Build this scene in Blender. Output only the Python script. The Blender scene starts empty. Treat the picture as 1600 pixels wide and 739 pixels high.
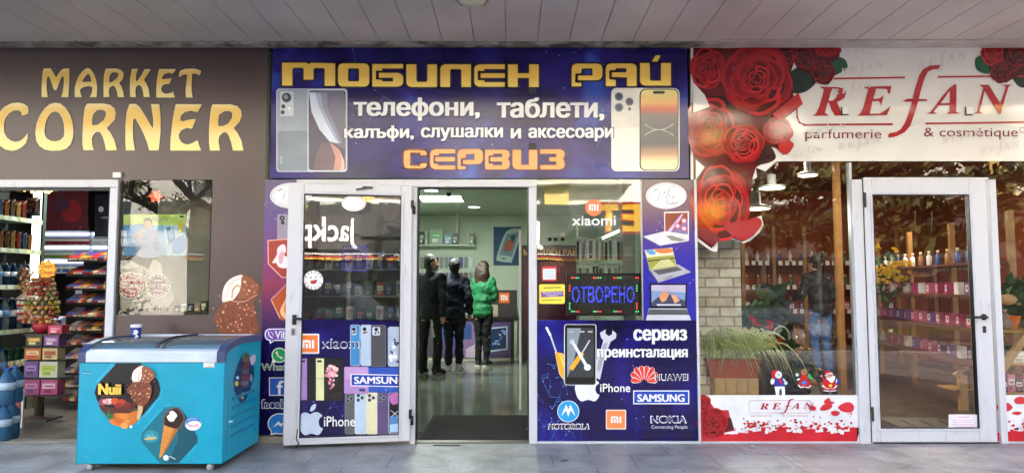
import bpy, math, random
from mathutils import Vector, Matrix
from mathutils.geometry import tessellate_polygon
R = math.radians
random.seed(7)
SC = bpy.context.scene
COL = SC.collection

# ---------------------------------------------------------------- camera, sky, sun, exposure
F, CX, CY, CAMD, CAMH, PITCH = 1109.0, 800.0, 369.5, 5.94, 1.28, R(4.05)
cam = bpy.data.cameras.new('camera'); camo = bpy.data.objects.new('camera', cam); COL.objects.link(camo)
cam.sensor_fit = 'HORIZONTAL'; cam.sensor_width = 36.0; cam.lens = 36.0 * F / 1600.0
cam.clip_start = 0.05; cam.clip_end = 400
camo.location = (0, -CAMD, CAMH); camo.rotation_euler = (R(90) + PITCH, 0, 0)
SC.camera = camo
SUN_EL, SUN_ROT = R(25), R(24)
W = bpy.data.worlds.new('World'); SC.world = W; W.use_nodes = True
wn = W.node_tree.nodes; wl = W.node_tree.links
sky = wn.new('ShaderNodeTexSky'); sky.sky_type = 'NISHITA'; sky.sun_disc = False
sky.sun_elevation = SUN_EL; sky.sun_rotation = SUN_ROT; sky.air_density = 1.0; sky.dust_density = 1.6; sky.ozone_density = 1.0
wl.new(sky.outputs[0], wn['Background'].inputs[0]); wn['Background'].inputs[1].default_value = 0.15
sl = bpy.data.lights.new('sun', 'SUN'); sl.energy = 4.8; sl.angle = R(0.5); sl.color = (1.0, 0.93, 0.82)
so = bpy.data.objects.new('sun', sl); COL.objects.link(so)
sdir = Vector((math.sin(SUN_ROT) * math.cos(SUN_EL), math.cos(SUN_ROT) * math.cos(SUN_EL), math.sin(SUN_EL)))
so.rotation_euler = (-sdir).to_track_quat('-Z', 'Y').to_euler(); so.location = sdir * 60
vs = SC.view_settings
vs.view_transform = 'Standard'; vs.look = 'None'; vs.gamma = 1; vs.exposure = 3.0; vs.use_curve_mapping = False
SC.cycles.max_bounces = 10; SC.cycles.transparent_max_bounces = 16; SC.cycles.use_denoising = True
SC.cycles.sample_clamp_indirect = 6.0; SC.cycles.caustics_reflective = False; SC.cycles.caustics_refractive = False

# ---------------------------------------------------------------- photo measurements -> metres
def ray(px, py):
    dx, dz = (px - CX) / F, (CY - py) / F
    c, s = math.cos(PITCH), math.sin(PITCH)
    return Vector((dx, c - s * dz, s + c * dz))
def P(px, py, Y=0.0):
    d = ray(px, py); t = (Y + CAMD) / d.y
    return Vector((d.x * t, Y, CAMH + d.z * t))
def G(px, py, z=0.0):
    d = ray(px, py); t = (z - CAMH) / d.z
    return Vector((d.x * t, -CAMD + d.y * t, z))
def XX(px, Y=0.0, py=369.5): return P(px, py, Y).x
def ZZ(py, Y=0.0): return P(800, py, Y).z
class PL:
    """a vertical plane: origin o, horizontal direction u, normal n; to3 gives world or (loc=True) local coordinates"""
    def __init__(s, o, ang=0.0, loc=False):
        s.o = Vector(o); s.u = Vector((math.cos(ang), math.sin(ang), 0)); s.n = Vector((math.sin(ang), -math.cos(ang), 0)); s.loc = loc
    def uv(s, px, py):
        d = ray(px, py); c = Vector((0, -CAMD, CAMH))
        t = (s.o - c).dot(s.n) / d.dot(s.n); q = c + d * t - s.o
        return q.dot(s.u), q.z
    def to3(s, u, v, off):
        if s.loc: return Vector((u, -off, v))
        return s.o + s.u * u + Vector((0, 0, v)) + s.n * off

# ---------------------------------------------------------------- materials
def lin(h):
    h = h.lstrip('#'); c = [int(h[i:i + 2], 16) / 255 for i in (0, 2, 4)]
    return tuple((x / 12.92 if x <= 0.04045 else ((x + 0.055) / 1.055) ** 2.4) for x in c) + (1,)
MC = {}
def M(h, rough=0.5, metal=0.0, emit=0.0, var=0.08, vs_=6.0, ior=1.45, bump=0.0, bscale=60.0, coat=0.0, alpha=1.0):
    k = (h, rough, metal, emit, var, vs_, ior, bump, bscale, coat, alpha)
    if k in MC: return MC[k]
    m = bpy.data.materials.new('mat_' + h.strip('#')); m.use_nodes = True
    n = m.node_tree.nodes; l = m.node_tree.links; b = n['Principled BSDF']
    b.inputs['Base Color'].default_value = lin(h); b.inputs['Roughness'].default_value = rough
    b.inputs['Metallic'].default_value = metal; b.inputs['IOR'].default_value = ior
    b.inputs['Coat Weight'].default_value = coat; b.inputs['Coat Roughness'].default_value = 0.03
    b.inputs['Alpha'].default_value = alpha
    if emit:
        b.inputs['Emission Color'].default_value = lin(h); b.inputs['Emission Strength'].default_value = emit
    if var or bump:
        tc = n.new('ShaderNodeTexCoord')
    if var:
        t = n.new('ShaderNodeTexNoise'); t.inputs['Scale'].default_value = vs_; t.inputs['Detail'].default_value = 6
        l.new(tc.outputs['Object'], t.inputs['Vector'])
        r = n.new('ShaderNodeMapRange'); r.inputs[1].default_value = 0.3; r.inputs[2].default_value = 0.7
        r.inputs[3].default_value = 1 - var * 1.6; r.inputs[4].default_value = 1 + var
        l.new(t.outputs[0], r.inputs[0])
        x = n.new('ShaderNodeMix'); x.data_type = 'RGBA'; x.blend_type = 'MULTIPLY'; x.inputs[0].default_value = 1
        x.inputs[6].default_value = lin(h); l.new(r.outputs[0], x.inputs[7]); l.new(x.outputs[2], b.inputs['Base Color'])
        q = n.new('ShaderNodeMapRange'); q.inputs[3].default_value = rough * 0.85; q.inputs[4].default_value = min(1, rough * 1.2)
        l.new(t.outputs[0], q.inputs[0]); l.new(q.outputs[0], b.inputs['Roughness'])
    if bump:
        t2 = n.new('ShaderNodeTexNoise'); t2.inputs['Scale'].default_value = bscale; t2.inputs['Detail'].default_value = 4
        l.new(tc.outputs['Object'], t2.inputs['Vector'])
        bp = n.new('ShaderNodeBump'); bp.inputs['Strength'].default_value = bump; bp.inputs['Distance'].default_value = 0.01
        l.new(t2.outputs[0], bp.inputs['Height']); l.new(bp.outputs[0], b.inputs['Normal'])
    MC[k] = m
    return m
def grad(key, stops, axis='Z', rough=0.3, ior=1.45):
    """a printed colour run over the part's own box (generated coordinates)"""
    m = bpy.data.materials.new('print_' + key); m.use_nodes = True
    n = m.node_tree.nodes; l = m.node_tree.links; b = n['Principled BSDF']
    tc = n.new('ShaderNodeTexCoord'); sp = n.new('ShaderNodeSeparateXYZ'); l.new(tc.outputs['Generated'], sp.inputs[0])
    r = n.new('ShaderNodeValToRGB')
    while len(r.color_ramp.elements) < len(stops): r.color_ramp.elements.new(0.5)
    for e, (p, h) in zip(r.color_ramp.elements, stops): e.position = p; e.color = lin(h)
    l.new(sp.outputs['XYZ'.index(axis)], r.inputs[0]); l.new(r.outputs[0], b.inputs['Base Color'])
    b.inputs['Roughness'].default_value = rough; b.inputs['IOR'].default_value = ior
    return m
def glass(key, ior=2.1, tint=(0.92, 0.95, 0.94, 1), rough=0.0):
    m = bpy.data.materials.new('glass_' + key); m.use_nodes = True
    n = m.node_tree.nodes; l = m.node_tree.links; n.remove(n['Principled BSDF'])
    t = n.new('ShaderNodeBsdfTransparent'); t.inputs[0].default_value = tint
    g = n.new('ShaderNodeBsdfGlossy'); g.inputs['Roughness'].default_value = rough
    tc = n.new('ShaderNodeTexCoord'); no = n.new('ShaderNodeTexNoise'); no.inputs['Scale'].default_value = 1.3
    l.new(tc.outputs['Object'], no.inputs['Vector'])
    bp = n.new('ShaderNodeBump'); bp.inputs['Strength'].default_value = 0.05; bp.inputs['Distance'].default_value = 0.02
    l.new(no.outputs[0], bp.inputs['Height']); l.new(bp.outputs[0], g.inputs['Normal'])
    f = n.new('ShaderNodeFresnel'); f.inputs[0].default_value = ior
    x = n.new('ShaderNodeMixShader'); l.new(f.outputs[0], x.inputs[0]); l.new(t.outputs[0], x.inputs[1]); l.new(g.outputs[0], x.inputs[2])
    l.new(x.outputs[0], n['Material Output'].inputs[0])
    return m
def nodemat(key, fn, rough=0.5, ior=1.45):
    """fn(nodes, links, texcoord) -> colour socket"""
    m = bpy.data.materials.new(key); m.use_nodes = True
    n = m.node_tree.nodes; l = m.node_tree.links; b = n['Principled BSDF']
    tc = n.new('ShaderNodeTexCoord')
    l.new(fn(n, l, tc, b), b.inputs['Base Color'])
    b.inputs['Roughness'].default_value = rough; b.inputs['IOR'].default_value = ior
    return m
def ramp(n, l, sock, stops):
    r = n.new('ShaderNodeValToRGB')
    while len(r.color_ramp.elements) < len(stops): r.color_ramp.elements.new(0.5)
    for e, (p, h) in zip(r.color_ramp.elements, stops): e.position = p; e.color = lin(h)
    l.new(sock, r.inputs[0]); return r.outputs[0]
def noise(n, l, tc, scale, detail=5, out='Object', dist=0.0):
    t = n.new('ShaderNodeTexNoise'); t.inputs['Scale'].default_value = scale; t.inputs['Detail'].default_value = detail
    t.inputs['Distortion'].default_value = dist
    l.new(tc.outputs[out], t.inputs['Vector']); return t.outputs[0]
def mixc(n, l, a, b, fac, mode='MIX'):
    x = n.new('ShaderNodeMix'); x.data_type = 'RGBA'; x.blend_type = mode
    for s, v in ((x.inputs[6], a), (x.inputs[7], b), (x.inputs[0], fac)):
        if hasattr(v, 'links'): l.new(v, s)
        elif isinstance(v, str): s.default_value = lin(v)
        else: s.default_value = v
    return x.outputs[2]

# ---------------------------------------------------------------- mesh collector
class B:
    def __init__(s, mat=None): s.v = []; s.f = []; s.mi = []; s.mats = []; s.cur = 0; s.sm = False; s.smf = []; mat and s.use(mat)
    def use(s, m):
        if isinstance(m, str): m = M(m)
        if m not in s.mats: s.mats.append(m)
        s.cur = s.mats.index(m); return s
    def add(s, vs, fs):
        b = len(s.v); s.v += [tuple(x) for x in vs]
        for f in fs: s.f.append(tuple(i + b for i in f)); s.mi.append(s.cur); s.smf.append(s.sm)
        return s
    def poly(s, pts): return s.add(pts, [tuple(range(len(pts)))])
    def box(s, x0, x1, y0, y1, z0, z1):
        x0, x1 = sorted((x0, x1)); y0, y1 = sorted((y0, y1)); z0, z1 = sorted((z0, z1))
        v = [(x, y, z) for z in (z0, z1) for y in (y0, y1) for x in (x0, x1)]
        return s.add(v, [(0, 2, 3, 1), (4, 5, 7, 6), (0, 1, 5, 4), (2, 6, 7, 3), (0, 4, 6, 2), (1, 3, 7, 5)])
    def obox(s, c, size, rot=(0, 0, 0)):
        m = Matrix.Rotation(rot[2], 3, 'Z') @ Matrix.Rotation(rot[1], 3, 'Y') @ Matrix.Rotation(rot[0], 3, 'X'); c = Vector(c)
        hx, hy, hz = [q / 2 for q in size]
        v = [c + m @ Vector((x, y, z)) for z in (-hz, hz) for y in (-hy, hy) for x in (-hx, hx)]
        return s.add(v, [(0, 2, 3, 1), (4, 5, 7, 6), (0, 1, 5, 4), (2, 6, 7, 3), (0, 4, 6, 2), (1, 3, 7, 5)])
    def beam(s, p0, p1, w, d):
        """square bar from p0 to p1"""
        p0, p1 = Vector(p0), Vector(p1); a = (p1 - p0).normalized()
        u = a.cross(Vector((0, 1, 0)));
        if u.length < 1e-3: u = a.cross(Vector((1, 0, 0)))
        u.normalize(); w2 = a.cross(u).normalized()
        v = [q + u * (i * w / 2) + w2 * (j * d / 2) for q in (p0, p1) for i, j in ((-1, -1), (1, -1), (1, 1), (-1, 1))]
        return s.add(v, [(3, 2, 1, 0), (4, 5, 6, 7)] + [(i, (i + 1) % 4, 4 + (i + 1) % 4, 4 + i) for i in range(4)])
    def tube(s, pts, r, n=8, cap=True):
        pts = [Vector(p) for p in pts]; k = len(pts); rs = r if isinstance(r, (list, tuple)) else [r] * k
        v = []; up = Vector((0, 0, 1)); pu = None
        for i, p in enumerate(pts):
            t = (pts[min(i + 1, k - 1)] - pts[max(i - 1, 0)]).normalized()
            u = pu - t * pu.dot(t) if pu is not None else (t.cross(up) if abs(t.dot(up)) < 0.95 else t.cross(Vector((1, 0, 0))))
            if u.length < 1e-6: u = t.cross(Vector((1, 0.3, 0)))
            u.normalize(); pu = u; w = t.cross(u)
            v += [p + (u * math.cos(2 * math.pi * j / n) + w * math.sin(2 * math.pi * j / n)) * rs[i] for j in range(n)]
        f = [(i * n + j, i * n + (j + 1) % n, (i + 1) * n + (j + 1) % n, (i + 1) * n + j) for i in range(k - 1) for j in range(n)]
        if cap: f += [tuple(range(n - 1, -1, -1)), tuple((k - 1) * n + j for j in range(n))]
        o = s.sm; s.sm = True; s.add(v, f); s.sm = o; return s
    def cyl(s, p0, p1, r0, r1=None, n=16): return s.tube([p0, p1], [r0, r0 if r1 is None else r1], n)
    def lathe(s, c, prof, n=20, axis='Z'):
        c = Vector(c); v = []
        for r, z in prof:
            for j in range(n):
                a = 2 * math.pi * j / n; q = (r * math.cos(a), r * math.sin(a), z)
                v.append(c + Vector(q if axis == 'Z' else (q[0], -q[2], q[1]) if axis == 'Y' else (q[2], q[0], q[1])))
        k = len(prof)
        f = [(i * n + j, i * n + (j + 1) % n, (i + 1) * n + (j + 1) % n, (i + 1) * n + j) for i in range(k - 1) for j in range(n)]
        f += [tuple(range(n - 1, -1, -1)), tuple((k - 1) * n + j for j in range(n))]
        o = s.sm; s.sm = True; s.add(v, f); s.sm = o; return s
    def ball(s, c, r, n=12, m=8):
        r = (r, r, r) if not isinstance(r, (tuple, list)) else r; c = Vector(c); v = [c + Vector((0, 0, r[2]))]
        for i in range(1, m):
            a = math.pi * i / m
            v += [c + Vector((r[0] * math.sin(a) * math.cos(2 * math.pi * j / n), r[1] * math.sin(a) * math.sin(2 * math.pi * j / n), r[2] * math.cos(a))) for j in range(n)]
        v.append(c - Vector((0, 0, r[2]))); e = len(v) - 1
        f = [(0, 1 + j, 1 + (j + 1) % n) for j in range(n)]
        f += [(1 + i * n + j, 1 + (i + 1) * n + j, 1 + (i + 1) * n + (j + 1) % n, 1 + i * n + (j + 1) % n) for i in range(m - 2) for j in range(n)]
        f += [(e, 1 + (m - 2) * n + (j + 1) % n, 1 + (m - 2) * n + j) for j in range(n)]
        o = s.sm; s.sm = True; s.add(v, f); s.sm = o; return s
    def prism(s, pts, y0, y1):
        """outline (x, z) pushed from y0 to y1"""
        n = len(pts); v = [(x, y0, z) for x, z in pts] + [(x, y1, z) for x, z in pts]
        tri = tessellate_polygon([[Vector((x, z, 0)) for x, z in pts]])
        return s.add(v, [tuple(t) for t in tri] + [tuple(i + n for i in t) for t in tri] + [(i, (i + 1) % n, n + (i + 1) % n, n + i) for i in range(n)])
    def prismx(s, pts, x0, x1):
        """outline (y, z) pushed from x0 to x1"""
        n = len(pts); v = [(x0, y, z) for y, z in pts] + [(x1, y, z) for y, z in pts]
        tri = tessellate_polygon([[Vector((x, z, 0)) for x, z in pts]])
        return s.add(v, [tuple(t) for t in tri] + [tuple(i + n for i in t) for t in tri] + [(i, (i + 1) % n, n + (i + 1) % n, n + i) for i in range(n)])
    def build(s, name, parent=None, bevel=0.0, label=None, fixn=True):
        off = OFF.get(parent, Vector((0, 0, 0))) if parent else Vector((0, 0, 0))
        me = bpy.data.meshes.new(name)
        me.from_pydata([(a - off.x, b - off.y, c - off.z) for a, b, c in s.v], [], s.f)
        for m in s.mats: me.materials.append(m)
        me.polygons.foreach_set('material_index', s.mi); me.polygons.foreach_set('use_smooth', s.smf); me.update()
        o = bpy.data.objects.new(name, me); COL.objects.link(o)
        if parent: o.parent = parent; OFF[o] = off
        if label: o['label'] = label
        if bevel:
            bv = o.modifiers.new('bevel', 'BEVEL'); bv.width = bevel; bv.segments = 2; bv.limit_method = 'ANGLE'; bv.angle_limit = R(50)
        return o
OFF = {}
def tag(o, label, cat, group=None):
    o['label'] = label; o['category'] = cat
    if group: o['group'] = group
    return o
def thing(name, label, cat, loc=(0, 0, 0), rz=0.0, group=None, local=False):
    o = bpy.data.objects.new(name, None); COL.objects.link(o); o.empty_display_size = 0.1
    o.location = loc; o.rotation_euler = (0, 0, rz); OFF[o] = Vector((0, 0, 0)) if (local or rz) else Vector(loc)
    return tag(o, label, cat, group)
def struct(o): o['kind'] = 'structure'; return o
def copy_thing(o, loc, rz=None, label=None, scale=None):
    c = o.copy(); COL.objects.link(c); c.location = loc
    if rz is not None: c.rotation_euler = (0, 0, rz)
    if label: c['label'] = label
    if scale: c.scale = scale
    for ch in o.children:
        d = ch.copy(); COL.objects.link(d); d.parent = c
        for g in ch.children:
            e = g.copy(); COL.objects.link(e); e.parent = d
    return c

# ---------------------------------------------------------------- printing on planes
TX = {}
def text_tris(sx, bold, shear, space):
    bold = 0.0; k = (sx, shear, space)
    if k in TX: return TX[k]
    c = bpy.data.curves.new('t', 'FONT'); c.body = sx; c.size = 1; c.offset = bold; c.shear = shear; c.resolution_u = 3; c.space_character = space
    c.fill_mode = 'NONE'
    o = bpy.data.objects.new('t', c); me = o.to_mesh()
    V = [(p.co.x, p.co.y) for p in me.vertices]; nb = {}
    for e in me.edges: i, j = e.vertices; nb.setdefault(i, []).append(j); nb.setdefault(j, []).append(i)
    o.to_mesh_clear(); bpy.data.objects.remove(o); bpy.data.curves.remove(c)
    seen, loops = set(), []
    for i in range(len(V)):
        if i in seen or len(nb.get(i, ())) != 2: continue
        lp, cur, prev = [], i, None
        while cur not in seen:
            seen.add(cur); lp.append(V[cur]); nx = [q for q in nb[cur] if q != prev]
            if prev is None: nx = [q for q in nb[cur] if q == cur + 1] or nx
            prev, cur = cur, nx[0]
        if len(lp) > 2: loops.append(lp)
    from mathutils.geometry import delaunay_2d_cdt
    def wind(q, ls):
        w = 0
        for lp in ls:
            for i in range(len(lp)):
                (ax, ay), (bx, by) = lp[i - 1], lp[i]
                if (ay > q[1]) != (by > q[1]) and q[0] < (bx - ax) * (q[1] - ay) / (by - ay) + ax: w += 1 if by > ay else -1
        return w
    bb = [(min(q[0] for q in lp), max(q[0] for q in lp)) for lp in loops]; v, f = [], []; done = [False] * len(loops)
    for i in range(len(loops)):                 # one glyph (loops that overlap in x) at a time
        if done[i]: continue
        g = [i]; done[i] = True; lo, hi = bb[i]; more = True
        while more:
            more = False
            for j in range(len(loops)):
                if not done[j] and bb[j][0] < hi and bb[j][1] > lo: g.append(j); done[j] = True; lo, hi = min(lo, bb[j][0]), max(hi, bb[j][1]); more = True
        ls = [loops[j] for j in g]; pts = []; ed = []
        for lp in ls:
            n = len(pts); pts += [Vector(q) for q in lp]; ed += [(n + k, n + (k + 1) % len(lp)) for k in range(len(lp))]
        ov, oe, of, *_ = delaunay_2d_cdt(pts, ed, [], 0, 1e-6); base = len(v); v += [(q.x, q.y, 0.0) for q in ov]
        for t in of:
            if wind((sum(ov[q].x for q in t) / 3, sum(ov[q].y for q in t) / 3), ls): f.append(tuple(q + base for q in t))
    xs = [q[0] for q in v]; ys = [q[1] for q in v]
    x0, x1, y0, y1 = min(xs), max(xs), min(ys), max(ys)
    v = [((a - x0) / (x1 - x0), (b - y0) / (y1 - y0), d) for a, b, d in v]
    TX[k] = (v, f); return TX[k]
def crom(pts, k=4):
    n = len(pts); out = []
    for i in range(n):
        p0, p1, p2, p3 = pts[i - 1], pts[i], pts[(i + 1) % n], pts[(i + 2) % n]
        for j in range(k):
            t = j / k
            out.append(tuple(0.5 * (2 * p1[q] + (p2[q] - p0[q]) * t + (2 * p0[q] - 5 * p1[q] + 4 * p2[q] - p3[q]) * t * t + (3 * p1[q] - p0[q] - 3 * p2[q] + p3[q]) * t ** 3) for q in (0, 1)))
    return out
def rr(x0, y0, x1, y1, r, k=5):
    out = []
    for cx, cy, a0 in ((x1 - r, y0 + r, -90), (x1 - r, y1 - r, 0), (x0 + r, y1 - r, 90), (x0 + r, y0 + r, 180)):
        out += [(cx + r * math.cos(R(a0 + 90 * i / k)), cy + r * math.sin(R(a0 + 90 * i / k))) for i in range(k + 1)]
    return out
def el(cx, cy, rx, ry, rot=0, k=28):
    c, s = math.cos(R(rot)), math.sin(R(rot)); o = []
    for i in range(k):
        a = 2 * math.pi * i / k; x, y = rx * math.cos(a), ry * math.sin(a); o.append((cx + x * c - y * s, cy + x * s + y * c))
    return o
def Z(x0, y0, sc, pts): return [(x0 + x / sc, y0 + y / sc) for x, y in pts]
def xf(pts, sx, sy, tx, ty): return [(x * sx + tx, y * sy + ty) for x, y in pts]
class Pr:
    def __init__(s, plane, b=None, lift=0.002, step=0.00025): s.p = plane; s.b = b or B(); s.l = lift; s.st = step
    def _m(s, m): s.b.use(m); s.l += s.st
    def shape(s, loops, m, smooth=False):
        if isinstance(loops[0][0], (int, float)): loops = [loops]
        if smooth: loops = [crom(q) for q in loops]
        s._m(m); uv = [[s.p.uv(*q) for q in lp] for lp in loops]
        tri = tessellate_polygon([[Vector((a, c, 0)) for a, c in lp] for lp in uv])
        flat = [q for lp in uv for q in lp]; ft = []
        for t in tri:
            (ax, ay), (bx, by), (cx, cy) = flat[t[0]], flat[t[1]], flat[t[2]]
            ft.append(tuple(t) if (bx - ax) * (cy - ay) - (by - ay) * (cx - ax) > 0 else (t[0], t[2], t[1]))
        s.b.add([s.p.to3(a, c, s.l) for a, c in flat], ft); return s
    def rect(s, x0, y0, x1, y1, m, r=0): return s.shape(rr(x0, y0, x1, y1, r) if r else [(x0, y0), (x1, y0), (x1, y1), (x0, y1)], m)
    def ell(s, cx, cy, rx, ry, m, rot=0, hole=0):
        lp = [el(cx, cy, rx, ry, rot)]
        if hole: lp.append(el(cx, cy, rx * hole, ry * hole, rot))
        return s.shape(lp, m)
    def line(s, pts, w, m, closed=False):
        s._m(m); n = len(pts)
        for i in range(n if closed else n - 1):
            (ax, ay), (bx, by) = pts[i], pts[(i + 1) % n]; dx, dy = bx - ax, by - ay; L = math.hypot(dx, dy) or 1
            ex, ey = dx / L * w / 2, dy / L * w / 2
            q = [(ax - ex + ey, ay - ey - ex), (bx + ex + ey, by + ey - ex), (bx + ex - ey, by + ey + ex), (ax - ex - ey, ay - ey + ex)]
            k = [s.p.uv(*c) for c in q]; s.b.add([s.p.to3(a, c, s.l) for a, c in k], [(3, 2, 1, 0)])
        return s
    def outline(s, loops, w, m):
        if isinstance(loops[0][0], (int, float)): loops = [loops]
        l0 = s.l
        for lp in loops: s.l = l0; s.line(lp, w, m, True)
        return s
    def text(s, t, x0, y0, x1, y1, m, bold=0.0, shear=0.0, flip=False, grow=0.0, space=1.0, heavy=0.0):
        v, f = text_tris(t, 0.0, shear, space)
        x0 -= grow; x1 += grow; y0 -= grow; y1 += grow; bs = max(0.0, bold) * (y1 - y0) * .7; hx = bs + heavy
        for dx, dy in ([(0, 0)] if hx < .12 else [(-hx, -bs), (hx, -bs), (-hx, bs), (hx, bs), (0, 0)] if hx < 1.2 else [(-hx, -bs), (hx, -bs), (-hx, bs), (hx, bs), (-hx / 2, 0), (hx / 2, 0)]):
            s._m(m); pts = []; a0, a1, b0, b1 = x0 + hx + dx, x1 - hx + dx, y0 + bs + dy, y1 - bs + dy
            for a, b, d in v:
                if flip: a = 1 - a
                pts.append(s.p.to3(*s.p.uv(a0 + (a1 - a0) * a, b1 + (b0 - b1) * b), s.l + d))
            s.b.add(pts, [q[::-1] for q in f] if flip else f)
        return s
    def part(s, name, parent=None, label=None): o = s.b.build(name, parent, label=label); s.b = B(); return o
FAC = PL((0, 0, 0))
# ================================================================ THE SETTING
ZC = ZZ(75)                    # soffit height
ZF = ZZ(281)                   # top of the door frames
XL, XM, XR = XX(413), XX(1086.5), 7.2     # partitions between the three shops
def pvc_fn(n, l, tc, b):
    mp_ = n.new('ShaderNodeMapping'); mp_.inputs['Scale'].default_value = (9, 9, 2.2); l.new(tc.outputs['Object'], mp_.inputs[0])
    t = n.new('ShaderNodeTexNoise'); t.inputs['Scale'].default_value = 2.2; t.inputs['Detail'].default_value = 7; l.new(mp_.outputs[0], t.inputs['Vector'])
    a = ramp(n, l, t.outputs[0], [(0.6, '#c6c7ce'), (0.7, '#bcbcc2'), (0.8, '#adabac')])
    return mixc(n, l, a, ramp(n, l, noise(n, l, tc, 55, 2), [(0.22, '#8d8784'), (0.28, '#ffffff')]), 0.35, 'MULTIPLY')
PVC = nodemat('white_pvc', pvc_fn, 0.34)
PVC2 = M('#bfc0ca', 0.4, var=0.05)
BLK = M('#101114', 0.4); DRK = M('#1b1a1d', 0.6)
def tiles(size, c1, c2, mortar, rough, msize=0.012, offset=0.0):
    def fn(n, l, tc, b):
        t = n.new('ShaderNodeTexBrick'); t.offset = offset; t.inputs['Scale'].default_value = 1.0
        t.inputs['Brick Width'].default_value = size[0]; t.inputs['Row Height'].default_value = size[1]; t.inputs['Mortar Size'].default_value = msize
        t.inputs['Color1'].default_value = lin(c1); t.inputs['Color2'].default_value = lin(c2); t.inputs['Mortar'].default_value = lin(mortar)
        t.inputs['Mortar Smooth'].default_value = 0.3
        l.new(tc.outputs['Object'], t.inputs['Vector'])
        s = ramp(n, l, noise(n, l, tc, 3.2, 8, dist=0.6), [(0.25, '#8a8682'), (0.5, '#d8d8d6'), (0.75, '#ffffff')])
        s2 = ramp(n, l, noise(n, l, tc, 40, 4), [(0.3, '#c8c6c4'), (0.7, '#ffffff')])
        s2 = mixc(n, l, s2, ramp(n, l, noise(n, l, tc, 13, 1.5), [(0.25, '#6a6664'), (0.31, '#ffffff')]), 0.55, 'MULTIPLY')
        q = n.new('ShaderNodeMapRange'); q.inputs[3].default_value = rough * 0.7; q.inputs[4].default_value = rough * 1.3
        l.new(noise(n, l, tc, 5, 6), q.inputs[0]); l.new(q.outputs[0], b.inputs['Roughness'])
        return mixc(n, l, mixc(n, l, t.outputs[0], s, 0.8, 'MULTIPLY'), s2, 0.6, 'MULTIPLY')
    return fn
m_pave = nodemat('pavement_slabs', tiles((0.6, 0.4), '#b3b2b3', '#abaaac', '#77767a', 0.42, 0.005, 0.5), 0.42)
m_pale = nodemat('pale_strip', tiles((1.2, 0.6), '#c8c4ba', '#c0bcb2', '#a8a49c', 0.5, 0.003), 0.5)
m_mauve = nodemat('mauve_slabs', tiles((0.6, 0.4), '#beb2b2', '#b2a6a8', '#8a8082', 0.45, 0.005, 0.5), 0.45)
m_asph = nodemat('asphalt', lambda n, l, tc, b: ramp(n, l, noise(n, l, tc, 30, 8), [(0.3, '#37373a'), (0.7, '#4e4e50')]), 0.9)
struct(B(m_asph).poly([(-150, -150, -0.13), (150, -150, -0.13), (150, 150, -0.13), (-150, 150, -0.13)]).build('ground'))
struct(B(m_pave).box(-14, 14, -8.2, -0.02, -0.128, 0.0).build('pavement'))
struct(B('#8f8d88').box(-14, 14, -8.35, -8.2, -0.128, 0.012).build('kerb'))
ex = G(648, 700).x
struct(B(m_pale).box(ex, XX(835), -5.2, -0.03, 0.001, 0.004).build('pale_pavement_strip'))
struct(B(m_mauve).box(XX(1180), 9, -6.5, -0.03, 0.001, 0.0035).build('mauve_pavement'))
struct(B(M('#5a5450', 0.9)).box(-30, 30, -14.6, -11.5, -0.128, -0.05).build('far_pavement'))
m_grass = nodemat('verge', lambda n, l, tc, b: ramp(n, l, noise(n, l, tc, 6, 8), [(0.3, '#3d3a22'), (0.5, '#545a2c'), (0.7, '#6f6a3a')]), 0.95)
struct(B(m_grass).box(-40, 40, -18.4, -14.6, -0.128, -0.06).build('verge_ground'))

# interior floors, ceilings, walls
m_shopfloor = nodemat('shop_floor_tiles', tiles((0.33, 0.33), '#8b8f80', '#80857a', '#585c50', 0.16, 0.004), 0.16)
m_mktfloor = nodemat('market_floor', tiles((0.4, 0.4), '#8d8372', '#857b6b', '#6a6154', 0.35, 0.004), 0.3)
m_wood = nodemat('laminate', tiles((1.2, 0.14), '#6d5a4a', '#5f4e40', '#463a30', 0.35, 0.003, 0.37), 0.3)
struct(B(m_shopfloor).box(XL + .01, XM - .01, 0.0, 7.4, -0.1, 0.006).build('shop_floor'))
struct(B(m_mktfloor).box(-7, XL - .09, 0.0, 5.2, -0.1, 0.004).build('market_floor'))
struct(B(m_wood).box(XM + .09, XR, 0.0, 6.6, -0.1, 0.004).build('perfumery_floor'))
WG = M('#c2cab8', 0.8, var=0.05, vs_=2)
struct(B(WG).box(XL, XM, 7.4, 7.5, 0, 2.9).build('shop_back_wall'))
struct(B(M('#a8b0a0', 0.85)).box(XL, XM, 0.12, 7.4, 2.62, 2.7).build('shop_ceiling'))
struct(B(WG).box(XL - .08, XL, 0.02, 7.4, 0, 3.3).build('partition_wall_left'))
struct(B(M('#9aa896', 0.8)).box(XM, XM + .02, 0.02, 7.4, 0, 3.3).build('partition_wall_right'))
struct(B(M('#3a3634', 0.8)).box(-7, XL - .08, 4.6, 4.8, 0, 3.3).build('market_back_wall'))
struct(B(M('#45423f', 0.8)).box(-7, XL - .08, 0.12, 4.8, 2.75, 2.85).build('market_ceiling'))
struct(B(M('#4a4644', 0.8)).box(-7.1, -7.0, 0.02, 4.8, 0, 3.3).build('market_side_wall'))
TER = M('#8a3f22', 0.75, var=0.12, vs_=2)
struct(B(TER).box(XM + .08, XR, 6.4, 6.5, 0, 3.3).build('perfumery_back_wall'))
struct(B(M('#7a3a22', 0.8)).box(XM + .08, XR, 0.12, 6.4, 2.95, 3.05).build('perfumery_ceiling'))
struct(B(TER).box(XR, XR + .1, 0.02, 6.4, 0, 3.3).build('perfumery_side_wall'))

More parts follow.
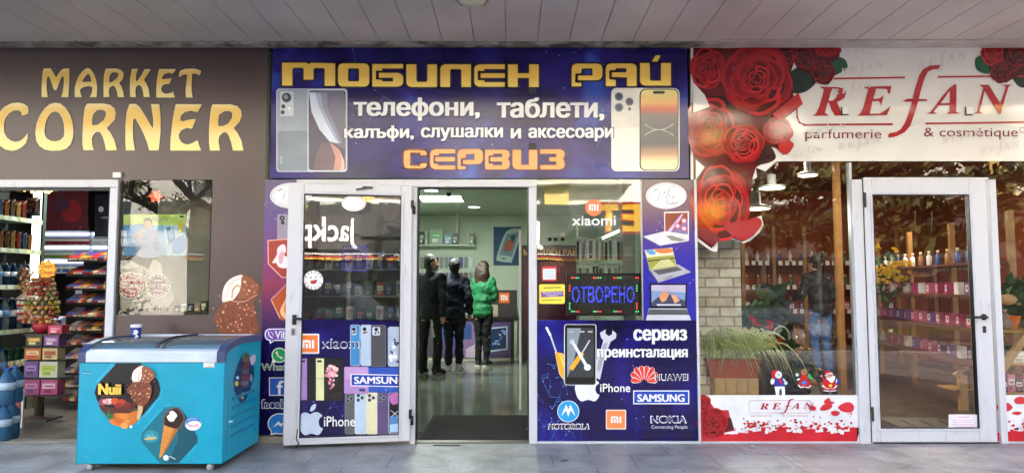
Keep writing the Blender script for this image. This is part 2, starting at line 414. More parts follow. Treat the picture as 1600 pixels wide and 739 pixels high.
# unseen building mass above, sized to block the sun and shade the street; the canopy
bl = thing('shop_building', 'plain unseen building mass above the three shops, sized to block the sun', 'building', (0, 4, 3.4))
B(M('#a39a8c', 0.9)).box(-7.6, 7.6, 0.02, 8, 3.42, 9.2).build('unseen_upper_mass', bl)
B(M('#5a5654', 0.9)).box(-7.8, 7.8, -0.2, 8.2, 9.2, 9.35).build('roof', bl)
B(M('#8c857a', 0.9)).box(-7.6, XL - .1, 5, 8, 0, 3.42).box(XM + .1, 7.6, 6.6, 8, 0, 3.42).box(-7.6, -7.2, 0.02, 5, 0, 3.42).box(7.32, 7.6, 0.02, 6.55, 0, 3.42).box(XL - .1, XM + .1, 7.56, 8, 0, 3.42).build('ground_storey_wall', bl)
cn = thing('canopy', 'grey strip panelled canopy soffit above the shop signs', 'canopy', (0, -0.8, ZC))
b = B(M('#c2b8b2', 0.42, var=0.1, vs_=1.5)); x = XX(70, 0, 72) - .263 * 12; i = 0
while x < 7.5:
    b.box(x + .003, x + .2605, -1.72, 0.02, ZC, ZC + .012); x += .263
b.use('#857a74').box(-7.6, 7.6, -1.72, 0.02, ZC + .013, ZC + .03)
b.build('soffit_panel', cn)
B(M('#8c8a88', .7)).box(-7.8, 7.8, -1.76, 0.3, ZC + .03, ZC + .1).build('canopy_slab', cn)
B(M('#bfbdb8', .5)).box(-7.8, 7.8, -1.80, -1.76, ZC - .03, ZC + .32).build('edge_fascia', cn)
m_dirty = nodemat('dirty_trim', lambda n, l, tc, b: ramp(n, l, noise(n, l, tc, 5, 8, dist=1.0), [(0.35, '#4a433c'), (0.5, '#8d8577'), (0.7, '#b9b2a4')]), 0.6)
B(m_dirty).box(-7.6, XX(1118), -0.16, -0.045, ZC - .014, ZC - .002).build('edge_trim', cn, 0.003)
B(M('#b5aca6', .45, var=.15)).box(XX(1118) + .004, 7.4, -0.20, -0.045, ZC - .012, ZC - .002).build('edge_trim', cn, 0.003)
b = B(M('#2b2420', .8))
for px in (70, 119, 167, 217, 267, 317, 365, 414, 462, 508, 560, 608, 656, 1184, 1233, 1283, 1332, 1382, 1431, 1481, 1531):
    q = XX(px, -.17, 64); b.lathe((q, -0.175, ZC - .004), [(.006, 0), (.004, .004)], 8)
b.build('screw_pattern', cn)
t = (ZC - CAMH) / ray(738, 1).z; lp = Vector((0, -CAMD, CAMH)) + ray(738, 1) * t
lm = thing('ceiling_lamp', 'pale eight sided lamp on the canopy soffit above the middle shop', 'lamp', (lp.x, lp.y - .02, ZC))
B(M('#d8d2b8', .35)).lathe((lp.x, lp.y - .02, ZC - .05), [(.08, .02), (.095, .03), (.1, .048)], 8).build('diffuser', lm)
B(M('#8f8b84', .5)).lathe((lp.x, lp.y - .02, ZC - .012), [(.122, 0), (.122, .010)], 8).build('lamp_base', lm)

# ================================================================ LEFT SHOP: brown cladding with gold lettering
BR = nodemat('brown_cladding', lambda n, l, tc, b: ramp(n, l, noise(n, l, tc, 1.5, 6), [(0.3, '#443537'), (0.7, '#4f3f41')]), 0.32, 1.5)
zw0, zw1 = ZZ(492), ZZ(281); xw0, xw1 = XX(187), XX(328.5); xd = XX(184)
bc = thing('brown_shop_front', 'dark brown clad shop front with big gold lettering on the left', 'shop front', (-3.5, 0, 0))
b = B(BR); b.box(-7, XL - .004, 0, .03, ZF, ZC + .02)
b.box(xw1, XL - .004, 0, .03, 0.06, ZF).box(xd + .002, xw1, 0, .03, .06, zw0).build('cladding_panel', bc)
B(M('#8f8d88')).box(xd, XL - .004, -.02, .03, 0, .06).build('bottom_rail', bc, .004)
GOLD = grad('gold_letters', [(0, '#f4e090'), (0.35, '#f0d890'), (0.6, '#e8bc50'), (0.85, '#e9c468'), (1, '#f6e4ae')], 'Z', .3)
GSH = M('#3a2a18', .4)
MK = [Z(60, 95, 10.557, q) for q in (
 [(95,140),(140,135),(205,135),(240,185),(270,245),(298,290),(330,240),(380,170),(430,138),(510,138),(513,300),(508,450),(498,605),(385,605),(410,520),(425,420),(430,300),(418,255),(400,258),(370,310),(340,390),(312,470),(290,492),(262,480),(240,420),(215,340),(190,268),(165,255),(150,275),(140,350),(140,450),(150,540),(160,605),(62,605),(62,450),(70,320),(80,200)],)]
MK = [[q] for q in MK]
MK.append([Z(60, 95, 10.557, q) for q in ([(825,128),(880,165),(920,230),(955,330),(972,430),(970,520),(962,605),(858,605),(885,550),(900,480),(893,432),(830,422),(760,435),(700,470),(690,500),(700,550),(720,605),(612,605),(605,530),(610,450),(630,370),(670,270),(730,190),(785,140)], [(825,215),(795,240),(750,300),(715,362),(885,355),(875,290),(850,235)])])
MK.append([Z(60, 95, 10.557, q) for q in ([(1120,140),(1290,138),(1360,160),(1405,200),(1410,250),(1395,310),(1335,375),(1370,430),(1400,510),(1415,605),(1320,605),(1305,520),(1285,460),(1255,420),(1220,418),(1180,450),(1165,500),(1175,605),(1085,605),(1080,480),(1085,330),(1095,220)], [(1220,200),(1290,195),(1330,215),(1328,260),(1295,310),(1230,355),(1175,375),(1170,320),(1178,250)])])
for q in ([(180,145),(272,145),(245,220),(235,345),(268,345),(330,260),(390,150),(485,148),(440,220),(370,320),(410,380),(450,470),(470,605),(372,605),(360,510),(340,440),(305,405),(270,410),(240,450),(232,520),(242,605),(150,605),(145,450),(152,300)],
          [(630,148),(900,148),(850,218),(780,203),(710,225),(672,270),(672,318),(740,310),(832,300),(790,385),(730,390),(680,410),(655,460),(662,505),(700,545),(760,552),(820,540),(858,515),(862,560),(885,612),(578,612),(580,500),(590,350),(605,240)],
          [(975,175),(1050,148),(1160,140),(1250,150),(1315,180),(1290,245),(1230,220),(1170,212),(1165,260),(1155,400),(1160,520),(1175,612),(1070,612),(1062,500),(1075,400),(1085,300),(1092,230),(1020,235),(955,278),(955,240)]):
    MK.append([Z(190, 95, 10.557, q)])
CO = [[Z(0, 150, 7.39, [(0,195),(60,130),(130,92),(210,82),(280,95),(325,130),(332,170),(325,210),(270,230),(248,215),(255,190),(215,168),(160,172),(105,205),(65,260),(48,340),(52,420),(80,480),(130,520),(190,535),(250,518),(295,475),(322,435),(322,490),(305,545),(260,590),(200,625),(140,635),(70,620),(10,580),(-30,520),(-45,420),(-40,320),(-25,240)])],
 [Z(0, 150, 7.39, q) for q in ([(640,85),(700,92),(760,140),(810,220),(840,310),(852,410),(845,490),(820,560),(770,610),(700,632),(600,635),(520,620),(460,580),(425,520),(413,430),(430,320),(465,230),(520,150),(580,100)], [(645,182),(690,200),(725,260),(745,330),(750,410),(742,470),(710,510),(650,530),(590,522),(545,495),(520,450),(517,390),(530,310),(560,240),(600,195)])],
 [Z(0, 150, 7.39, q) for q in ([(1010,95),(1200,93),(1280,110),(1325,150),(1340,210),(1325,280),(1235,375),(1280,430),(1325,520),(1352,628),(1230,630),(1215,550),(1190,470),(1160,420),(1120,415),(1080,450),(1062,500),(1068,570),(1085,628),(970,628),(957,560),(960,400),(970,250),(985,140)], [(1125,165),(1190,162),(1228,185),(1230,230),(1200,290),(1130,340),(1068,345),(1065,280),(1080,210)])],
 [Z(190, 150, 7.39, [(95,100),(165,97),(210,130),(280,240),(340,345),(370,385),(372,270),(345,100),(440,100),(452,220),(452,420),(440,550),(430,630),(325,630),(300,540),(260,440),(210,340),(170,270),(150,258),(138,280),(133,370),(137,500),(157,630),(55,630),(48,500),(52,330),(65,190)])],
 [Z(190, 150, 7.39, [(630,102),(930,102),(880,192),(800,172),(730,190),(685,235),(678,290),(710,300),(780,280),(860,272),(815,380),(750,372),(690,400),(662,450),(670,500),(700,545),(760,568),(820,550),(880,515),(895,570),(920,632),(568,632),(570,500),(590,330),(605,220)])],
 [Z(190, 150, 7.39, q) for q in ([(1055,103),(1260,103),(1340,125),(1380,170),(1388,230),(1365,300),(1295,375),(1340,430),(1385,520),(1408,632),(1290,632),(1270,540),(1240,455),(1205,418),(1165,430),(1130,470),(1120,520),(1130,590),(1138,632),(1025,632),(1015,540),(1015,400),(1025,250),(1038,150)], [(1190,178),(1250,175),(1285,200),(1280,260),(1240,320),(1180,352),(1120,355),(1118,290),(1130,220)])]]
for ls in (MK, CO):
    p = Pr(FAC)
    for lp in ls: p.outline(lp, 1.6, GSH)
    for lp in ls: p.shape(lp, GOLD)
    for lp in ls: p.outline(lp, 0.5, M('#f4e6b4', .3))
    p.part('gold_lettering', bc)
# printed ice cream at the right edge of the cladding
p = Pr(FAC); q = lambda pts: Z(320, 420, 7.39, pts); CH = M('#7b3f2c', .3); CH2 = M('#8f5038', .3); NUT = M('#e2b48a', .3); CRM = M('#efe0da', .3)
p.shape(q([(205,385),(205,270),(235,175),(300,105),(380,70),(440,62),(540,95),(610,165),(640,230),(630,300),(585,350),(560,400),(600,560),(590,739),(190,739),(160,660),(110,610),(108,555),(150,460)]), CH, True)
p.shape(q([(205,380),(207,270),(240,180),(310,108),(430,70),(425,140),(400,260),(330,355),(280,370)]), CRM, True)
p.line(q([(265,300),(285,200),(340,130),(420,110)]), .7, M('#b98a72')); p.line(q([(315,330),(325,240),(370,190),(415,205)]), 2.2, M('#cf9c72')); p.line(q([(240,330),(255,220),(300,150)]), .6, M('#d8c0b4'))
p.line(q([(215,385),(300,365),(380,380),(470,375),(540,330),(600,300)]), 1.2, M('#d5a088'))
p.shape(q([(430,90),(520,100),(600,180),(615,250),(560,310),(450,340),(390,330),(420,230)]), CH2, True)
rn = random.Random(3)
for i in range(46):
    a, c = rn.uniform(150, 590), rn.uniform(400, 735)
    p.ell(*q([(a, c)])[0], rn.uniform(1.0, 2.6), rn.uniform(.8, 1.9), rn.choice([NUT, M('#b5714f'), M('#c98a63'), M('#5f2c1e'), M('#a55c40')]), rn.uniform(0, 180))
for a, c in ((490,190),(460,240),(520,250),(560,200),(470,150),(610,190),(580,270),(500,290)): p.ell(*q([(a, c)])[0], 2.4, 1.7, rn.choice([NUT, M('#b5714f')]), 30)
for a, c in ((110,455),(180,310),(645,370),(555,480),(570,440)): p.ell(*q([(a, c)])[0], 2, 1.4, M('#a8625a'), 20)
p.part('printed_ice_cream', bc)
# window in the cladding
GL = glass('market', 1.62); GLP = glass('phone', 2.15); GLR = glass('perfumery', 1.72)
w = B(M('#35302e')); w.box(xw0 - .01, xw0, .0, .05, zw0, zw1).box(xw1, xw1 + .006, .0, .05, zw0, zw1).box(xw0 - .01, xw1 + .006, .031, .05, zw1, zw1 + .012).box(xw0 - .01, xw1 + .006, .031, .05, zw0 - .012, zw0).build('window_frame', bc)
B(GL).poly([(xw0, .012, zw0), (xw1, .012, zw0), (xw1, .012, zw1), (xw0, .012, zw1)]).build('window_pane', bc)
# open doorway of the left shop
fd = thing('open_doorway_frame', 'white plastic frame of the open doorway at the left edge', 'door frame', (XX(178), 0, 0))
zt0 = ZZ(293.5); xj = XX(171.5)
b = B(PVC); b.box(-6.5, xd, -.025, .06, zt0, ZF - .002).box(xj, xd, -.025, .06, .0, zt0 - .001).build('frame_bar', fd, .005)
b = B(BLK); b.box(-6.5, xj, -.0, .05, zt0 - .02, zt0 - .001).box(xj - .02, xj - .001, 0, .05, 0, zt0 - .021).build('gasket', fd)
B(M('#8d8a84', .4, .4)).box(-6.5, xj - .03, -.03, .08, .004, .016).build('threshold_strip', fd)
tag(B('#dcdad2').box(XX(175), XX(188), -.03, -.001, ZZ(278.5), ZZ(270)).build('cable_clip', None, .004), 'small white adhesive clip above the corner of the left doorway', 'clip')

# ================================================================ MIDDLE SHOP: sign board
def galaxy(key, stops, base='Object', lines=0.5, sc=1.6):
    def fn(n, l, tc, b):
        c = ramp(n, l, noise(n, l, tc, sc, 5, dist=0.8), stops)
        v = n.new('ShaderNodeTexVoronoi'); v.feature = 'DISTANCE_TO_EDGE'; v.inputs['Scale'].default_value = 7
        l.new(tc.outputs['Object'], v.inputs['Vector'])
        e = ramp(n, l, v.outputs['Distance'], [(0.0, '#ffffff'), (0.012, '#000000')])
        k = ramp(n, l, noise(n, l, tc, 2.3, 2), [(0.5, '#000000'), (0.68, '#777777')])
        f = mixc(n, l, e, k, 1.0, 'MULTIPLY'); f2 = n.new('ShaderNodeMath'); f2.operation = 'MULTIPLY'; f2.inputs[1].default_value = lines
        l.new(f, f2.inputs[0])
        return mixc(n, l, c, '#6f8fe8', f2.outputs[0])
    return nodemat(key, fn, 0.15, 1.38)
GAL = galaxy('galaxy_sign', [(0.28, '#120a34'), (0.45, '#1f1554'), (0.58, '#2a2278'), (0.72, '#3454b4')])
GAL2 = galaxy('galaxy_poster', [(0.3, '#0a072a'), (0.48, '#150e4e'), (0.6, '#1d1878'), (0.74, '#2c58bc')])
GAL3 = galaxy('galaxy_strip', [(0.3, '#4a2a5a'), (0.5, '#5a3a70'), (0.62, '#3a3a9c'), (0.75, '#5f6fd0')])
WHT = M('#eef0f4', .25); GREY = M('#8f929c', .3); BLU = M('#1d3fae', .25); ORG = M('#ee7d3b', .25); NAVY = M('#120d3c', .3)
def network(p, cx, cy, rx, ry, n, seed, w=.35, m=None, far=26):
    r = random.Random(seed); pts = [(r.gauss(cx, rx), r.gauss(cy, ry)) for _ in range(n)]
    m = m or M('#5d8be0', .2)
    for i, a in enumerate(pts):
        for c in sorted(pts, key=lambda q: (q[0] - a[0]) ** 2 + (q[1] - a[1]) ** 2)[1:3]:
            if abs(c[0] - a[0]) + abs(c[1] - a[1]) < far * 2: p.line([a, c], w, m); p.l -= p.st
        if r.random() < .35: p.ell(a[0], a[1], .8, .8, M('#a9c4f4', .2)); p.l -= p.st
sb = thing('sign_board', 'purple blue sign board with gold and white Cyrillic lettering over the middle shop', 'sign', (XX(748), 0, ZZ(178)))
YS = -.03; SP = PL((0, YS, 0)); sx0, sx1 = XX(419, YS), XX(1078.5, YS); sz0, sz1 = ZZ(278.5, YS), ZZ(76, YS)
B(GAL).box(sx0, sx1, YS, -.001, sz0, min(sz1, ZC - .016)).build('board', sb)
p = Pr(SP)
network(p, 770, 110, 190, 25, 60, 1, .35, M('#4038a8', .2)); network(p, 565, 190, 25, 35, 30, 2, .4, M('#4f8fe0', .2)); network(p, 940, 190, 18, 30, 26, 5, .4, M('#3f8fe8', .2)); network(p, 640, 240, 120, 18, 30, 8, .3, M('#5c62c8', .2))
p.part('printed_network', sb)
MR = [Z(430, 85, 7.273, q) for q in ([(80,100),(360,100),(385,118),(410,100),(683,108),(683,362),(565,362),(565,175),(545,160),(455,160),(437,175),(437,292),(325,292),(325,175),(310,157),(215,157),(197,175),(197,360),(80,360)],)]
MR = [[q] for q in MR]
MR.append([Z(430, 85, 7.273, rr(715, 108, 1070, 370, 55)), Z(430, 85, 7.273, rr(830, 165, 955, 310, 16))])
MR.append([Z(430, 85, 7.273, [(1105,115),(1455,115),(1455,165),(1215,165),(1215,190),(1145,190),(1145,290),(1215,295),(1215,312),(1340,312),(1340,270),(1180,270),(1180,215),(1400,215),(1440,235),(1455,260),(1455,330),(1440,355),(1405,370),(1105,370)])])
for q in ([(-36,118),(78,118),(78,300),(95,318),(190,318),(203,300),(203,118),(312,118),(312,375),(20,375),(-20,360),(-36,325)],
          [(350,165),(365,135),(400,118),(697,118),(697,375),(590,375),(590,185),(575,172),(475,172),(460,185),(460,375),(350,375)],
          [(735,165),(750,135),(790,118),(1083,118),(1083,172),(850,172),(850,192),(775,192),(775,298),(850,300),(850,320),(1083,320),(1083,372),(790,372),(750,355),(735,325)],
          [(808,220),(1083,220),(1083,272),(808,272)],
          [(1118,118),(1228,118),(1228,220),(1358,220),(1358,118),(1468,118),(1468,375),(1358,375),(1358,272),(1228,272),(1228,375),(1118,375)]):
    MR.append([Z(640, 85, 7.273, q)])
for q in ([(112,230),(125,190),(165,170),(455,170),(500,190),(515,230),(515,330),(495,370),(455,388),(195,388),(195,328),(385,325),(385,240),(370,232),(245,235),(235,298),(160,300),(155,420),(240,422),(240,468),(112,468)],
          [(560,230),(575,185),(615,168),(905,168),(955,190),(965,230),(965,465),(838,465),(838,350),(640,345),(640,285),(830,285),(830,232),(695,230),(685,255),(605,260),(605,375),(690,385),(690,465),(560,465)],
          [(1010,162),(1135,162),(1140,380),(1160,395),(1285,395),(1285,162),(1415,162),(1415,458),(1070,458),(1030,440),(1010,405)], [(1215,62),(1282,62),(1240,143),(1162,143)]):
    MR.append([Z(880, 80, 8.42, q)])
GOLD2 = grad('gold_title', [(0, '#f8dc70'), (0.4, '#eec058'), (0.75, '#f2c95e'), (1, '#fbe07c')], 'Z', .3)
p = Pr(SP, lift=.004)
for lp in MR: p.outline(lp, 4.6, M('#240c1c', .3)); p.l -= p.st
for lp in MR: p.shape(lp, M('#240c1c', .3)); p.l -= p.st
p.l += p.st
for lp in MR: p.shape(lp, GOLD2); p.l -= p.st * .9
p.part('gold_title_lettering', sb)
SV = [[Z(620, 225, 5.714, q)] for q in ([(55,85),(65,60),(95,50),(235,50),(268,62),(275,85),(275,108),(205,108),(205,87),(127,87),(127,190),(205,190),(205,167),(275,167),(275,195),(262,218),(235,228),(95,228),(65,218),(55,195)],
  [(300,90),(310,62),(345,50),(522,50),(522,85),(375,85),(375,102),(328,102),(328,178),(370,180),(370,195),(522,195),(522,228),(345,228),(312,215),(300,190)], [(345,120),(520,120),(520,157),(345,157)],
  [(545,90),(555,62),(585,50),(735,50),(762,65),(768,90),(768,145),(755,170),(730,180),(592,180),(592,145),(695,145),(695,90),(618,90),(615,125),(570,128),(570,200),(615,200),(615,228),(545,228)],
  [(1035,55),(1108,55),(1108,190),(1182,190),(1182,55),(1253,55),(1253,228),(1075,228),(1045,215),(1035,190)],
  [(1280,52),(1460,52),(1490,65),(1498,95),(1490,125),(1480,135),(1492,150),(1498,190),(1485,218),(1455,228),(1280,228),(1280,193),(1425,193),(1425,157),(1362,155),(1362,122),(1425,122),(1425,88),(1280,88)])]
SV.append([Z(620, 225, 5.714, q) for q in ([(790,55),(970,55),(1000,68),(1008,100),(1000,125),(990,135),(1003,150),(1008,190),(995,220),(965,228),(790,228)], [(818,105),(858,105),(858,88),(942,88),(942,120),(835,122),(835,157),(942,157),(942,193),(858,193),(858,178),(818,178)])])
p = Pr(SP, lift=.004)
for lp in SV: p.outline(lp, 2.4, M('#8a4a50', .3)); p.l -= p.st
OR2 = grad('orange_title', [(0, '#f4a868'), (1, '#f3a45c')], 'X', .3)
for lp in SV: p.shape(lp, OR2); p.l -= p.st * .5
p.part('orange_lettering', sb)
p = Pr(SP, lift=.011); SH = M('#2a2468', .3)
for s_, a in (('телефони,', (553, 153.5, 750, 189.5)), ('таблети,', (776.5, 153.5, 944, 189.5)), ('калъфи,', (538.5, 197, 647, 221.5)), ('слушалки', (658, 200, 786, 221)), ('и', (798, 201.5, 814, 217)), ('аксесоари', (825.5, 200.5, 958, 221.5))):
    l0 = p.l
    p.text(s_, *a, SH, bold=.025, grow=1.2, heavy=1.1); p.text(s_, *a, WHT, bold=.022, heavy=.9 if a[3] - a[1] > 30 else .6); p.l = l0
p.part('white_lettering', sb)
# printed phones
p = Pr(SP, lift=.004); SIL = M('#98a3b2', .25)
p.rect(432, 139, 543, 269, M('#b8c2d4', .2), 5); p.rect(433.5, 140.5, 483, 267.5, SIL, 5); p.rect(434, 205, 482, 267, M('#808b9a', .25), 5)
p.rect(438, 143.5, 459, 182, M('#c3ccd6', .25), 3); p.ell(448, 153, 7.5, 7.5, M('#3c4048', .2)); p.ell(447, 152, 3.5, 3.5, M('#8a93a2', .2)); p.ell(443, 167, 3.3, 3.3, M('#3c4048', .2)); p.ell(442, 176, 3.3, 3.3, M('#3c4048', .2)); p.ell(452, 170, 2.2, 2.2, WHT)
p.text('xiaomi', 438, 240, 441, 257, M('#c9d2de', .3))
p.rect(481, 140.5, 542, 268, M('#d4d8e4', .2), 5); p.rect(482.5, 142, 540.5, 266.5, M('#524c62', .2), 4)
q = lambda pts: Z(400, 60, 3.214, pts)
p.shape(q([(268,268),(448,268),(448,560),(430,550),(370,520),(320,460),(280,370)]), M('#6d6a80', .2))
for k, h in ((60, '#8487a4'), (38, '#a3abc8'), (20, '#cfd9ee')):
    p.shape(q([(268,275),(268 + k * 1.5,275),(300 + k,350),(330 + k,420),(372 + k * .8,490),(410 + k * .4,530),(372,520),(320,460),(280,370)]), M(h, .2))
p.shape(q([(330,530),(372,522),(420,560),(445,620),(446,662),(290,662),(300,600)]), M('#6e5a68', .2)); p.shape(q([(374,524),(420,560),(445,620),(446,662),(390,662),(400,600)]), M('#c88e86', .2)); p.shape(q([(420,562),(445,620),(446,662),(425,662),(432,610)]), M('#efb8a8', .2))
p.part('printed_grey_phone', sb)
p = Pr(SP, lift=.004)
p.rect(955, 138, 1012, 268, M('#e6e3da', .25), 8); p.rect(956.5, 200, 1005, 267, M('#efece4', .25), 7)
for a, c, r_ in ((967, 151.5, 6.8), (983.5, 159.5, 6.5), (967, 168.5, 6.8), (983.5, 171, 2.4)):
    p.ell(a, c, r_, r_, M('#6d7c94', .2)); p.ell(a, c, r_ * .72, r_ * .72, M('#2f3d58', .2))
p.rect(998, 138.5, 1061.5, 268, M('#eeeee6', .2), 9); p.rect(999, 139.5, 1060, 267, M('#1f1f22', .2), 9)
p.part('printed_cream_phone', sb)
sc_ = Pr(SP, lift=.0075); SCR = grad('phone_screen', [(0, '#efe3c0'), (.1, '#e9d2a6'), (.2, '#b08a6e'), (.32, '#4d4c54'), (.55, '#55585e'), (.68, '#7a6a6a'), (.76, '#d0654a'), (.84, '#eab46a'), (1, '#f0e8a0')], 'Z', .2)
sc_.rect(1001, 141, 1058.5, 265.5, SCR, 8); sc_.rect(1020, 143, 1038.5, 147.5, M('#2c2618', .3), 2.2)
for s_ in (-1, 1): sc_.line([(1029.5 + k * 2.2, 203.3 + s_ * (k * .33) ** 2 * .8) for k in range(-10, 11)], .8, M('#f0ead8', .2))
sc_.part('printed_phone_screen', sb)
for py in (143, 229): tag(B('#26263a').box(XX(826.5, YS), XX(838.5, YS), YS - .012, YS - .001, ZZ(py + 5, YS), ZZ(py - 5, YS)).build('cable_clip', None, .003), 'dark clip on the purple sign, ' + ('upper one under the gold title' if py == 143 else 'lower one above the orange word'), 'clip')
# ================================================================ MIDDLE SHOP: left strip poster, frames, door leaf, window, posters
RED = M('#b3242a', .3)
def mr_oval(p, cx, cy, rx, ry):
    p.ell(cx, cy, rx, ry, M('#e8e9f0', .25)); p.ell(cx, cy, rx - 1.6, ry - 1.4, M('#8d90a0', .3)); p.ell(cx, cy, rx - 2.4, ry - 2.1, M('#eceef4', .25))
    p.ell(cx, cy, rx - 4.6, ry - 4, M('#9a9cac', .3)); p.ell(cx, cy, rx - 5.2, ry - 4.6, M('#e6e8f0', .25))
    for d, m in ((.8, M('#6d7080', .3)), (0, M('#c3c6d2', .25))):
        p.text('M', cx - 15 + d, cy - 12 + d, cx + 5 + d, cy + 3 + d, m, bold=.01, shear=.35); p.text('R', cx - 2 + d, cy - 3 + d, cx + 11 + d, cy + 11 + d, m, bold=.01, shear=.35)
        p.line([(cx - 20 + d, cy - 8 + d), (cx - 15 + d, cy - 11 + d), (cx - 11 + d, cy - 6 + d)], 1.2, m); p.line([(cx + 2 + d, cy + 11.5 + d), (cx + 10 + d, cy + 12 + d), (cx + 17 + d, cy + 10 + d)], .8, m)
    p.text('M', cx - 14.6, cy - 11.6, cx + 4.6, cy + 2.6, M('#f6f7fa', .25), shear=.35); p.text('R', cx - 1.6, cy - 2.6, cx + 10.6, cy + 10.6, M('#f6f7fa', .25), shear=.35)
STRIP = grad('left_strip', [(0, '#17124a'), (.38, '#1c1552'), (.48, '#5a2c58'), (.58, '#8e3d58'), (.7, '#7c4480'), (.84, '#66548c'), (1, '#5e5276')], 'Z', .15, 1.5)
zb, zp = ZZ(690), ZZ(281.5)
sp = thing('strip_poster', 'tall purple strip poster with chat app emblems between brown cladding and the open door', 'poster', (XX(440), 0, .07))
B(STRIP).box(XL, XX(462), -.012, .02, .07, zp).build('poster_panel', sp)
SPL = PL((0, -.012, 0)); p = Pr(SPL)
network(p, 432, 320, 12, 60, 24, 11, .3, M('#8a70b8', .2)); network(p, 432, 600, 14, 60, 24, 12, .3, M('#4a48b0', .2))
mr_oval(p, 455, 306, 33, 20)
p.part('oval_emblem', sp)
p = Pr(SPL, lift=.004)
p.rect(433.5, 335, 470, 385, M('#a8a0b4', .2), 3); p.rect(434.5, 336, 470, 384, M('#9a92a6', .2), 3); p.ell(441, 341, 4, 4, M('#2c2c34', .2)); p.ell(442, 348, 3, 3, M('#3c3c46', .2)); p.ell(441, 341, 1.6, 1.6, M('#8890a0', .2))
hx = [(419, 376), (470, 372), (470, 432), (441, 433.5), (419.5, 412)]
p.shape(hx, M('#a8433a', .2)); p.outline(hx, 1.6, M('#f2b0a8', .2))
p.shape([(427, 408), (433, 398), (434, 388), (441, 382), (446, 384), (447, 393), (444, 398), (450, 402), (462, 408), (460, 416), (446, 419), (436, 417), (432, 411), (426, 411)], M('#f4e2ea', .2), True); p.shape([(436, 400), (441, 392), (444, 396), (442, 410), (437, 412)], M('#e2a8b8', .2), True)
h2 = [(424, 468), (452, 440), (470, 440), (470, 500), (440, 500)]
p.shape(h2, M('#b8552e', .2)); p.line([(428, 463), (424, 468), (438, 497)], 1.5, M('#e8a890', .2)); p.line([(424, 468), (452, 440)], 1.6, M('#c88aa0', .2)); p.shape([(438, 486), (446, 468), (452, 456), (456, 470), (454, 490), (446, 498)], M('#f0c090', .2), True); p.shape([(444, 484), (450, 468), (455, 478), (450, 492)], M('#e87830', .2), True)
p.part('printed_phones', sp)
p = Pr(SPL, lift=.004)
bub = rr(414, 513, 470, 532, 8); p.shape(bub, M('#f2ecf8', .2)); p.shape([(421, 530), (432, 530), (422, 537)], M('#f2ecf8', .2)); p.shape(rr(415.5, 514.5, 470, 530.5, 7), M('#7d52b0', .2)); p.shape([(423, 529), (430, 530), (424, 534)], M('#7d52b0', .2))
p.text('Viber', 430, 516.5, 462, 528.5, WHT, bold=.02); p.line([(420, 518.5), (421, 524), (426, 528)], 1.6, WHT); p.line([(423, 518), (427, 521), (427, 524)], .7, WHT)
p.ell(437, 554.5, 12.2, 11.8, WHT); p.shape([(427, 558), (434, 565), (425, 566.5)], WHT); p.ell(437, 554.5, 10.6, 10.2, M('#2fae5c', .2)); p.line([(433, 550), (434.5, 555), (440, 559)], 2.4, WHT); p.ell(433, 550.4, 1.8, 2.2, WHT); p.ell(440.2, 558.4, 2.2, 1.8, WHT)
p.text('WhatsApp', 409.5, 568, 482, 581, M('#f0f6f2', .2), bold=.02, grow=.9, heavy=.3); p.text('WhatsApp', 409.5, 568, 482, 581, M('#3a8a6a', .2), bold=.008)
p.rect(421, 589, 450, 617.5, WHT); p.rect(422.3, 590.3, 450, 616.2, M('#2f5cc0', .2)); p.text('f', 433, 594, 444, 616, WHT, bold=.025)
p.text('facebook', 409.5, 624, 477, 636.5, WHT, bold=.03, grow=1.3, heavy=.4); p.text('facebook', 409.5, 624, 477, 636.5, M('#1f3f8c', .2), bold=.02)
p.ell(438, 661, 19, 16.5, WHT); p.shape([(424, 668), (436, 676), (424, 679)], WHT); p.ell(438, 661, 17.3, 15, M('#2f86e0', .2)); p.shape([(425, 669), (434, 674), (425.5, 676.5)], M('#2f86e0', .2))
p.shape([(427, 667), (436, 657), (440, 661), (448, 656), (440, 666), (436, 662)], WHT)
p.part('chat_app_emblems', sp)
# door frame of the middle shop
zft = ZZ(293); j0, j1, j2, j3 = XX(643.5), XX(652), XX(826), XX(838.5)
df = thing('shop_door_frame', 'white plastic door frame round the open middle shop entrance', 'door frame', (XX(740), 0, 0))
zmid = (j0 + j1) / 2
b = B(PVC); b.box(XX(463), j3, -.03, .06, zft, ZF - .002).box(j0, j1, -.03, .06, 0, zft - .001).box(j2, j3, -.03, .06, 0, zft - .001); b.build('frame_bar', df, .005)
B(M('#6d665c', .4, .3)).box(j1 + .001, j2 - .001, -.03, .06, .003, .013).build('threshold_strip', df)
b = B(BLK); b.box(j1, j1 + .012, .0, .05, .02, zft - .002).box(j2 - .012, j2, .0, .05, .02, zft - .002).box(j1 + .013, j2 - .013, 0, .05, zft - .012, zft).build('gasket', df)
# fixed glazing behind the open leaf
fg = thing('fixed_window', 'fixed glass panel behind the open door leaf', 'window', (XX(550), 0, 0))
b = B(PVC2); b.box(XX(462.5), XX(643), -.01, .06, .06, .14).build('bottom_rail', fg, .004)
B(M('#8f8d88')).box(XL, XX(643), -.02, .03, 0, .058).build('sill', fg, .004)
B(GLP).poly([(XX(463), .01, .14), (XX(643), .01, .14), (XX(643), .01, zft), (XX(463), .01, zft)]).build('window_pane', fg)
B(GAL2).box(XX(463), XX(643), .014, .018, .14, ZZ(500)).build('printed_film', fg)
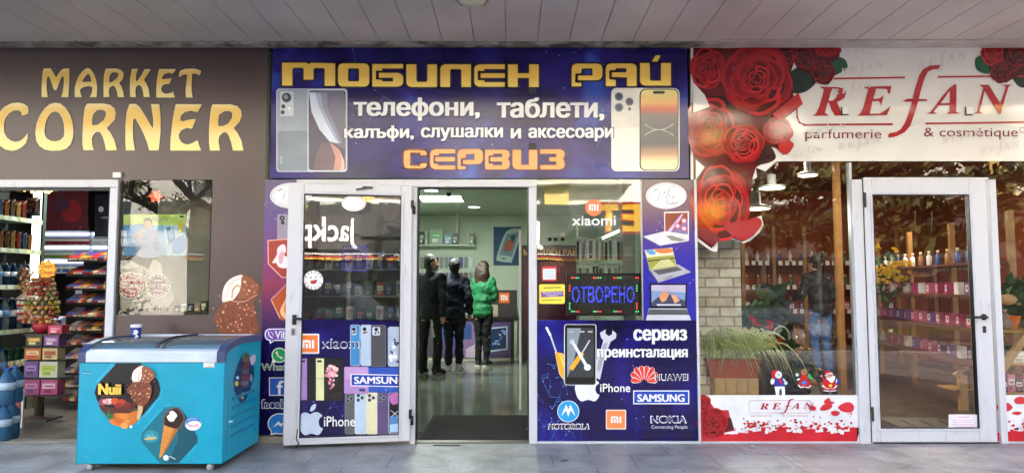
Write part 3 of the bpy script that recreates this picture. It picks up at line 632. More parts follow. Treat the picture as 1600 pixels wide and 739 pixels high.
# door leaf, opened outwards
HG = Vector((XX(644.5), -.034, 0)); FE = Vector((P(447, 500, -.2).x, -.2, 0)); LA = math.atan2(HG.y - FE.y, HG.x - FE.x); LW = (HG - FE).length
LP = PL(FE, LA, True); LP.o = Vector((FE.x, FE.y, 0))
lf = thing('door_leaf', 'white framed glass door leaf swung open with phone pictures on its lower half', 'door', FE, LA, local=True)
g0, g1 = LP.uv(474, 400)[0], LP.uv(626, 400)[0]; gz0, gz1 = LP.uv(550, 680)[1], LP.uv(550, 305)[1]; lz0, lz1 = .03, LP.uv(550, 288.5)[1]
b = B(PVC); Y0, Y1 = -.034, .03
b.box(0, g0, Y0, Y1, lz0, lz1).box(g1, LW, Y0, Y1, lz0, lz1).box(g0 + .0005, g1 - .0005, Y0, Y1, lz0, gz0).box(g0 + .0005, g1 - .0005, Y0, Y1, gz1, lz1).build('leaf_frame', lf, .007)
k = .022; b = B(PVC2); b.box(g0 - k, g0, Y0 - .006, Y0, gz0 - k, gz1 + k).box(g1, g1 + k, Y0 - .006, Y0, gz0 - k, gz1 + k).box(g0, g1, Y0 - .0055, Y0, gz0 - k, gz0).box(g0, g1, Y0 - .0055, Y0, gz1, gz1 + k).build('glazing_bead', lf, .003)
b = B(BLK); k = .007; b.box(g0, g0 + k, Y0 - .003, 0, gz0, gz1).box(g1 - k, g1, Y0 - .003, 0, gz0, gz1).box(g0 + k, g1 - k, Y0 - .003, 0, gz0, gz0 + k).box(g0 + k, g1 - k, Y0 - .003, 0, gz1 - k, gz1).build('gasket', lf)
GLF = glass('leaf', 2.25)
B(GLF).poly([(g0, -.01, gz0), (g1, -.01, gz0), (g1, -.01, gz1), (g0, -.01, gz1)]).build('pane', lf)
def leafpt(px, py): return LP.uv(px, py)
hu, hz = leafpt(461, 497)
b = B(BLK); b.box(hu - .016, hu + .016, Y0 - .012, Y0, hz - .05, hz + .03).tube([(hu, Y0 - .01, hz), (hu, Y0 - .05, hz), (hu + .02, Y0 - .055, hz), (hu + .13, Y0 - .055, hz - .004)], .0095).build('handle', lf, .002)
lu, lzz = leafpt(459, 517)
b = B(M('#8f8f94', .3, .9)); b.box(lu - .014, lu + .014, Y0 - .008, Y0, lzz - .03, lzz + .025); b.use(BLK).box(lu - .004, lu + .004, Y0 - .0095, Y0 - .0082, lzz - .012, lzz + .01).build('lock_cylinder', lf, .002)
cu, cz = leafpt(571, 295)
B(BLK).box(cu - .02, cu + .06, Y0 - .016, Y0, cz - .004, cz + .012).beam((cu - .075, Y0 - .012, cz - .014), (cu + .01, Y0 - .02, cz + .0), .012, .012).build('closer_bracket', lf)
for n_, (a, c) in enumerate(((314, 326), (638, 652))):
    t0, t1 = leafpt(643, c)[1], leafpt(643, a)[1]
    B(BLK).box(LW - .012, LW + .012, Y0 - .014, Y0 + .004, t0, t1).cyl((LW + .014, Y0 - .012, t0 - .05), (LW + .014, Y0 - .012, t1 - .05), .012).build('hinge', lf)
cb = [leafpt(*q) for q in ((466, 668), (464, 684), (468, 690), (463, 705))]
b = B(BLK); b.tube([(u, Y0 - .01 - i * .004, max(z, .012)) for i, (u, z) in enumerate(cb)], .0045, 6)
tag(b.build('door_cable'), 'black cable hanging at the lower free corner of the open door leaf', 'cable'); bpy.data.objects['door_cable'].location = FE; bpy.data.objects['door_cable'].rotation_euler = (0, 0, LA)
# film on the lower half of the leaf
LGP = PL(FE, LA, True); L0 = .013
p = Pr(LGP, lift=L0); p.shape([(473.5, 497.5), (626.5, 502), (624, 677), (467, 684)], GAL2)
p.part('printed_film', lf)
p = Pr(LGP, lift=L0 + .002); network(p, 590, 590, 30, 12, 20, 21, .35); network(p, 500, 640, 30, 24, 26, 22, .3, M('#4a48b0', .2))
p.rect(467, 521, 499, 552, WHT, 1.5); p.rect(469, 523, 497, 550, ORG, 1)
def mi(p, x0, y0, x1, y1, m):
    w, h = x1 - x0, y1 - y0; t = w * .17
    p.shape([(x0, y1), (x0, y0), (x0 + w * .6, y0), (x0 + w * .72, y0 + h * .15), (x0 + w * .72, y1), (x0 + w * .72 - t, y1), (x0 + w * .72 - t, y0 + h * .25), (x0 + t, y0 + h * .25), (x0 + t, y1)], m)
    p.rect(x0 + w * .28, y0 + h * .42, x0 + w * .28 + t, y1, m); p.rect(x1 - t, y0, x1, y1, m)
mi(p, 473, 531, 491, 543.5, WHT)
p.text('xiaomi', 504, 529.5, 566, 543.5, M('#dfe2ee', .25), bold=.015, grow=.8); p.text('xiaomi', 504.5, 530.5, 565.5, 542.5, M('#3a3468', .25), bold=-.005)
p.part('printed_orange_emblem', lf)
def backphone(p, x0, y0, x1, y1, c, cam='sq', edge='#c8ccd8'):
    p.rect(x0, y0, x1, y1, M(edge, .2), 3); p.rect(x0 + .8, y0 + .8, x1 - .8, y1 - .8, M(c, .2), 2.5); w = x1 - x0
    if cam == 'sq':
        p.rect(x0 + 2.5, y0 + 3, x0 + w * .62, y0 + 16, M('#c4ccd6', .25), 2); p.ell(x0 + w * .36, y0 + 6.8, 3, 3, M('#2a2c34', .2)); p.ell(x0 + w * .32, y0 + 12.5, 1.6, 1.6, M('#2a2c34', .2)); p.ell(x0 + w * .5, y0 + 11.5, 1.4, 1.4, M('#2a2c34', .2))
    else:
        for a, e in ((.3, 5), (.3, 12), (.62, 8.5)): p.ell(x0 + w * a, y0 + e, 2.9, 2.9, M('#8a8f98', .2)); p.ell(x0 + w * a, y0 + e, 2, 2, M('#22242c', .2))
p = Pr(LGP, lift=L0 + .003)
backphone(p, 547.5, 507, 563, 571, '#3f8ac8'); backphone(p, 563.5, 507, 581, 571, '#b4c8e0'); backphone(p, 579.5, 507.5, 603, 572, '#4a4a50', edge='#7a7c84')
p.rect(606, 510, 625, 572, M('#a8b4cc', .2), 4)
rn = random.Random(5)
for i in range(14): p.ell(rn.uniform(609, 622), rn.uniform(530, 566), rn.uniform(1.5, 4), rn.uniform(1.5, 4), M(rn.choice(['#e8eaf0', '#2c3048', '#d0d6e6', '#4c5878']), .2), rn.uniform(0, 90))
p.part('printed_phone_row', lf)
p = Pr(LGP, lift=L0 + .003)
p.rect(469, 558.5, 536, 625, M('#0c0b18', .2)); p.rect(468.5, 559.5, 480, 624, M('#a884c8', .2)); p.rect(494, 559.5, 506.5, 624.5, M('#e4e4b0', .2)); p.rect(507.5, 559, 535.5, 624.5, M('#1c1a1c', .2), 1.5); p.rect(496, 562, 503, 565.5, M('#23242a', .2), 1); p.rect(470, 562, 477, 565.5, M('#3c2c50', .2), 1); p.rect(494, 590, 506.5, 591, M('#b8b890', .2)); p.rect(468.5, 590, 480, 591, M('#8a68a8', .2))
for i in range(30):
    a, r_ = rn.uniform(0, 6.28), rn.uniform(0, 12); p.ell(521 + r_ * .95 * math.cos(a), 582 + r_ * math.sin(a), rn.uniform(1.5, 4.2), rn.uniform(1.2, 3), M(rn.choice(['#f0b8c0', '#e89aa8', '#f8d8dc', '#d87890', '#f4c8cc']), .2), rn.uniform(0, 180))
for i in range(8): p.ell(rn.uniform(514, 526), rn.uniform(594, 606), rn.uniform(1, 3), rn.uniform(1, 2.4), M(rn.choice(['#e8a8b4', '#c86880']), .2), rn.uniform(0, 180))
p.rect(538, 572, 576, 614, M('#b088c4', .2), 2); p.rect(539, 572.5, 575, 592, M('#c09ad0', .2), 2); p.rect(561, 606, 571, 610.5, M('#3c2c50', .2), 2)
p.rect(576, 573, 625, 612, M('#2850b0', .2)); network(p, 600, 592, 14, 10, 14, 31, .35, M('#4f9ae8', .2))
p.shape([(548, 583), (625, 584.5), (625, 603.5), (548, 602)], WHT); p.shape([(549.5, 584.3), (625, 585.8), (625, 602.2), (549.5, 600.7)], BLU); p.text('SAMSUNG', 553.5, 587.5, 634, 598.5, WHT, bold=.02, heavy=.35)
p.part('printed_folding_phones', lf)
p = Pr(LGP, lift=L0 + .003)
backphone(p, 539, 613, 555.5, 677, '#5c6064', 'tri', '#7c8084'); backphone(p, 554.5, 612, 573, 677, '#b8cce4', 'tri', '#dfe6f0'); backphone(p, 572, 612, 590.5, 677, '#dcd8b8', 'tri', '#e8e6d0'); backphone(p, 589.5, 612, 606, 677, '#5a4c78', 'tri', '#7a6c98')
p.rect(607, 612, 624, 676.5, M('#c8ccd8', .2), 3); p.rect(608, 613, 623.5, 675.5, M('#14121c', .2), 3); p.shape([(609, 616), (622, 614), (622, 628), (612, 630)], M('#c070b8', .2), True); p.shape([(609, 650), (623, 648), (623, 674), (609, 674)], M('#5888c8', .2)); p.shape([(609, 662), (623, 660), (623, 674), (609, 674)], M('#a8d0f0', .2)); p.line([(611, 640), (617, 645), (623, 640)], .7, WHT); p.line([(611, 650), (617, 645), (623, 650)], .7, WHT)
p.part('printed_phone_row', lf)
def apple(p, x0, y0, x1, y1, m):
    w, h = x1 - x0, y1 - y0; t = lambda q: [(x0 + a * w, y0 + c * h) for a, c in q]
    p.shape(t([(.5, .33), (.62, .28), (.78, .265), (.93, .33), (.985, .39), (.88, .46), (.835, .57), (.86, .69), (.93, .76), (1.0, .79), (.95, .89), (.86, .98), (.76, 1.0), (.66, .975), (.55, .955), (.45, .965), (.33, 1.0), (.22, .985), (.1, .87), (.02, .68), (.0, .52), (.06, .38), (.18, .29), (.32, .28), (.43, .31)]), m, True)
    p.shape(t([(.49, .235), (.5, .14), (.57, .05), (.7, .0), (.72, .08), (.68, .16), (.6, .22)]), m, True)
p = Pr(LGP, lift=L0 + .003); APW = M('#c4d2ea', .25)
apple(p, 466.5, 630, 504.5, 678.5, APW); p.text('iPhone', 506.5, 649.5, 555, 665, M('#14104a', .3), bold=.03, grow=1); p.text('iPhone', 506.5, 649.5, 555, 665, WHT, bold=.015)
p.part('printed_fruit_emblem', lf)
# stickers on the leaf's glass
p = Pr(LGP, lift=L0); p.ell(490, 437.5, 15, 15, M('#e6e8ea', .3)); p.ell(490, 437.5, 10.5, 10.5, M('#f2f3f3', .3), hole=.96)
for k in range(14):
    a = R(k * 360 / 14); x, y = 490 + 12.4 * math.cos(a), 437.5 + 12.4 * math.sin(a)
    if k not in (0, 7): p.line([(x - 1.2 * math.cos(a), y - 1.2 * math.sin(a)), (x + 1.2 * math.cos(a), y + 1.2 * math.sin(a))], 1.3, M('#5a6470', .3))
p.shape([(484.5, 439), (496, 436.5), (495, 441.5), (490, 444), (486, 442.5)], RED); p.ell(486.5, 433.5, 1.2, 1.2, M('#3c424c', .3)); p.ell(494, 432.5, 1.2, 1.2, M('#3c424c', .3))
tag(p.part('smile_sticker'), 'round white sticker with a red smile on the open glass door', 'sticker')
p = Pr(LGP, lift=L0); p.ell(553, 318, 19, 12.5, M('#dfe4e8', .3)); p.outline(el(553, 318, 17, 10.6), .7, M('#a8b0b8', .3))
tag(p.part('oval_sticker'), 'blank white oval sticker at the top of the open glass door', 'sticker')
p = Pr(LGP, lift=L0); BL = M('#2c2a9c', .3)
p.outline(rr(536, 384, 575, 423, 2), 1.2, BL); p.outline(rr(550, 387, 572, 401, 1), .9, BL); p.outline(rr(550, 404, 572, 418, 1), .9, BL); p.line([(538, 418.5), (550, 418.5)], 1.0, BL); p.line([(538, 405), (548, 405)], .9, BL)
for y in (390, 394, 398, 408, 412, 415.5): p.line([(553, y), (569, y)], .7, BL); p.line([(539, y), (547, y)], .6, BL)
tag(p.part('timetable_sticker'), 'blue outlined timetable sticker in the middle of the open glass door', 'sticker')
for n_ in ('smile_sticker', 'oval_sticker', 'timetable_sticker'): o = bpy.data.objects[n_]; o.location = FE; o.rotation_euler = (0, 0, LA)

# window right of the entrance
wr = thing('shop_window', 'glass window right of the middle entrance above the repair poster', 'window', (XX(920), 0, 0))
a0, a1, a2 = j3 + .001, XX(1004), XX(1085); zm = ZZ(500); zbr = ZZ(688)
B(PVC2).box(a0, a2 + .02, -.025, .06, .0, zbr - .001).build('bottom_rail', wr, .005)
B(M('#c9cad0', .4)).box(a2 + .0005, XX(1089), -.02, .05, zbr, ZF).build('side_rail', wr, .004)
B(GLP).poly([(a0, .01, zm), (a1, .01, zm), (a1, .01, ZF + .01), (a0, .01, ZF + .01)]).build('window_pane', wr)
B(M('#9aa0a6', .3, .5)).box(a1 - .012, a1, .0, .05, zm, ZF).build('mullion', wr)
PP = PL((0, -.008, 0))
ps = thing('laptop_poster', 'purple strip poster with three laptops right of the shop window', 'poster', (XX(1043), 0, zm))
STR2 = grad('right_strip', [(0, '#2c2ca0'), (.45, '#3230a4'), (.68, '#4a3878'), (.82, '#5f4660'), (1, '#5a4850')], 'Z', .15, 1.5)
B(STR2).box(a1 + .001, a2, -.008, .02, zm + .001, ZF).build('poster_panel', ps)
p = Pr(PP); network(p, 1045, 420, 20, 35, 46, 41, .3, M('#5a62d8', .2)); network(p, 1030, 350, 14, 20, 16, 42, .3, M('#7a60b0', .2)); mr_oval(p, 1041, 306, 32, 20.5); p.part('oval_emblem', ps)
q = lambda pts: Z(900, 270, 4.926, pts)
p = Pr(PP, lift=.004)
p.shape(q([(520,490),(680,450),(868,525),(650,560)]), M('#d8dae0', .25)); p.shape(q([(520,490),(650,560),(650,566),(520,496)]), M('#9a9ca8', .25)); p.shape(q([(690,488),(735,482),(840,518),(800,528),(735,520)]), M('#8a8580', .3))
p.shape(q([(676,302),(868,297),(868,522),(680,455)]), M('#e4dfe2', .25)); p.shape(q([(684,312),(858,307),(860,475),(686,450)]), M('#8a3c2a', .25)); p.shape(q([(700,452),(760,380),(810,320),(825,318),(790,380),(730,455)]), M('#c8b0e0', .25)); p.shape(q([(740,456),(780,420),(858,360),(860,474)]), M('#7a78b8', .25))
for a, c, r_ in ((830, 370, 24), (780, 410, 24), (830, 430, 26)): p.ell(*q([(a, c)])[0], r_ / 4.9, r_ / 4.9, M('#c0506a', .25)); p.ell(*q([(a, c)])[0], r_ / 8, r_ / 8, M('#e0d0e0', .25))
p.part('printed_laptop', ps)
q = lambda pts: Z(830, 270, 3.212, pts)
p = Pr(PP, lift=.004)
p.shape(q([(590,478),(738,460),(802,498),(640,550)]), M('#a8aab4', .25)); p.shape(q([(590,478),(640,550),(640,556),(588,484)]), M('#6c6e78', .25)); p.shape(q([(610,490),(730,470),(760,487),(640,512)]), M('#4a4c54', .3)); p.shape(q([(660,530),(700,515),(718,520),(680,536)]), M('#8c8e98', .25))
p.shape(q([(567,388),(708,375),(730,470),(596,490)]), M('#b8b48a', .25)); p.shape(q([(572,390),(706,378),(712,412),(582,425)]), M('#e8dcc0', .25)); p.shape(q([(575,392),(610,388),(625,405),(600,412)]), M('#4a9ad0', .25), True); p.shape(q([(620,386),(700,380),(706,398),(650,404)]), M('#d87848', .25), True); p.shape(q([(580,425),(714,413),(726,468),(598,486)]), M('#9aa040', .25)); p.shape(q([(584,440),(720,425),(721,430),(586,446)]), M('#3a3c20', .25)); p.shape(q([(650,438),(690,432),(725,466),(600,484)]), M('#c8c890', .25))
p.part('printed_laptop', ps)
p = Pr(PP, lift=.004)
p.shape(q([(590,680),(780,680),(802,739),(575,739)]), M('#c8cad4', .25)); p.shape(q([(592,684),(778,684),(794,712),(582,712)]), M('#2c2c34', .3))
for k in range(4): p.line(q([(594 - k * 2, 689 + k * 6), (776 + k * 4, 689 + k * 6)]), .5, M('#8c8e98', .3))
p.shape(q([(594,555),(782,555),(778,678),(596,678)]), M('#14141a', .2)); p.shape(q([(602,563),(774,563),(771,668),(604,668)]), M('#7a94c0', .25)); p.shape(q([(602,563),(774,563),(774,600),(602,590)]), M('#b8b0c8', .25))
p.shape(q([(604,650),(640,620),(670,590),(690,610),(720,612),(745,632),(771,640),(771,668),(604,668)]), M('#3c4460', .25)); p.shape(q([(640,620),(670,588),(690,610),(676,640),(655,650)]), M('#d8946a', .25)); p.shape(q([(700,612),(722,612),(745,640),(720,655)]), M('#e0a078', .25)); p.rect(*q([(630, 658)])[0], *q([(750, 666)])[0], M('#c8ccd8', .25), .5)
p.part('printed_laptop', ps)
# repair poster
pr_ = thing('repair_poster', 'wide purple repair service poster with phone maker emblems below the shop window', 'poster', (XX(960), 0, zbr))
B(GAL2).box(a0, a2, -.008, .02, zbr, zm).build('poster_panel', pr_)
q = lambda pts: Z(830, 490, 3.215, pts)
p = Pr(PP); network(p, 868, 600, 16, 22, 60, 51, .35, M('#3a8ae8', .2), 30); network(p, 875, 655, 22, 20, 60, 52, .3, M('#4f78d8', .2), 30); network(p, 990, 610, 60, 50, 60, 53, .25, M('#3c38a8', .2), 40); p.part('printed_network', pr_)
p = Pr(PP, lift=.004); YEL = M('#e8a82a', .25); TOOL = M('#c8ccd6', .25)
p.shape(q([(118,190),(160,200),(175,240),(172,345),(140,300)]), M('#f0d8a8', .25)); p.shape(q([(120,195),(150,195),(172,235),(170,335),(142,295)]), YEL); p.shape(q([(136,200),(148,200),(170,260),(170,290)]), M('#f4d060', .25)); p.line(q([(82, 78), (95, 105), (125, 190)]), 2.4, TOOL); p.line(q([(78, 72), (94, 104)]), 3.6, M('#e4e6ee', .25))
p.shape(q([(345,95),(375,78),(372,98),(388,112),(405,104),(408,82),(428,100),(425,122),(398,140),(370,215),(345,330),(325,320),(325,235),(350,175),(362,135),(350,118)]), M('#c4c8d4', .25)); p.shape(q([(362,150),(385,140),(345,290),(328,280)]), M('#a0a4b4', .25))
p.rect(*q([(165, 52)])[0], *q([(327, 358)])[0], M('#d8dae0', .25), 4); p.rect(*q([(169, 55)])[0], *q([(323, 355)])[0], M('#111114', .2), 3.5); p.rect(*q([(180, 72)])[0], *q([(314, 318)])[0], M('#8a94a0', .2)); p.shape(q([(250,72),(314,72),(314,318),(182,318),(215,230)]), M('#3a3c42', .2))
for a in (190, 245, 285): p.rect(*q([(a, 86)])[0], *q([(a + 22, 93)])[0], M('#b8bcc4', .2))
p.line(q([(205, 270), (250, 205)]), 7, YEL); p.line(q([(250, 205), (292, 135)]), 2, TOOL); p.line(q([(210, 145), (285, 275)]), 4.6, M('#dfe2ea', .25)); p.ell(*q([(205, 140)])[0], 4, 4, TOOL, hole=.45); p.ell(*q([(282, 268)])[0], 5.4, 5, M('#e8eaf0', .25), hole=.4)
p.part('printed_phone_and_tools', pr_)
def svc(t, a, par='printed_lettering', m=WHT, **k): p.text(t, *q([(a[0], a[1])])[0], *q([(a[2], a[3])])[0], m, **k)
p = Pr(PP, lift=.004)
for m_, g_ in ((M('#1a1440', .3), .8), (WHT, 0)):
    svc('сервиз', (513, 78, 782, 152), m=m_, bold=.022, grow=g_, heavy=.8 - .1 * g_); svc('преинсталация', (330, 176, 785, 232), m=m_, bold=.022, grow=g_, heavy=.55)
p.part('printed_lettering', pr_)
p = Pr(PP, lift=.004)
apple(p, *q([(220, 290)])[0], *q([(342, 438)])[0], M('#e4e8f2', .25)); svc('iPhone', (346, 350, 497, 392), bold=.015)
p.part('printed_fruit_emblem', pr_)
p = Pr(PP, lift=.004); HR = M('#e04038', .25); c0 = q([(567, 340)])[0]
for s_ in (-1, 1):
    for k, (an, L) in enumerate(((8, 25), (30, 25.5), (54, 23), (79, 18.5))):
        a = R(an) * s_; d = (math.sin(a), -math.cos(a)); e = (-d[1], d[0]); base = (c0[0] + s_ * 1.2 + d[0] * 3, c0[1] + .6 + d[1] * 3); tip = (base[0] + d[0] * L * .88, base[1] + d[1] * L * .88)
        for m_, wd in ((WHT, 4.6), (HR, 3.5)):
            mid = (base[0] + d[0] * L * .62, base[1] + d[1] * L * .62)
            p.shape([base, (mid[0] + e[0] * wd, mid[1] + e[1] * wd), (tip[0] + e[0] * wd * .5, tip[1] + e[1] * wd * .5), (tip[0] - e[0] * wd * .5, tip[1] - e[1] * wd * .5), (mid[0] - e[0] * wd, mid[1] - e[1] * wd)], m_, True)
p.text('HUAWEI', *q([(622, 303)])[0], *q([(785, 333)])[0], WHT, bold=.02, grow=.7); p.text('HUAWEI', *q([(624, 305)])[0], *q([(783, 331)])[0], M('#241c5c', .25), bold=-.004)
p.part('printed_petal_emblem', pr_)
p = Pr(PP, lift=.004)
p.rect(*q([(512, 384)])[0], *q([(793, 453)])[0], WHT); p.rect(*q([(517, 389)])[0], *q([(788, 448)])[0], M('#1d46b4', .25)); svc('SAMSUNG', (532, 403, 770, 441), bold=.022, heavy=.4)
p.part('printed_blue_emblem', pr_)
p = Pr(PP, lift=.004)
p.ell(*q([(186, 489)])[0], 17.2, 17, WHT); p.ell(*q([(186, 489)])[0], 16.2, 16, M('#2c9ede', .25))
p.shape(q([(152,513),(163,480),(176,455),(183,470),(186,485),(189,470),(197,455),(210,480),(222,513),(205,493),(197,485),(190,505),(186,515),(182,505),(175,485),(168,493)]), WHT)
svc('MOTOROLA', (88, 554, 288, 575), m=WHT, bold=.03, grow=1.4, shear=.2, heavy=.6); svc('MOTOROLA', (88, 554, 288, 575), m=M('#14122c', .3), bold=.022, shear=.2, heavy=.3)
p.part('printed_round_emblem', pr_)
p = Pr(PP, lift=.004)
p.rect(*q([(375, 481)])[0], *q([(476, 579)])[0], M('#f6e4d8', .25), 1.5); p.rect(*q([(380, 486)])[0], *q([(471, 574)])[0], M('#ee8a50', .25), 1); mi(p, *q([(400, 514)])[0], *q([(452, 547)])[0], WHT)
p.part('printed_orange_emblem', pr_)
p = Pr(PP, lift=.004)
svc('NOKIA', (601, 513, 778, 546), m=WHT, bold=.03, grow=.9, heavy=.5); svc('NOKIA', (603, 515, 776, 544), m=M('#1a1a6c', .3), bold=.02, heavy=.4); svc('Connecting People', (603, 558, 785, 580), m=M('#d4d8ea', .25), bold=.015)
p.part('printed_dark_blue_lettering', pr_)
# things on the window glass
GP = PL((0, .008, 0)); HAZ = M('#c8d4cc', .3, alpha=.06)
p = Pr(GP, lift=.001); p.rect(888, 282, 968, 361, HAZ); p.ell(927.5, 324.5, 13.2, 13.2, M('#f0794a', .25)); mi(p, 920, 319.5, 935, 329.5, WHT); p.text('xiaomi', 894, 337.5, 962, 352.5, WHT, bold=.02)
tag(p.part('clear_film_sticker'), 'clear film with orange round emblem and white lettering on the shop window', 'sticker')
p = Pr(GP, lift=.001); p.rect(846.5, 416, 870, 439, M('#c8303c', .3), 2); p.rect(848.5, 420, 868, 436.5, M('#dfe6e8', .3), 1)
for k in range(5): p.line([(850.5, 423 + k * 2.7), (866, 423 + k * 2.7)], .7, M('#5f9ab8', .3))
tag(p.part('red_framed_sticker'), 'small white sticker in a red frame, above the yellow one', 'sticker')
p = Pr(GP, lift=.001); p.rect(842.5, 444, 882.5, 474.5, M('#f0dc50', .3), 2.5); p.shape([(845, 456), (880, 454.5), (881, 463), (846, 464.5)], M('#7a4aa0', .3)); p.text('БЕЗПЛАТЕН', 849, 456.2, 878, 459.4, WHT, bold=.01); p.text('ПАКЕТ', 853, 460.2, 872, 463, WHT, bold=.01)
p.line([(850, 449.5), (876, 449)], 1.4, M('#6a5c20', .3)); p.line([(847, 469), (878, 468)], 1.2, M('#8a7a30', .3))
tag(p.part('yellow_sticker'), 'yellow sticker with a purple band at the lower left of the shop window', 'sticker')
ls = thing('led_sign', 'dark LED open sign with blue dotted letters hanging behind the shop window', 'LED sign', (XX(942, .06), .06, ZZ(460, .06)))
lx0, lx1, l0, l1 = XX(887, .06), XX(998, .06), ZZ(491, .06), ZZ(429, .06)
B(M('#2c3036', .35)).box(lx0, lx1, .06, .09, l0, l1).build('panel', ls, .004)
b = B(BLK); k = .012; b.box(lx0 - k, lx0, .05, .1, l0 - k, l1 + k).box(lx1, lx1 + k, .05, .1, l0 - k, l1 + k).box(lx0, lx1, .0502, .0998, l0 - k, l0).box(lx0, lx1, .0502, .0998, l1, l1 + k).build('frame', ls)
v, f = text_tris('ОТВОРЕНО', .0, 0, 1.0)
def inside(x, y):
    for t in f:
        for i in range(1, len(t) - 1):
            a, b_, c = v[t[0]], v[t[i]], v[t[i + 1]]
            d1 = (x - b_[0]) * (a[1] - b_[1]) - (a[0] - b_[0]) * (y - b_[1]); d2 = (x - c[0]) * (b_[1] - c[1]) - (b_[0] - c[0]) * (y - c[1]); d3 = (x - a[0]) * (c[1] - a[1]) - (c[0] - a[0]) * (y - a[1])
            if not ((d1 < 0 or d2 < 0 or d3 < 0) and (d1 > 0 or d2 > 0 or d3 > 0)): return True
    return False
b = B(M('#3040e0', .4, emit=.55, var=0)); LPn = PL((0, .058, 0)); rn = random.Random(2)
for iy in range(17):
    for ix in range(66):
        x, y = (ix + .5) / 66, (iy + .5) / 17
        if inside(x, y) and rn.random() < .8:
            u, w_ = LPn.uv(894 + x * 97, 472.5 - y * 25); r_ = .0031; b.add([(u - r_, .058, w_ - r_), (u + r_, .058, w_ - r_), (u + r_, .058, w_ + r_), (u - r_, .058, w_ + r_)], [(0, 1, 2, 3)])
b.build('led_lettering', ls)
b = B(); cl = [M('#e8382c', .4, emit=.6, var=0), M('#30c878', .4, emit=.5, var=0)]
for k in range(4):
    for i in range(4):
        for py in (434, 486.5):
            b.use(cl[(i // 2 + (py > 450)) % 2]); u, w_ = LPn.uv(893.5 + k * 34.5 - (k > 1) * 3 + i * 3.4, py); b.lathe((u, .057, w_), [(.006, 0), (.003, .003)], 6, 'Y')
for px in (890, 995):
    for i, py in enumerate((446, 450, 454, 474, 478, 482)): b.use(cl[i // 3 if px < 900 else 1 - i // 3]); u, w_ = LPn.uv(px, py); b.lathe((u, .057, w_), [(.006, 0), (.003, .003)], 6, 'Y')
b.build('led_border', ls)
# ================================================================ RIGHT SHOP: perfumery glass front
rg = lambda h: M(h, .07, ior=1.62, var=.05)
FW = nodemat('white_film', lambda n, l, tc, b: ramp(n, l, noise(n, l, tc, 2.5, 4), [(0.3, '#d4d2cf'), (0.7, '#dedcd9')]), .07, 1.62)
FRED = rg('#a92f38')
fx0, fx1 = XX(1089.5), XX(1690); YG = .01
pf = thing('perfumery_front', 'glass front of the perfumery with printed white film across its top', 'shop front', (XX(1345), 0, 0))
d0, d1 = XX(1338), XX(1549)     # door opening
zfl = ZZ(252); zbt = ZZ(617); zrail = ZZ(690)
b = B(PVC2); b.box(fx0, d0 - .001, -.02, .06, 0, zrail).box(d1 + .001, fx1, -.02, .06, 0, zrail); b.build('bottom_rail', pf, .005)
B(M('#b9b9c0', .4)).box(XX(1330), XX(1334), .0, .05, ZZ(690), ZZ(254)).build('mullion', pf)
b = B(GLR); b.poly([(fx0, YG, zrail), (XX(1330), YG, zrail), (XX(1330), YG, zfl), (fx0, YG, zfl)]); b.build('window_pane', pf)
b = B(GLR); b.poly([(XX(1334), YG, ZF), (XX(1548), YG, ZF), (XX(1548), YG, zfl), (XX(1334), YG, zfl)]); b.build('fanlight_pane', pf)
b = B(GLR); b.poly([(XX(1549), YG, zrail), (fx1, YG, zrail), (fx1, YG, zfl), (XX(1549), YG, zfl)]); b.build('window_pane', pf)
B(M('#5a5654')).box(XM + .004, fx1, .012, .03, zfl, ZC + .02).build('film_backing', pf)
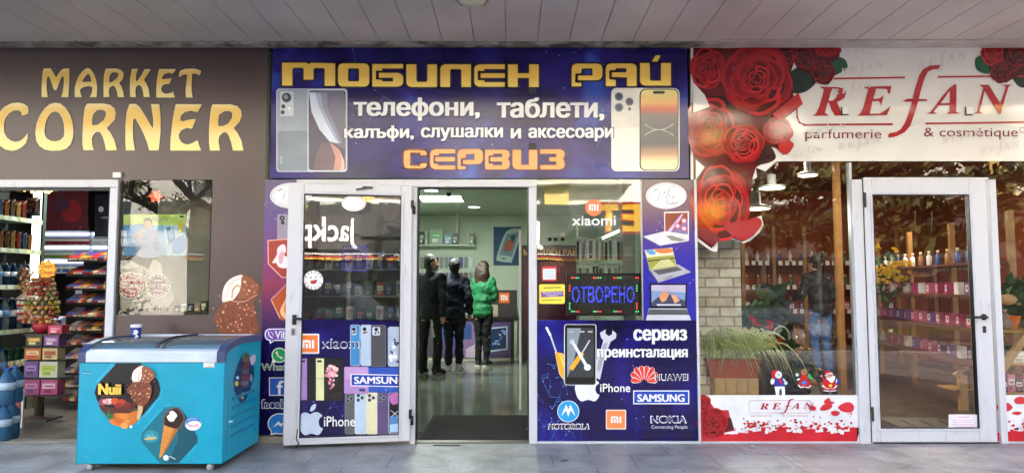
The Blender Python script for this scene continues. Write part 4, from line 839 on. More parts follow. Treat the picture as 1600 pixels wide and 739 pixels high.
# printed film: white field with the cut-out edge under the roses
RP = PL((0, .006, 0))
fs = thing('printed_film_sign', 'white film sign with red roses and red serif lettering across the right shop', 'sign', (XX(1345), 0, ZZ(160)))
p = Pr(RP, lift=.0); q = lambda pts: Z(1060, 60, 3.214, pts)
cut = [(1079, 70), (1690, 68), (1690, 252), (1214, 252), (1196, 268), (1181, 262), (1183, 277), (1174, 283), (1174, 293), (1177, 296), (1172, 300), (1170, 315), (1160, 345), (1190, 337), (1193, 352), (1187, 363), (1172, 376), (1162, 380), (1148, 374), (1122, 376), (1121, 392), (1117, 394), (1105, 388), (1083, 371), (1079, 371)]
p.shape(cut, FW); p.part('white_film', fs)
def rose(p, cx, cy, r, seed, dark=0, sq=1.0):
    rn = random.Random(seed); cols = ['#a3181f', '#7c1015', '#bb262c', '#4a090d', '#8e141a'] if not dark else ['#5a1014', '#3a0d10', '#8a1a1e', '#240709', '#701418']
    def petal(a, d, w, h, m, cup=.2):
        """one petal seen from above: rounded outer lip, shaded inner side"""
        ca, sa = math.cos(a), math.sin(a); o = []
        for u, v in ((-.95, -.3), (-1, .15), (-.8, .6), (-.35, .92), (.1, 1.0), (.5, .86), (.88, .5), (1, .1), (.9, -.3), (.4, -.5), (-.4, -.5)):
            u2, v2 = u * w * rn.uniform(.93, 1.06), d + v * h * rn.uniform(.93, 1.06); o.append((cx + (v2 * ca - u2 * sa) * r, cy + (v2 * sa + u2 * ca) * r * sq))
        p.shape(o, rg(cols[m]), True); c = (sum(q[0] for q in o) / 11, sum(q[1] for q in o) / 11)
        k = 1 - cup; ox, oy = -ca * cup * h * r * .45, -sa * cup * h * r * .45 * sq
        p.shape([(c[0] + (x - c[0]) * k + ox, c[1] + (y - c[1]) * k + oy) for x, y in o], rg(cols[(m + 1) % 5]), True)
        p.shape([(c[0] + (x - c[0]) * k * .62 + ox * 2.2, c[1] + (y - c[1]) * k * .62 + oy * 2.2) for x, y in o], rg(cols[3]), True)
    p.ell(cx, cy, r * .82, r * .82 * sq, rg(cols[3])); a0 = rn.uniform(0, 6.28)
    for n, d, w, h in ((6, .58, .56, .44), (6, .42, .44, .36), (5, .30, .34, .28), (5, .2, .25, .2), (4, .12, .17, .14), (3, .05, .11, .1)):
        a0 += .5
        for k in range(n): petal(a0 + k * 6.283 / n + rn.uniform(-.12, .12), d, w, h, rn.choice((0, 2, 0, 4, 2)), rn.uniform(.12, .26))
    p.ell(cx, cy, r * .05, r * .05 * sq, rg(cols[3]))
def leafp(p, pts, c='#1f4a34'): p.shape(pts, rg(c), True)
# the big bunch
p = Pr(RP, lift=.003, step=.00003)
body = [(1083, 72), (1100, 73), (1130, 76), (1240, 74), (1240, 100), (1232, 125), (1240, 150), (1253, 164), (1236, 178), (1218, 192), (1232, 195), (1238, 205), (1230, 215), (1240, 226), (1225, 242), (1212, 232), (1190, 226), (1210, 245), (1181, 262), (1176, 278), (1175, 295), (1168, 318), (1155, 345), (1182, 339), (1190, 350), (1178, 368), (1160, 378), (1140, 370), (1119, 376), (1112, 388), (1085, 368), (1082, 200)]
p.shape(body, rg('#5c1216'))
p.shape([(1108, 150), (1170, 150), (1172, 170), (1110, 172)], rg('#2e1416')); p.shape([(1180, 232), (1200, 226), (1212, 248), (1186, 258), (1176, 250)], rg('#3a1c1e'), True)
for a in ((1106, 108, 29, 1, 0, 1.1), (1222, 84, 22, 8, 1, .9), (1182, 124, 56, 2, 0, 1.0), (1107, 200, 40, 3, 0, 1.2), (1160, 225, 34, 4, 0, .9), (1214, 206, 24, 5, 0, .9), (1124, 318, 46, 6, 0, 1.28)): rose(p, *a)
p.shape([(1160, 345), (1182, 340), (1189, 350), (1178, 366), (1160, 376), (1140, 366), (1130, 352)], rg('#a52a30'), True); p.shape([(1082, 352), (1110, 360), (1124, 372), (1114, 386), (1086, 367)], rg('#7a3038')); p.shape([(1246, 146), (1253, 164), (1240, 172), (1215, 190), (1205, 180)], rg('#b3262b')); p.shape([(1222, 220), (1239, 226), (1228, 242), (1214, 234)], rg('#b3262b'), True); p.shape([(1086, 250), (1100, 262), (1086, 282)], FW); p.shape([(1082, 130), (1100, 150), (1108, 168), (1082, 178)], FW, False)
p.part('printed_roses', fs)
p = Pr(RP, lift=.003, step=.00003)
leafp(p, [(1236, 112), (1262, 100), (1280, 104), (1284, 118), (1262, 142), (1238, 146), (1230, 132)], '#1c2c28'); leafp(p, [(1300, 92), (1318, 92), (1324, 106), (1310, 116), (1298, 118)], '#17543a')
p.shape([(1238, 74), (1313, 74), (1311, 92), (1300, 98), (1270, 118), (1246, 108), (1236, 92)], rg('#4a0f14'))
rose(p, 1258, 88, 20, 11, 1); rose(p, 1294, 78, 20, 12, 0, .6); rose(p, 1286, 114, 18, 13, 1, 1.1)
p.part('printed_roses', fs)
p = Pr(RP, lift=.003, step=.00003)
leafp(p, [(1524, 92), (1538, 87), (1546, 100), (1545, 116), (1526, 110)], '#17543a'); leafp(p, [(1576, 100), (1610, 90), (1640, 120), (1600, 138), (1582, 124)], '#26332e')
p.shape([(1531, 72), (1660, 72), (1650, 110), (1600, 112), (1572, 130), (1550, 124), (1545, 98)], rg('#4a0f14'))
rose(p, 1552, 84, 20, 14, 0); rose(p, 1592, 88, 26, 15, 1); rose(p, 1563, 114, 17, 16, 1, 1.0); rose(p, 1630, 90, 24, 17, 0)
p.part('printed_roses', fs)
def refan(p, T, m, sc=1.0, frame=True):
    a, c = (1230, 95, 5.474), (1400, 95, 5.475); z1 = lambda pts: [T(x, y) for x, y in Z(*a, pts)]; z2 = lambda pts: [T(x, y) for x, y in Z(*c, pts)]
    p.shape([z1([(285,225),(430,228),(480,240),(503,275),(490,320),(450,345),(425,355),(450,420),(475,462),(500,470),(405,472),(375,420),(355,360),(345,360),(320,450),(350,465),(350,473),(215,473),(245,455),(270,400),(300,300),(312,245),(280,232)]), z1([(385,240),(420,245),(428,270),(415,320),(385,345),(352,345),(370,280)])], m)
    p.shape(z1([(655,225),(890,220),(875,285),(862,285),(850,245),(760,242),(735,330),(790,325),(825,293),(800,390),(792,360),(775,348),(728,350),(705,455),(790,455),(830,430),(885,388),(850,468),(590,473),(625,455),(650,400),(680,290),(690,245),(655,235)]), m)
    p.shape(z2([(378,40),(360,75),(310,78),(270,100),(240,160),(210,260),(185,360),(155,460),(120,560),(70,615),(10,645),(-20,655),(-65,660),(-72,640),(-55,620),(0,612),(40,585),(75,530),(110,440),(140,330),(165,230),(195,130),(230,75),(290,45)]), m)
    p.shape(z2([(52,350),(90,330),(160,327),(265,333),(262,348),(170,350),(90,355)]), m)
    p.shape([z2([(505,200),(515,215),(515,300),(512,440),(555,455),(420,458),(455,440),(458,385),(365,385),(320,440),(350,455),(258,458),(290,440),(400,300),(450,240)]), z2([(458,260),(458,365),(378,368)])], m)
    p.shape(z2([(705,208),(790,208),(890,370),(935,225),(905,210),(990,208),(960,225),(925,340),(890,460),(875,455),(755,262),(712,440),(740,452),(655,455),(690,440),(745,235)]), m)
    if frame:
        p.line([T(*k) for k in ((1303, 123.6), (1412, 121.8))], 2.8 * sc, m); p.line([T(*k) for k in ((1244.5, 166), (1245.5, 184), (1249, 192), (1257, 195.6), (1393, 194.6))], 2.8 * sc, m)
        p.line([T(*k) for k in ((1466, 121), (1552, 120))], 2.8 * sc, m); p.line([T(*k) for k in ((1447, 193.6), (1640, 191))], 2.8 * sc, m); p.line([T(*k) for k in ((1590, 120), (1640, 119.5))], 2.8 * sc, m)
p = Pr(RP, lift=.004); refan(p, lambda x, y: (x, y), FRED); p.part('red_lettering', fs)
p = Pr(RP, lift=.004); PUR = rg('#7c2a4a')
p.text('parfumerie', 1258, 202, 1377, 221.5, PUR, bold=.004); p.text('& cosmétique', 1443, 200, 1590, 218.5, PUR, bold=.004); p.ell(1597, 203.5, 4.5, 4.5, PUR, hole=.8); p.part('purple_lettering', fs)
p = Pr(RP, lift=.002); FA = rg('#cfcbc8'); rn = random.Random(9)
for cx, cy, s_, an in ((1358, 78, .16, -8), (1470, 96, .26, -12), (1345, 108, .22, -10), (1330, 140, .2, -10), (1290, 205, .2, -12), (1500, 215, .2, -12), (1340, 225, .22, -10), (1560, 232, .2, -10), (1260, 240, .16, -12)):
    c_, s2 = math.cos(R(an)), math.sin(R(an)); refan(p, lambda x, y: (cx + ((x - 1420) * c_ - (y - 160) * s2) * s_, cy + ((x - 1420) * s2 + (y - 160) * c_) * s_), FA, frame=False)
p.part('faint_lettering', fs)
for px, w_ in ((1327, 'between the first two serif letters'), (1523, 'beside the last serif letter')):
    b = B('#e4e2dc'); b.box(XX(px - 5), XX(px + 5), -.012, .0, ZZ(179), ZZ(168.5)); b.use('#26262a').box(XX(px - 6), XX(px - 5.01), -.010, .0, ZZ(180), ZZ(168)).box(XX(px - 6), XX(px + 5), -.0102, .0, ZZ(180.5), ZZ(179.1))
    tag(b.build('cable_clip', None, .002), 'small white clip on the film sign ' + w_, 'clip')
# lower printed bands
def band(name, label, x0, x1, roseside):
    t = thing(name, label, 'poster', (XX((x0 + x1) / 2), 0, zrail))
    LB = PL((0, -.002, 0)); fw = M('#e2e4ea', .15); rd = M('#c42832', .15)
    B(fw).box(XX(x0), XX(x1), -.002, .008, zrail + .001, zbt).build('white_film', t)
    p = Pr(LB); rn = random.Random(int(x0)); X = x0; top = [(x0, 689), (x0, 682 if roseside else 668)]
    while X < x1 - 9:
        w_ = rn.choice((5, 8, 12, 16)); y = rn.choice((667, 670, 672, 673.5, 675)) if X > x0 + 55 or not roseside else 678
        top += [(X + .3, y), (X + w_, y + rn.uniform(-1, 1))]; X += w_
    top += [(x1, 667), (x1, 689)]; p.shape(top, rd)
    for i in range(int((x1 - x0) * .62)):
        x, y = rn.uniform(x0 + (58 if roseside else 8), x1 - 6), 671 - abs(rn.gauss(0, 13))
        if 1166 < x < 1270 and y < 655: continue
        if y < 625: continue
        s_ = rn.uniform(.7, 2.3) * (1.2 if y > 658 else .75); a = rn.uniform(0, 360)
        p.shape([(x + s_ * 1.3 * math.cos(R(a + k)), y + s_ * math.sin(R(a + k))) for k in (0, 80, 170, 260)], rd if rn.random() < .7 else M('#8c2030', .2)); p.l -= p.st * .8
    for i in range(int((x1 - x0) / 9)):
        x = rn.uniform(x0 + 60, x1 - 8); s_ = rn.uniform(1.6, 3); y = rn.uniform(668, 675); p.shape([(x - s_, y - s_), (x + s_, y - s_ * .8), (x + s_ * .9, y + s_), (x - s_, y + s_ * .9)], fw)
    p.part('scattered_petals', t)
    return t, LB
t, LB = band('petal_band', 'white and red petal printed band with serif lettering under the left perfumery window', 1091, 1339, True)
p = Pr(LB, lift=.004); PR = M('#c8323c', .2)
for lp in ([(1288, 625), (1295, 621), (1298, 626), (1304, 628), (1296, 632), (1288, 630)], [(1282, 636), (1288, 631), (1300, 632), (1297, 638), (1288, 641), (1281, 640)], [(1309, 636), (1318, 629), (1328, 628), (1334, 634), (1331, 643), (1318, 643)], [(1298, 643), (1305, 641), (1312, 644), (1308, 649), (1300, 648)], [(1264, 635), (1270, 633), (1275, 637), (1272, 641), (1265, 640)]): p.shape(lp, PR, True)
refan(p, lambda x, y: (1227.5 + (x - 1420) * .272, 634 + (y - 158) * .212), M('#a8242e', .2), frame=False); p.outline(rr(1170, 625, 1266, 644.5, 3), .55, M('#b86a74', .2))
p.text('parfumerie', 1173, 646.5, 1205, 651.5, M('#b88a98', .2)); p.text('& cosmétique', 1222, 646.5, 1262, 651.5, M('#b88a98', .2))
p.part('serif_lettering', t)
_rg = rg; rg = lambda h: M(h, .2)
p = Pr(LB, lift=.004, step=.00003); p.shape([(1091, 622), (1104, 620), (1118, 640), (1138, 640), (1145, 668), (1150, 672), (1128, 676), (1116, 689), (1091, 689)], rg('#b02c3c')); p.shape([(1128, 654), (1142, 652), (1147, 670), (1130, 675)], rg('#4a1c22')); rose(p, 1099, 628, 12, 31); rose(p, 1113, 660, 24, 32); p.part('printed_roses', t); rg = _rg
t2, LB = band('petal_band', 'white and red petal printed band at the right edge under the plant shelf', 1557, 1690, False)
p = Pr(LB, lift=.004)
for lp in ([(1557, 633), (1564, 628), (1575, 629), (1582, 636), (1574, 642), (1560, 642)], [(1584, 624), (1592, 619), (1604, 622), (1600, 630), (1588, 630)], [(1580, 645), (1588, 642), (1596, 644), (1590, 648)], [(1606, 636), (1620, 632), (1626, 640), (1612, 644)]): p.shape(lp, PR, True)
p.part('large_petals', t2)
# door of the right shop
rd_ = thing('perfumery_door', 'closed white framed glass door of the perfumery with black lever handle', 'door', (XX(1445), -.04, 0))
YD = -.04; D0, D1 = XX(1352, YD), XX(1544, YD); zt = ZZ(278.5, YD); gx0, gx1 = XX(1365, YD), XX(1517, YD); gz0, gz1 = ZZ(669, YD), ZZ(304, YD)
b = B(PVC); b.box(XX(1331), XX(1350.5), -.03, .05, 0, ZF - .002).box(XX(1546), XX(1556.5), -.03, .05, 0, ZF - .002).box(XX(1350.7), XX(1545.8), -.03, .05, ZZ(278), ZF - .003).build('door_frame', rd_, .005)
b = B(PVC); b.box(D0, gx0, YD, .02, .015, zt).box(gx1, D1, YD, .02, .015, zt).box(gx0 + .0005, gx1 - .0005, YD, .02, .015, gz0).box(gx0 + .0005, gx1 - .0005, YD, .02, gz1, zt).build('leaf_frame', rd_, .007)
k = .02; b = B(PVC2); b.box(gx0 - k, gx0, YD - .006, YD, gz0 - k, gz1 + k).box(gx1, gx1 + k, YD - .006, YD, gz0 - k, gz1 + k).box(gx0, gx1, YD - .0055, YD, gz0 - k, gz0).box(gx0, gx1, YD - .0055, YD, gz1, gz1 + k).build('glazing_bead', rd_, .003)
k = .007; b = B(BLK); b.box(gx0, gx0 + k, YD - .003, 0, gz0, gz1).box(gx1 - k, gx1, YD - .003, 0, gz0, gz1).box(gx0 + k, gx1 - k, YD - .003, 0, gz0, gz0 + k).box(gx0 + k, gx1 - k, YD - .003, 0, gz1 - k, gz1).box(D0 - .006, D0 - .001, YD + .004, .0, .01, zt).build('gasket', rd_)
B(GLR).poly([(gx0, -.02, gz0), (gx1, -.02, gz0), (gx1, -.02, gz1), (gx0, -.02, gz1)]).build('pane', rd_)
hu, hz = XX(1531, YD), ZZ(495, YD)
B(BLK).lathe((hu, YD, hz), [(.026, 0), (.024, .012)], 14, 'Y').tube([(hu, YD - .01, hz), (hu, YD - .05, hz), (hu - .02, YD - .055, hz), (hu - .18, YD - .055, hz)], .0095).build('handle', rd_)
b = B(M('#3a3a3e', .3, .6)); lz = ZZ(514, YD); b.box(hu - .012, hu + .012, YD - .008, YD, lz - .03, lz + .025); b.use(BLK).box(hu - .004, hu + .004, YD - .0095, YD - .0082, lz - .01, lz + .01).build('lock_cylinder', rd_, .002)
for a, c in ((302, 325), (634, 656)): B(M('#4a4c50', .4, .5)).box(XX(1348.5), XX(1351), YD - .014, -.03, ZZ(c), ZZ(a)).build('hinge', rd_, .002)
p = Pr(PL((0, -.024, 0)), lift=.001); p.rect(1482, 647, 1527, 677.5, M('#e6dfe8', .4))
for k in range(6): p.line([(1487 + rn.uniform(0, 4), 656 + k * 3.4), (1522 - rn.uniform(0, 6), 656 + k * 3.4)], .8, M('#c890b0', .4))
p.line([(1497, 651), (1514, 651)], 1, M('#c87098', .4))
tag(p.part('notice_sheet'), 'white paper notice with pink writing on the lower right of the glass door', 'notice')
# holiday figure stickers on the window
SPn = PL((0, .008, 0)); q = lambda pts: Z(1190, 570, 12.31, pts)
sR, sW, sB, sG, sK = M('#c01c28', .3), M('#dfe8ee', .3), M('#26309c', .3), M('#2fae58', .3), M('#1a1c22', .3)
p = Pr(SPn, lift=.001)
p.shape(q([(190,150),(230,100),(280,90),(320,130),(290,200),(250,260),(200,250)]), sR, True); p.ell(*q([(325, 190)])[0], 5.4, 5.4, sW); p.ell(*q([(312, 182)])[0], .7, .9, sK); p.ell(*q([(345, 182)])[0], .7, .9, sK); p.ell(*q([(330, 200)])[0], 1, .8, ORG); p.line(q([(270, 180), (285, 135), (340, 125)]), 1.6, sW)
p.shape(q([(230,270),(300,260),(400,260),(430,320),(450,400),(380,415),(350,380),(330,415),(260,410),(245,340)]), sB, True); p.shape(q([(310,265),(380,265),(400,330),(370,380),(345,340)]), sR); p.shape(q([(245,410),(440,410),(445,470),(450,575),(390,575),(385,500),(360,440),(335,500),(330,575),(275,575)]), sW); p.ell(*q([(205, 320)])[0], 3, 4.2, sW); p.ell(*q([(465, 345)])[0], 2.6, 2.6, sW); p.line(q([(205, 270), (235, 290)]), 2, sW); p.line(q([(420, 270), (460, 330)]), 2, sW)
tag(p.part('window_figure'), 'holiday sticker of a white faced figure in red cap and blue jacket', 'sticker', 'holiday stickers on the perfumery window')
p = Pr(SPn, lift=.001); BRN = M('#8a3a24', .3)
p.ell(*q([(820, 240)])[0], 6, 6.5, sR); p.line(q([(760, 190), (730, 110), (700, 90)]), 1.2, M('#5a3a24', .3)); p.line(q([(870, 185), (900, 110), (920, 90)]), 1.2, M('#5a3a24', .3)); p.ell(*q([(815, 135)])[0], 5, 4.5, M('#9a7a54', .3)); p.ell(*q([(800, 128)])[0], .7, .9, sK); p.ell(*q([(832, 128)])[0], .7, .9, sK); p.ell(*q([(816, 150)])[0], 1.1, .9, sR)
p.ell(*q([(765, 365)])[0], 5.2, 6, sR); p.ell(*q([(885, 365)])[0], 5.2, 6, sR); p.line(q([(705, 385), (745, 430), (800, 420)]), 1.8, sW); p.line(q([(845, 420), (890, 440), (935, 400)]), 1.8, sW); p.ell(*q([(815, 340)])[0], 4, 3, M('#2f78d0', .3)); p.line(q([(690, 280), (720, 265)]), 2.4, sW)
for k in range(3): a = R(60 * k + 15); cx, cy = q([(680, 185)])[0]; p.line([(cx - 3 * math.cos(a), cy - 3 * math.sin(a)), (cx + 3 * math.cos(a), cy + 3 * math.sin(a))], 1, sW)
p.shape(q([(880,200),(915,165),(960,220),(985,260),(930,270),(900,250)]), sG, True)
tag(p.part('window_figure'), 'holiday sticker of an antlered figure with snowflake and green sprig', 'sticker', 'holiday stickers on the perfumery window')
p = Pr(SPn, lift=.001)
p.shape(q([(1190,300),(1230,270),(1330,260),(1400,330),(1440,400),(1400,450),(1300,465),(1200,420),(1175,370)]), sR, True); p.line(q([(1175, 395), (1230, 445), (1310, 462), (1390, 450), (1440, 400)]), 2, sW); p.ell(*q([(1310, 200)])[0], 5.6, 5, M('#d89a84', .3)); p.shape(q([(1205,190),(1215,120),(1290,105),(1350,150),(1260,160),(1235,200)]), sR, True); p.line(q([(1235, 205), (1260, 165), (1350, 155)]), 1.8, sW)
p.shape(q([(1230,240),(1300,250),(1360,215),(1410,215),(1400,290),(1350,340),(1300,310)]), sW, True); p.ell(*q([(1150, 215)])[0], 1.6, 1.8, sW); p.line(q([(1155, 225), (1200, 290)]), 2.4, sR); p.ell(*q([(1470, 310)])[0], 3, 4, sB); p.line(q([(1440, 280), (1435, 330)]), 1.6, sW); p.ell(*q([(1320, 395)])[0], 2.6, 2.6, M('#e8c43a', .3)); p.ell(*q([(1330, 205)])[0], .9, .9, M('#c85848', .3)); p.ell(*q([(1295, 190)])[0], .6, .7, sK); p.ell(*q([(1325, 185)])[0], .6, .7, sK)
p.line(q([(1200, 490), (1290, 500)]), 1.6, sW); p.line(q([(1330, 500), (1420, 490)]), 1.6, sW); p.line(q([(1190, 470), (1430, 470)]), 2.4, sR); p.shape(q([(1185,510),(1290,510),(1280,550),(1190,555)]), sK, True); p.shape(q([(1330,510),(1450,505),(1450,555),(1340,550)]), sK, True)
tag(p.part('window_figure'), 'holiday sticker of a bearded man in red coat holding a yellow star', 'sticker', 'holiday stickers on the perfumery window')
# ================================================================ ACROSS THE STREET (seen mirrored in the glass)
def apartment(name, label, x0, x1, y, h, wall, seed, base=3.2, step=2.85, balc=True, accent=None):
    rn = random.Random(seed); t = thing(name, label, 'building', ((x0 + x1) / 2, y - 6, 0))
    B(M(wall, .85, var=.1, vs_=.6)).box(x0, x1, y - 12, y, -.13, h).build('wall', t)
    B(M('#6a5a50', .8)).box(x0 - .3, x1 + .3, y - 12.3, y + .4, h + .001, h + .3).build('roof', t)
    wn_, fr, ba, rl = B(M('#3a444c', .08, ior=1.7)), B(M('#e8e6e0', .5)), B(M('#d8d2c4', .8)), B(M('#77706a', .6, .3))
    n = max(2, int((x1 - x0) / 2.6)); w = (x1 - x0) / n; z = base + .6
    while z + 1.6 < h:
        for i in range(n):
            cx = x0 + w * (i + .5); ww = rn.choice((.6, .75, .85)); hh = 1.35
            fr.box(cx - ww - .07, cx + ww + .07, y + .001, y + .05, z - .07, z + hh + .07); wn_.box(cx - ww, cx - .03, y + .03, y + .06, z, z + hh).box(cx + .03, cx + ww, y + .03, y + .06, z, z + hh)
            if balc and (i + seed) % 3 != 0:
                ba.box(cx - w * .48, cx + w * .48, y + .061, y + 1.15, z - .75, z - .6)
                if rn.random() < .6: ba.box(cx - w * .48, cx + w * .48, y + 1.08, y + 1.14, z - .599, z + .25)
                else:
                    for k in range(9): rl.box(cx - w * .46 + k * w * .115, cx - w * .46 + k * w * .115 + .03, y + 1.09, y + 1.12, z - .599, z + .25)
                    rl.box(cx - w * .48, cx + w * .48, y + 1.08, y + 1.13, z + .251, z + .3)
        z += step
    fr.build('window_frames', t); wn_.build('window_glazing', t); ba.v and ba.build('balcony_slabs', t); rl.v and rl.build('railing_bars', t)
    if accent:
        b = B(accent[0])
        for a, c in accent[1]: b.box(a, c, y + .07, y + .5, 3.4, h - .5)
        b.build('painted_column', t)
    return t
apartment('apartment_block', 'white apartment block with balconies across the street', -30, -6, -26, 15, '#ece8de', 1)
apartment('apartment_block', 'cream apartment block behind the casino row across the street', -5.5, 11, -27, 17, '#eee9dc', 2, accent=('#d8bc6a', ((1.5, 2.6), (8.8, 9.8))))
apartment('apartment_block', 'pale apartment block with brown and yellow columns across the street', 11.5, 32, -25, 16, '#e6e0d2', 3, accent=('#c9a650', ((14.4, 15.8), (20.5, 21.8))))
row = thing('casino_row', 'low dark glazed casino building with striped fascia across the street', 'building', (4, -21, 0))
B(M('#2e2b29', .6)).box(-12, 22, -24, -20.3, -.13, 4.35).build('wall', row)
b = B(M('#14161a', .55, ior=1.2))
for k in range(16): b.box(-11.6 + k * 2.1, -9.7 + k * 2.1, -20.29, -20.25, .1, 2.35)
b.build('window_glazing', row)
B('#d0cdc6').box(-12, 4.6, -20.29, -20.1, 2.42, 2.46).build('light_band', row)
b = B('#c8382a'); b.box(-12, 4.6, -20.29, -20.05, 2.32, 2.355).use('#e8c23a').box(-12, 4.6, -20.29, -20.06, 2.25, 2.285); b.build('striped_fascia', row)
class FP:                       # a wall plane that faces the shops: reads left to right for someone leaving them
    def __init__(s, y): s.y = y
    def uv(s, a, c): return a, c
    def to3(s, u, v, off): return Vector((u, s.y + off, v))
def wtext(y, t, x0, z0, x1, z1, m, off=0, bold=.02):
    b = B(m); v, f = text_tris(t, 0, 0, 1.0); h = bold * (z1 - z0); s_ = 1 if x1 > x0 else -1; k = 0
    for dx, dz in ((-h, -h), (h, -h), (-h, h), (h, h), (0, 0)):
        k += 1; b.add([(x0 + s_ * h + dx + (x1 - x0 - 2 * s_ * h) * a, y + off + k * .004, z0 + h + dz + (z1 - z0 - 2 * h) * c) for a, c, d_ in v], [q[::-1] for q in f])
    return b
ws = thing('casino_sign', 'yellow casino sign with red edged letters on the low dark building', 'sign', (6, -20, 3.3))
xa = lambda px: (px - 800) / F * 25.9
for i, (ch, cx) in enumerate(zip('WINBET', (1112, 1079, 1052, 1022, 986, 952))):
    w_ = .64 if ch != 'I' else .13; w_ = .86 if ch == 'W' else w_; c = xa(cx)
    b = wtext(-19.98, ch, c + w_ / 2 + .08, 3.2, c - w_ / 2 - .08, 4.4, M('#d82c1c', .5, emit=.12, var=0), 0, bold=.075); b2 = wtext(-19.98, ch, c + w_ / 2, 3.3, c - w_ / 2, 4.3, M('#ffc21a', .5, emit=.8, var=0), .05, bold=.045)
    b.use(M('#ffc21a', .5, emit=.6, var=0)); b.add(b2.v, b2.f); b.build('sign_letter', ws)
B('#2a2422').box(-12, 22, -20.3, -20.1, 3.1, 3.15).build('mounting_bar', ws)
js = thing('jackpot_sign', 'white sign lettering low on the dark casino building', 'sign', (1, -20.1, 2.6))
b = wtext(-20.1, 'Jackpot', 1.15, 2.62, -1.7, 3.72, M('#f6f6f2', .5, emit=.35, var=0), .05, bold=.014); b.build('sign_lettering', js)
B('#3a3230').box(-1.85, 1.3, -20.3, -20.1, 2.6, 3.8).build('sign_panel', js)

# trees
def branchy(b, p, d, L, r, lvl, rn, tips, spread=.7, droop=0.0, kids=(3, 4)):
    pts = [Vector(p)]; d = Vector(d).normalized(); n = 4
    for i in range(n):
        d = (d + Vector((rn.gauss(0, .13), rn.gauss(0, .13), rn.gauss(0, .1) - droop))).normalized(); pts.append(pts[-1] + d * (L / n))
    rs = [r * (1 - .55 * i / n) for i in range(n + 1)]
    b.tube(pts, rs, 7 if lvl == 0 else 5 if lvl == 1 else 4, False)
    if lvl >= 3: tips += pts[1:]; return
    if lvl == 2: tips += pts[2:]
    for i in range(rn.randint(*kids)):
        q = pts[rn.randint(1 if lvl else 2, n)]; a = rn.uniform(0, 6.28)
        nd = (d * rn.uniform(.4, .9) + Vector((math.cos(a), math.sin(a), rn.uniform(-.1, .5))) * spread)
        branchy(b, q, nd, L * rn.uniform(.5, .72), r * rn.uniform(.38, .55), lvl + 1, rn, tips, spread, droop, kids)
def leaves(b, tips, n, r, s, cols, rn):
    ms = [M(c, .7, var=0) for c in cols]
    for i in range(n):
        t = rn.choice(tips); c = t + Vector((rn.gauss(0, r), rn.gauss(0, r), rn.gauss(0, r * .8))); a = Vector((rn.uniform(-1, 1), rn.uniform(-1, 1), rn.uniform(-1, 1))).normalized(); u = a.orthogonal().normalized() * s * rn.uniform(.6, 1.3); w = a.cross(u).normalized() * s * .5
        b.use(rn.choice(ms)); b.add([c - u, c + w, c + u, c - w], [(0, 1, 2, 3)])
BARK = M('#4a3d33', .9, var=.2); BARK2 = M('#6a6248', .9, var=.2)
def broadleaf(name, label, x, y, h, nleaf, cols, seed, trunk=.16, ls=.06, lean=(0, 0), bark=BARK):
    rn = random.Random(seed); t = thing(name, label, 'tree', (x, y, -.06)); b = B(bark); tips = []
    branchy(b, (x, y, -.08), (lean[0], lean[1], 1), h * .5, trunk, 0, rn, tips, .8, 0, (4, 6)); b.build('trunk', t)
    if nleaf: b = B(); leaves(b, tips, nleaf, .16, ls, cols, rn); b.build('crown', t)
def cedar(name, label, x, y, h, R_, seed):
    rn = random.Random(seed); t = thing(name, label, 'tree', (x, y, -.06)); b = B(BARK)
    b.tube([(x, y, -.1), (x + .1, y, h * .5), (x, y, h)], [.3, .2, .03], 10); tips = []; z = 2.3
    while z < h - .4:
        for k in range(4):
            a = rn.uniform(0, 6.28); L = R_ * (1 - (z - 2.2) / (h - 1.5)) * rn.uniform(.75, 1.1) + .4; pts = [Vector((x, y, z))]
            for i in range(6): pts.append(pts[-1] + Vector((math.cos(a + rn.gauss(0, .06)) * L / 6, math.sin(a + rn.gauss(0, .06)) * L / 6, rn.uniform(-.04, .08) * L / 6 - .02)))
            b.tube(pts, [.06 * (1 - .14 * i) for i in range(7)], 5, False)
            for q in pts[1:]:
                for s_ in (-1, 1):
                    e = q + Vector((math.cos(a + s_ * 1.1), math.sin(a + s_ * 1.1), rn.uniform(-.15, .1))) * rn.uniform(.4, 1.1) * L * .3
                    b.tube([q, (q + e) / 2 + Vector((0, 0, .03)), e], [.016, .012, .006], 3, False); tips += [q.lerp(e, f_) for f_ in (.3, .5, .7, .85, 1)]
        z += rn.uniform(.3, .5)
    b.build('trunk', t); b = B(); leaves(b, tips, int(len(tips) * 9), .09, .11, ['#3f4a26', '#57602c', '#2f3a20', '#6a6a34', '#77703a'], rn); b.build('crown', t)
cedar('cedar_tree', 'wide dark cedar across the pavement from the perfumery', 8.4, -11.6, 10.5, 4.6, 4)
broadleaf('bare_tree', 'bare winter tree with twisting limbs beyond the perfumery', 12.6, -9.6, 9.5, 250, ['#8a7a3a', '#a08a40'], 5, .2, .06, (-.12, 0))
broadleaf('yellow_tree', 'leaning tree with thin yellow leaves opposite the left shop window', -7.6, -10.5, 8.5, 2600, ['#a8963a', '#8f8434', '#b8a444', '#6f6a30'], 6, .26, .06, (.16, 0), BARK2)
broadleaf('bare_tree', 'bare tree beside the low casino building', -3.6, -13, 8, 500, ['#8a8040', '#a0964a'], 9, .16, .06)
broadleaf('bare_tree', 'bare tree in front of the white apartment block', -13, -12, 9, 900, ['#8a8040', '#a0964a'], 10, .2, .06)
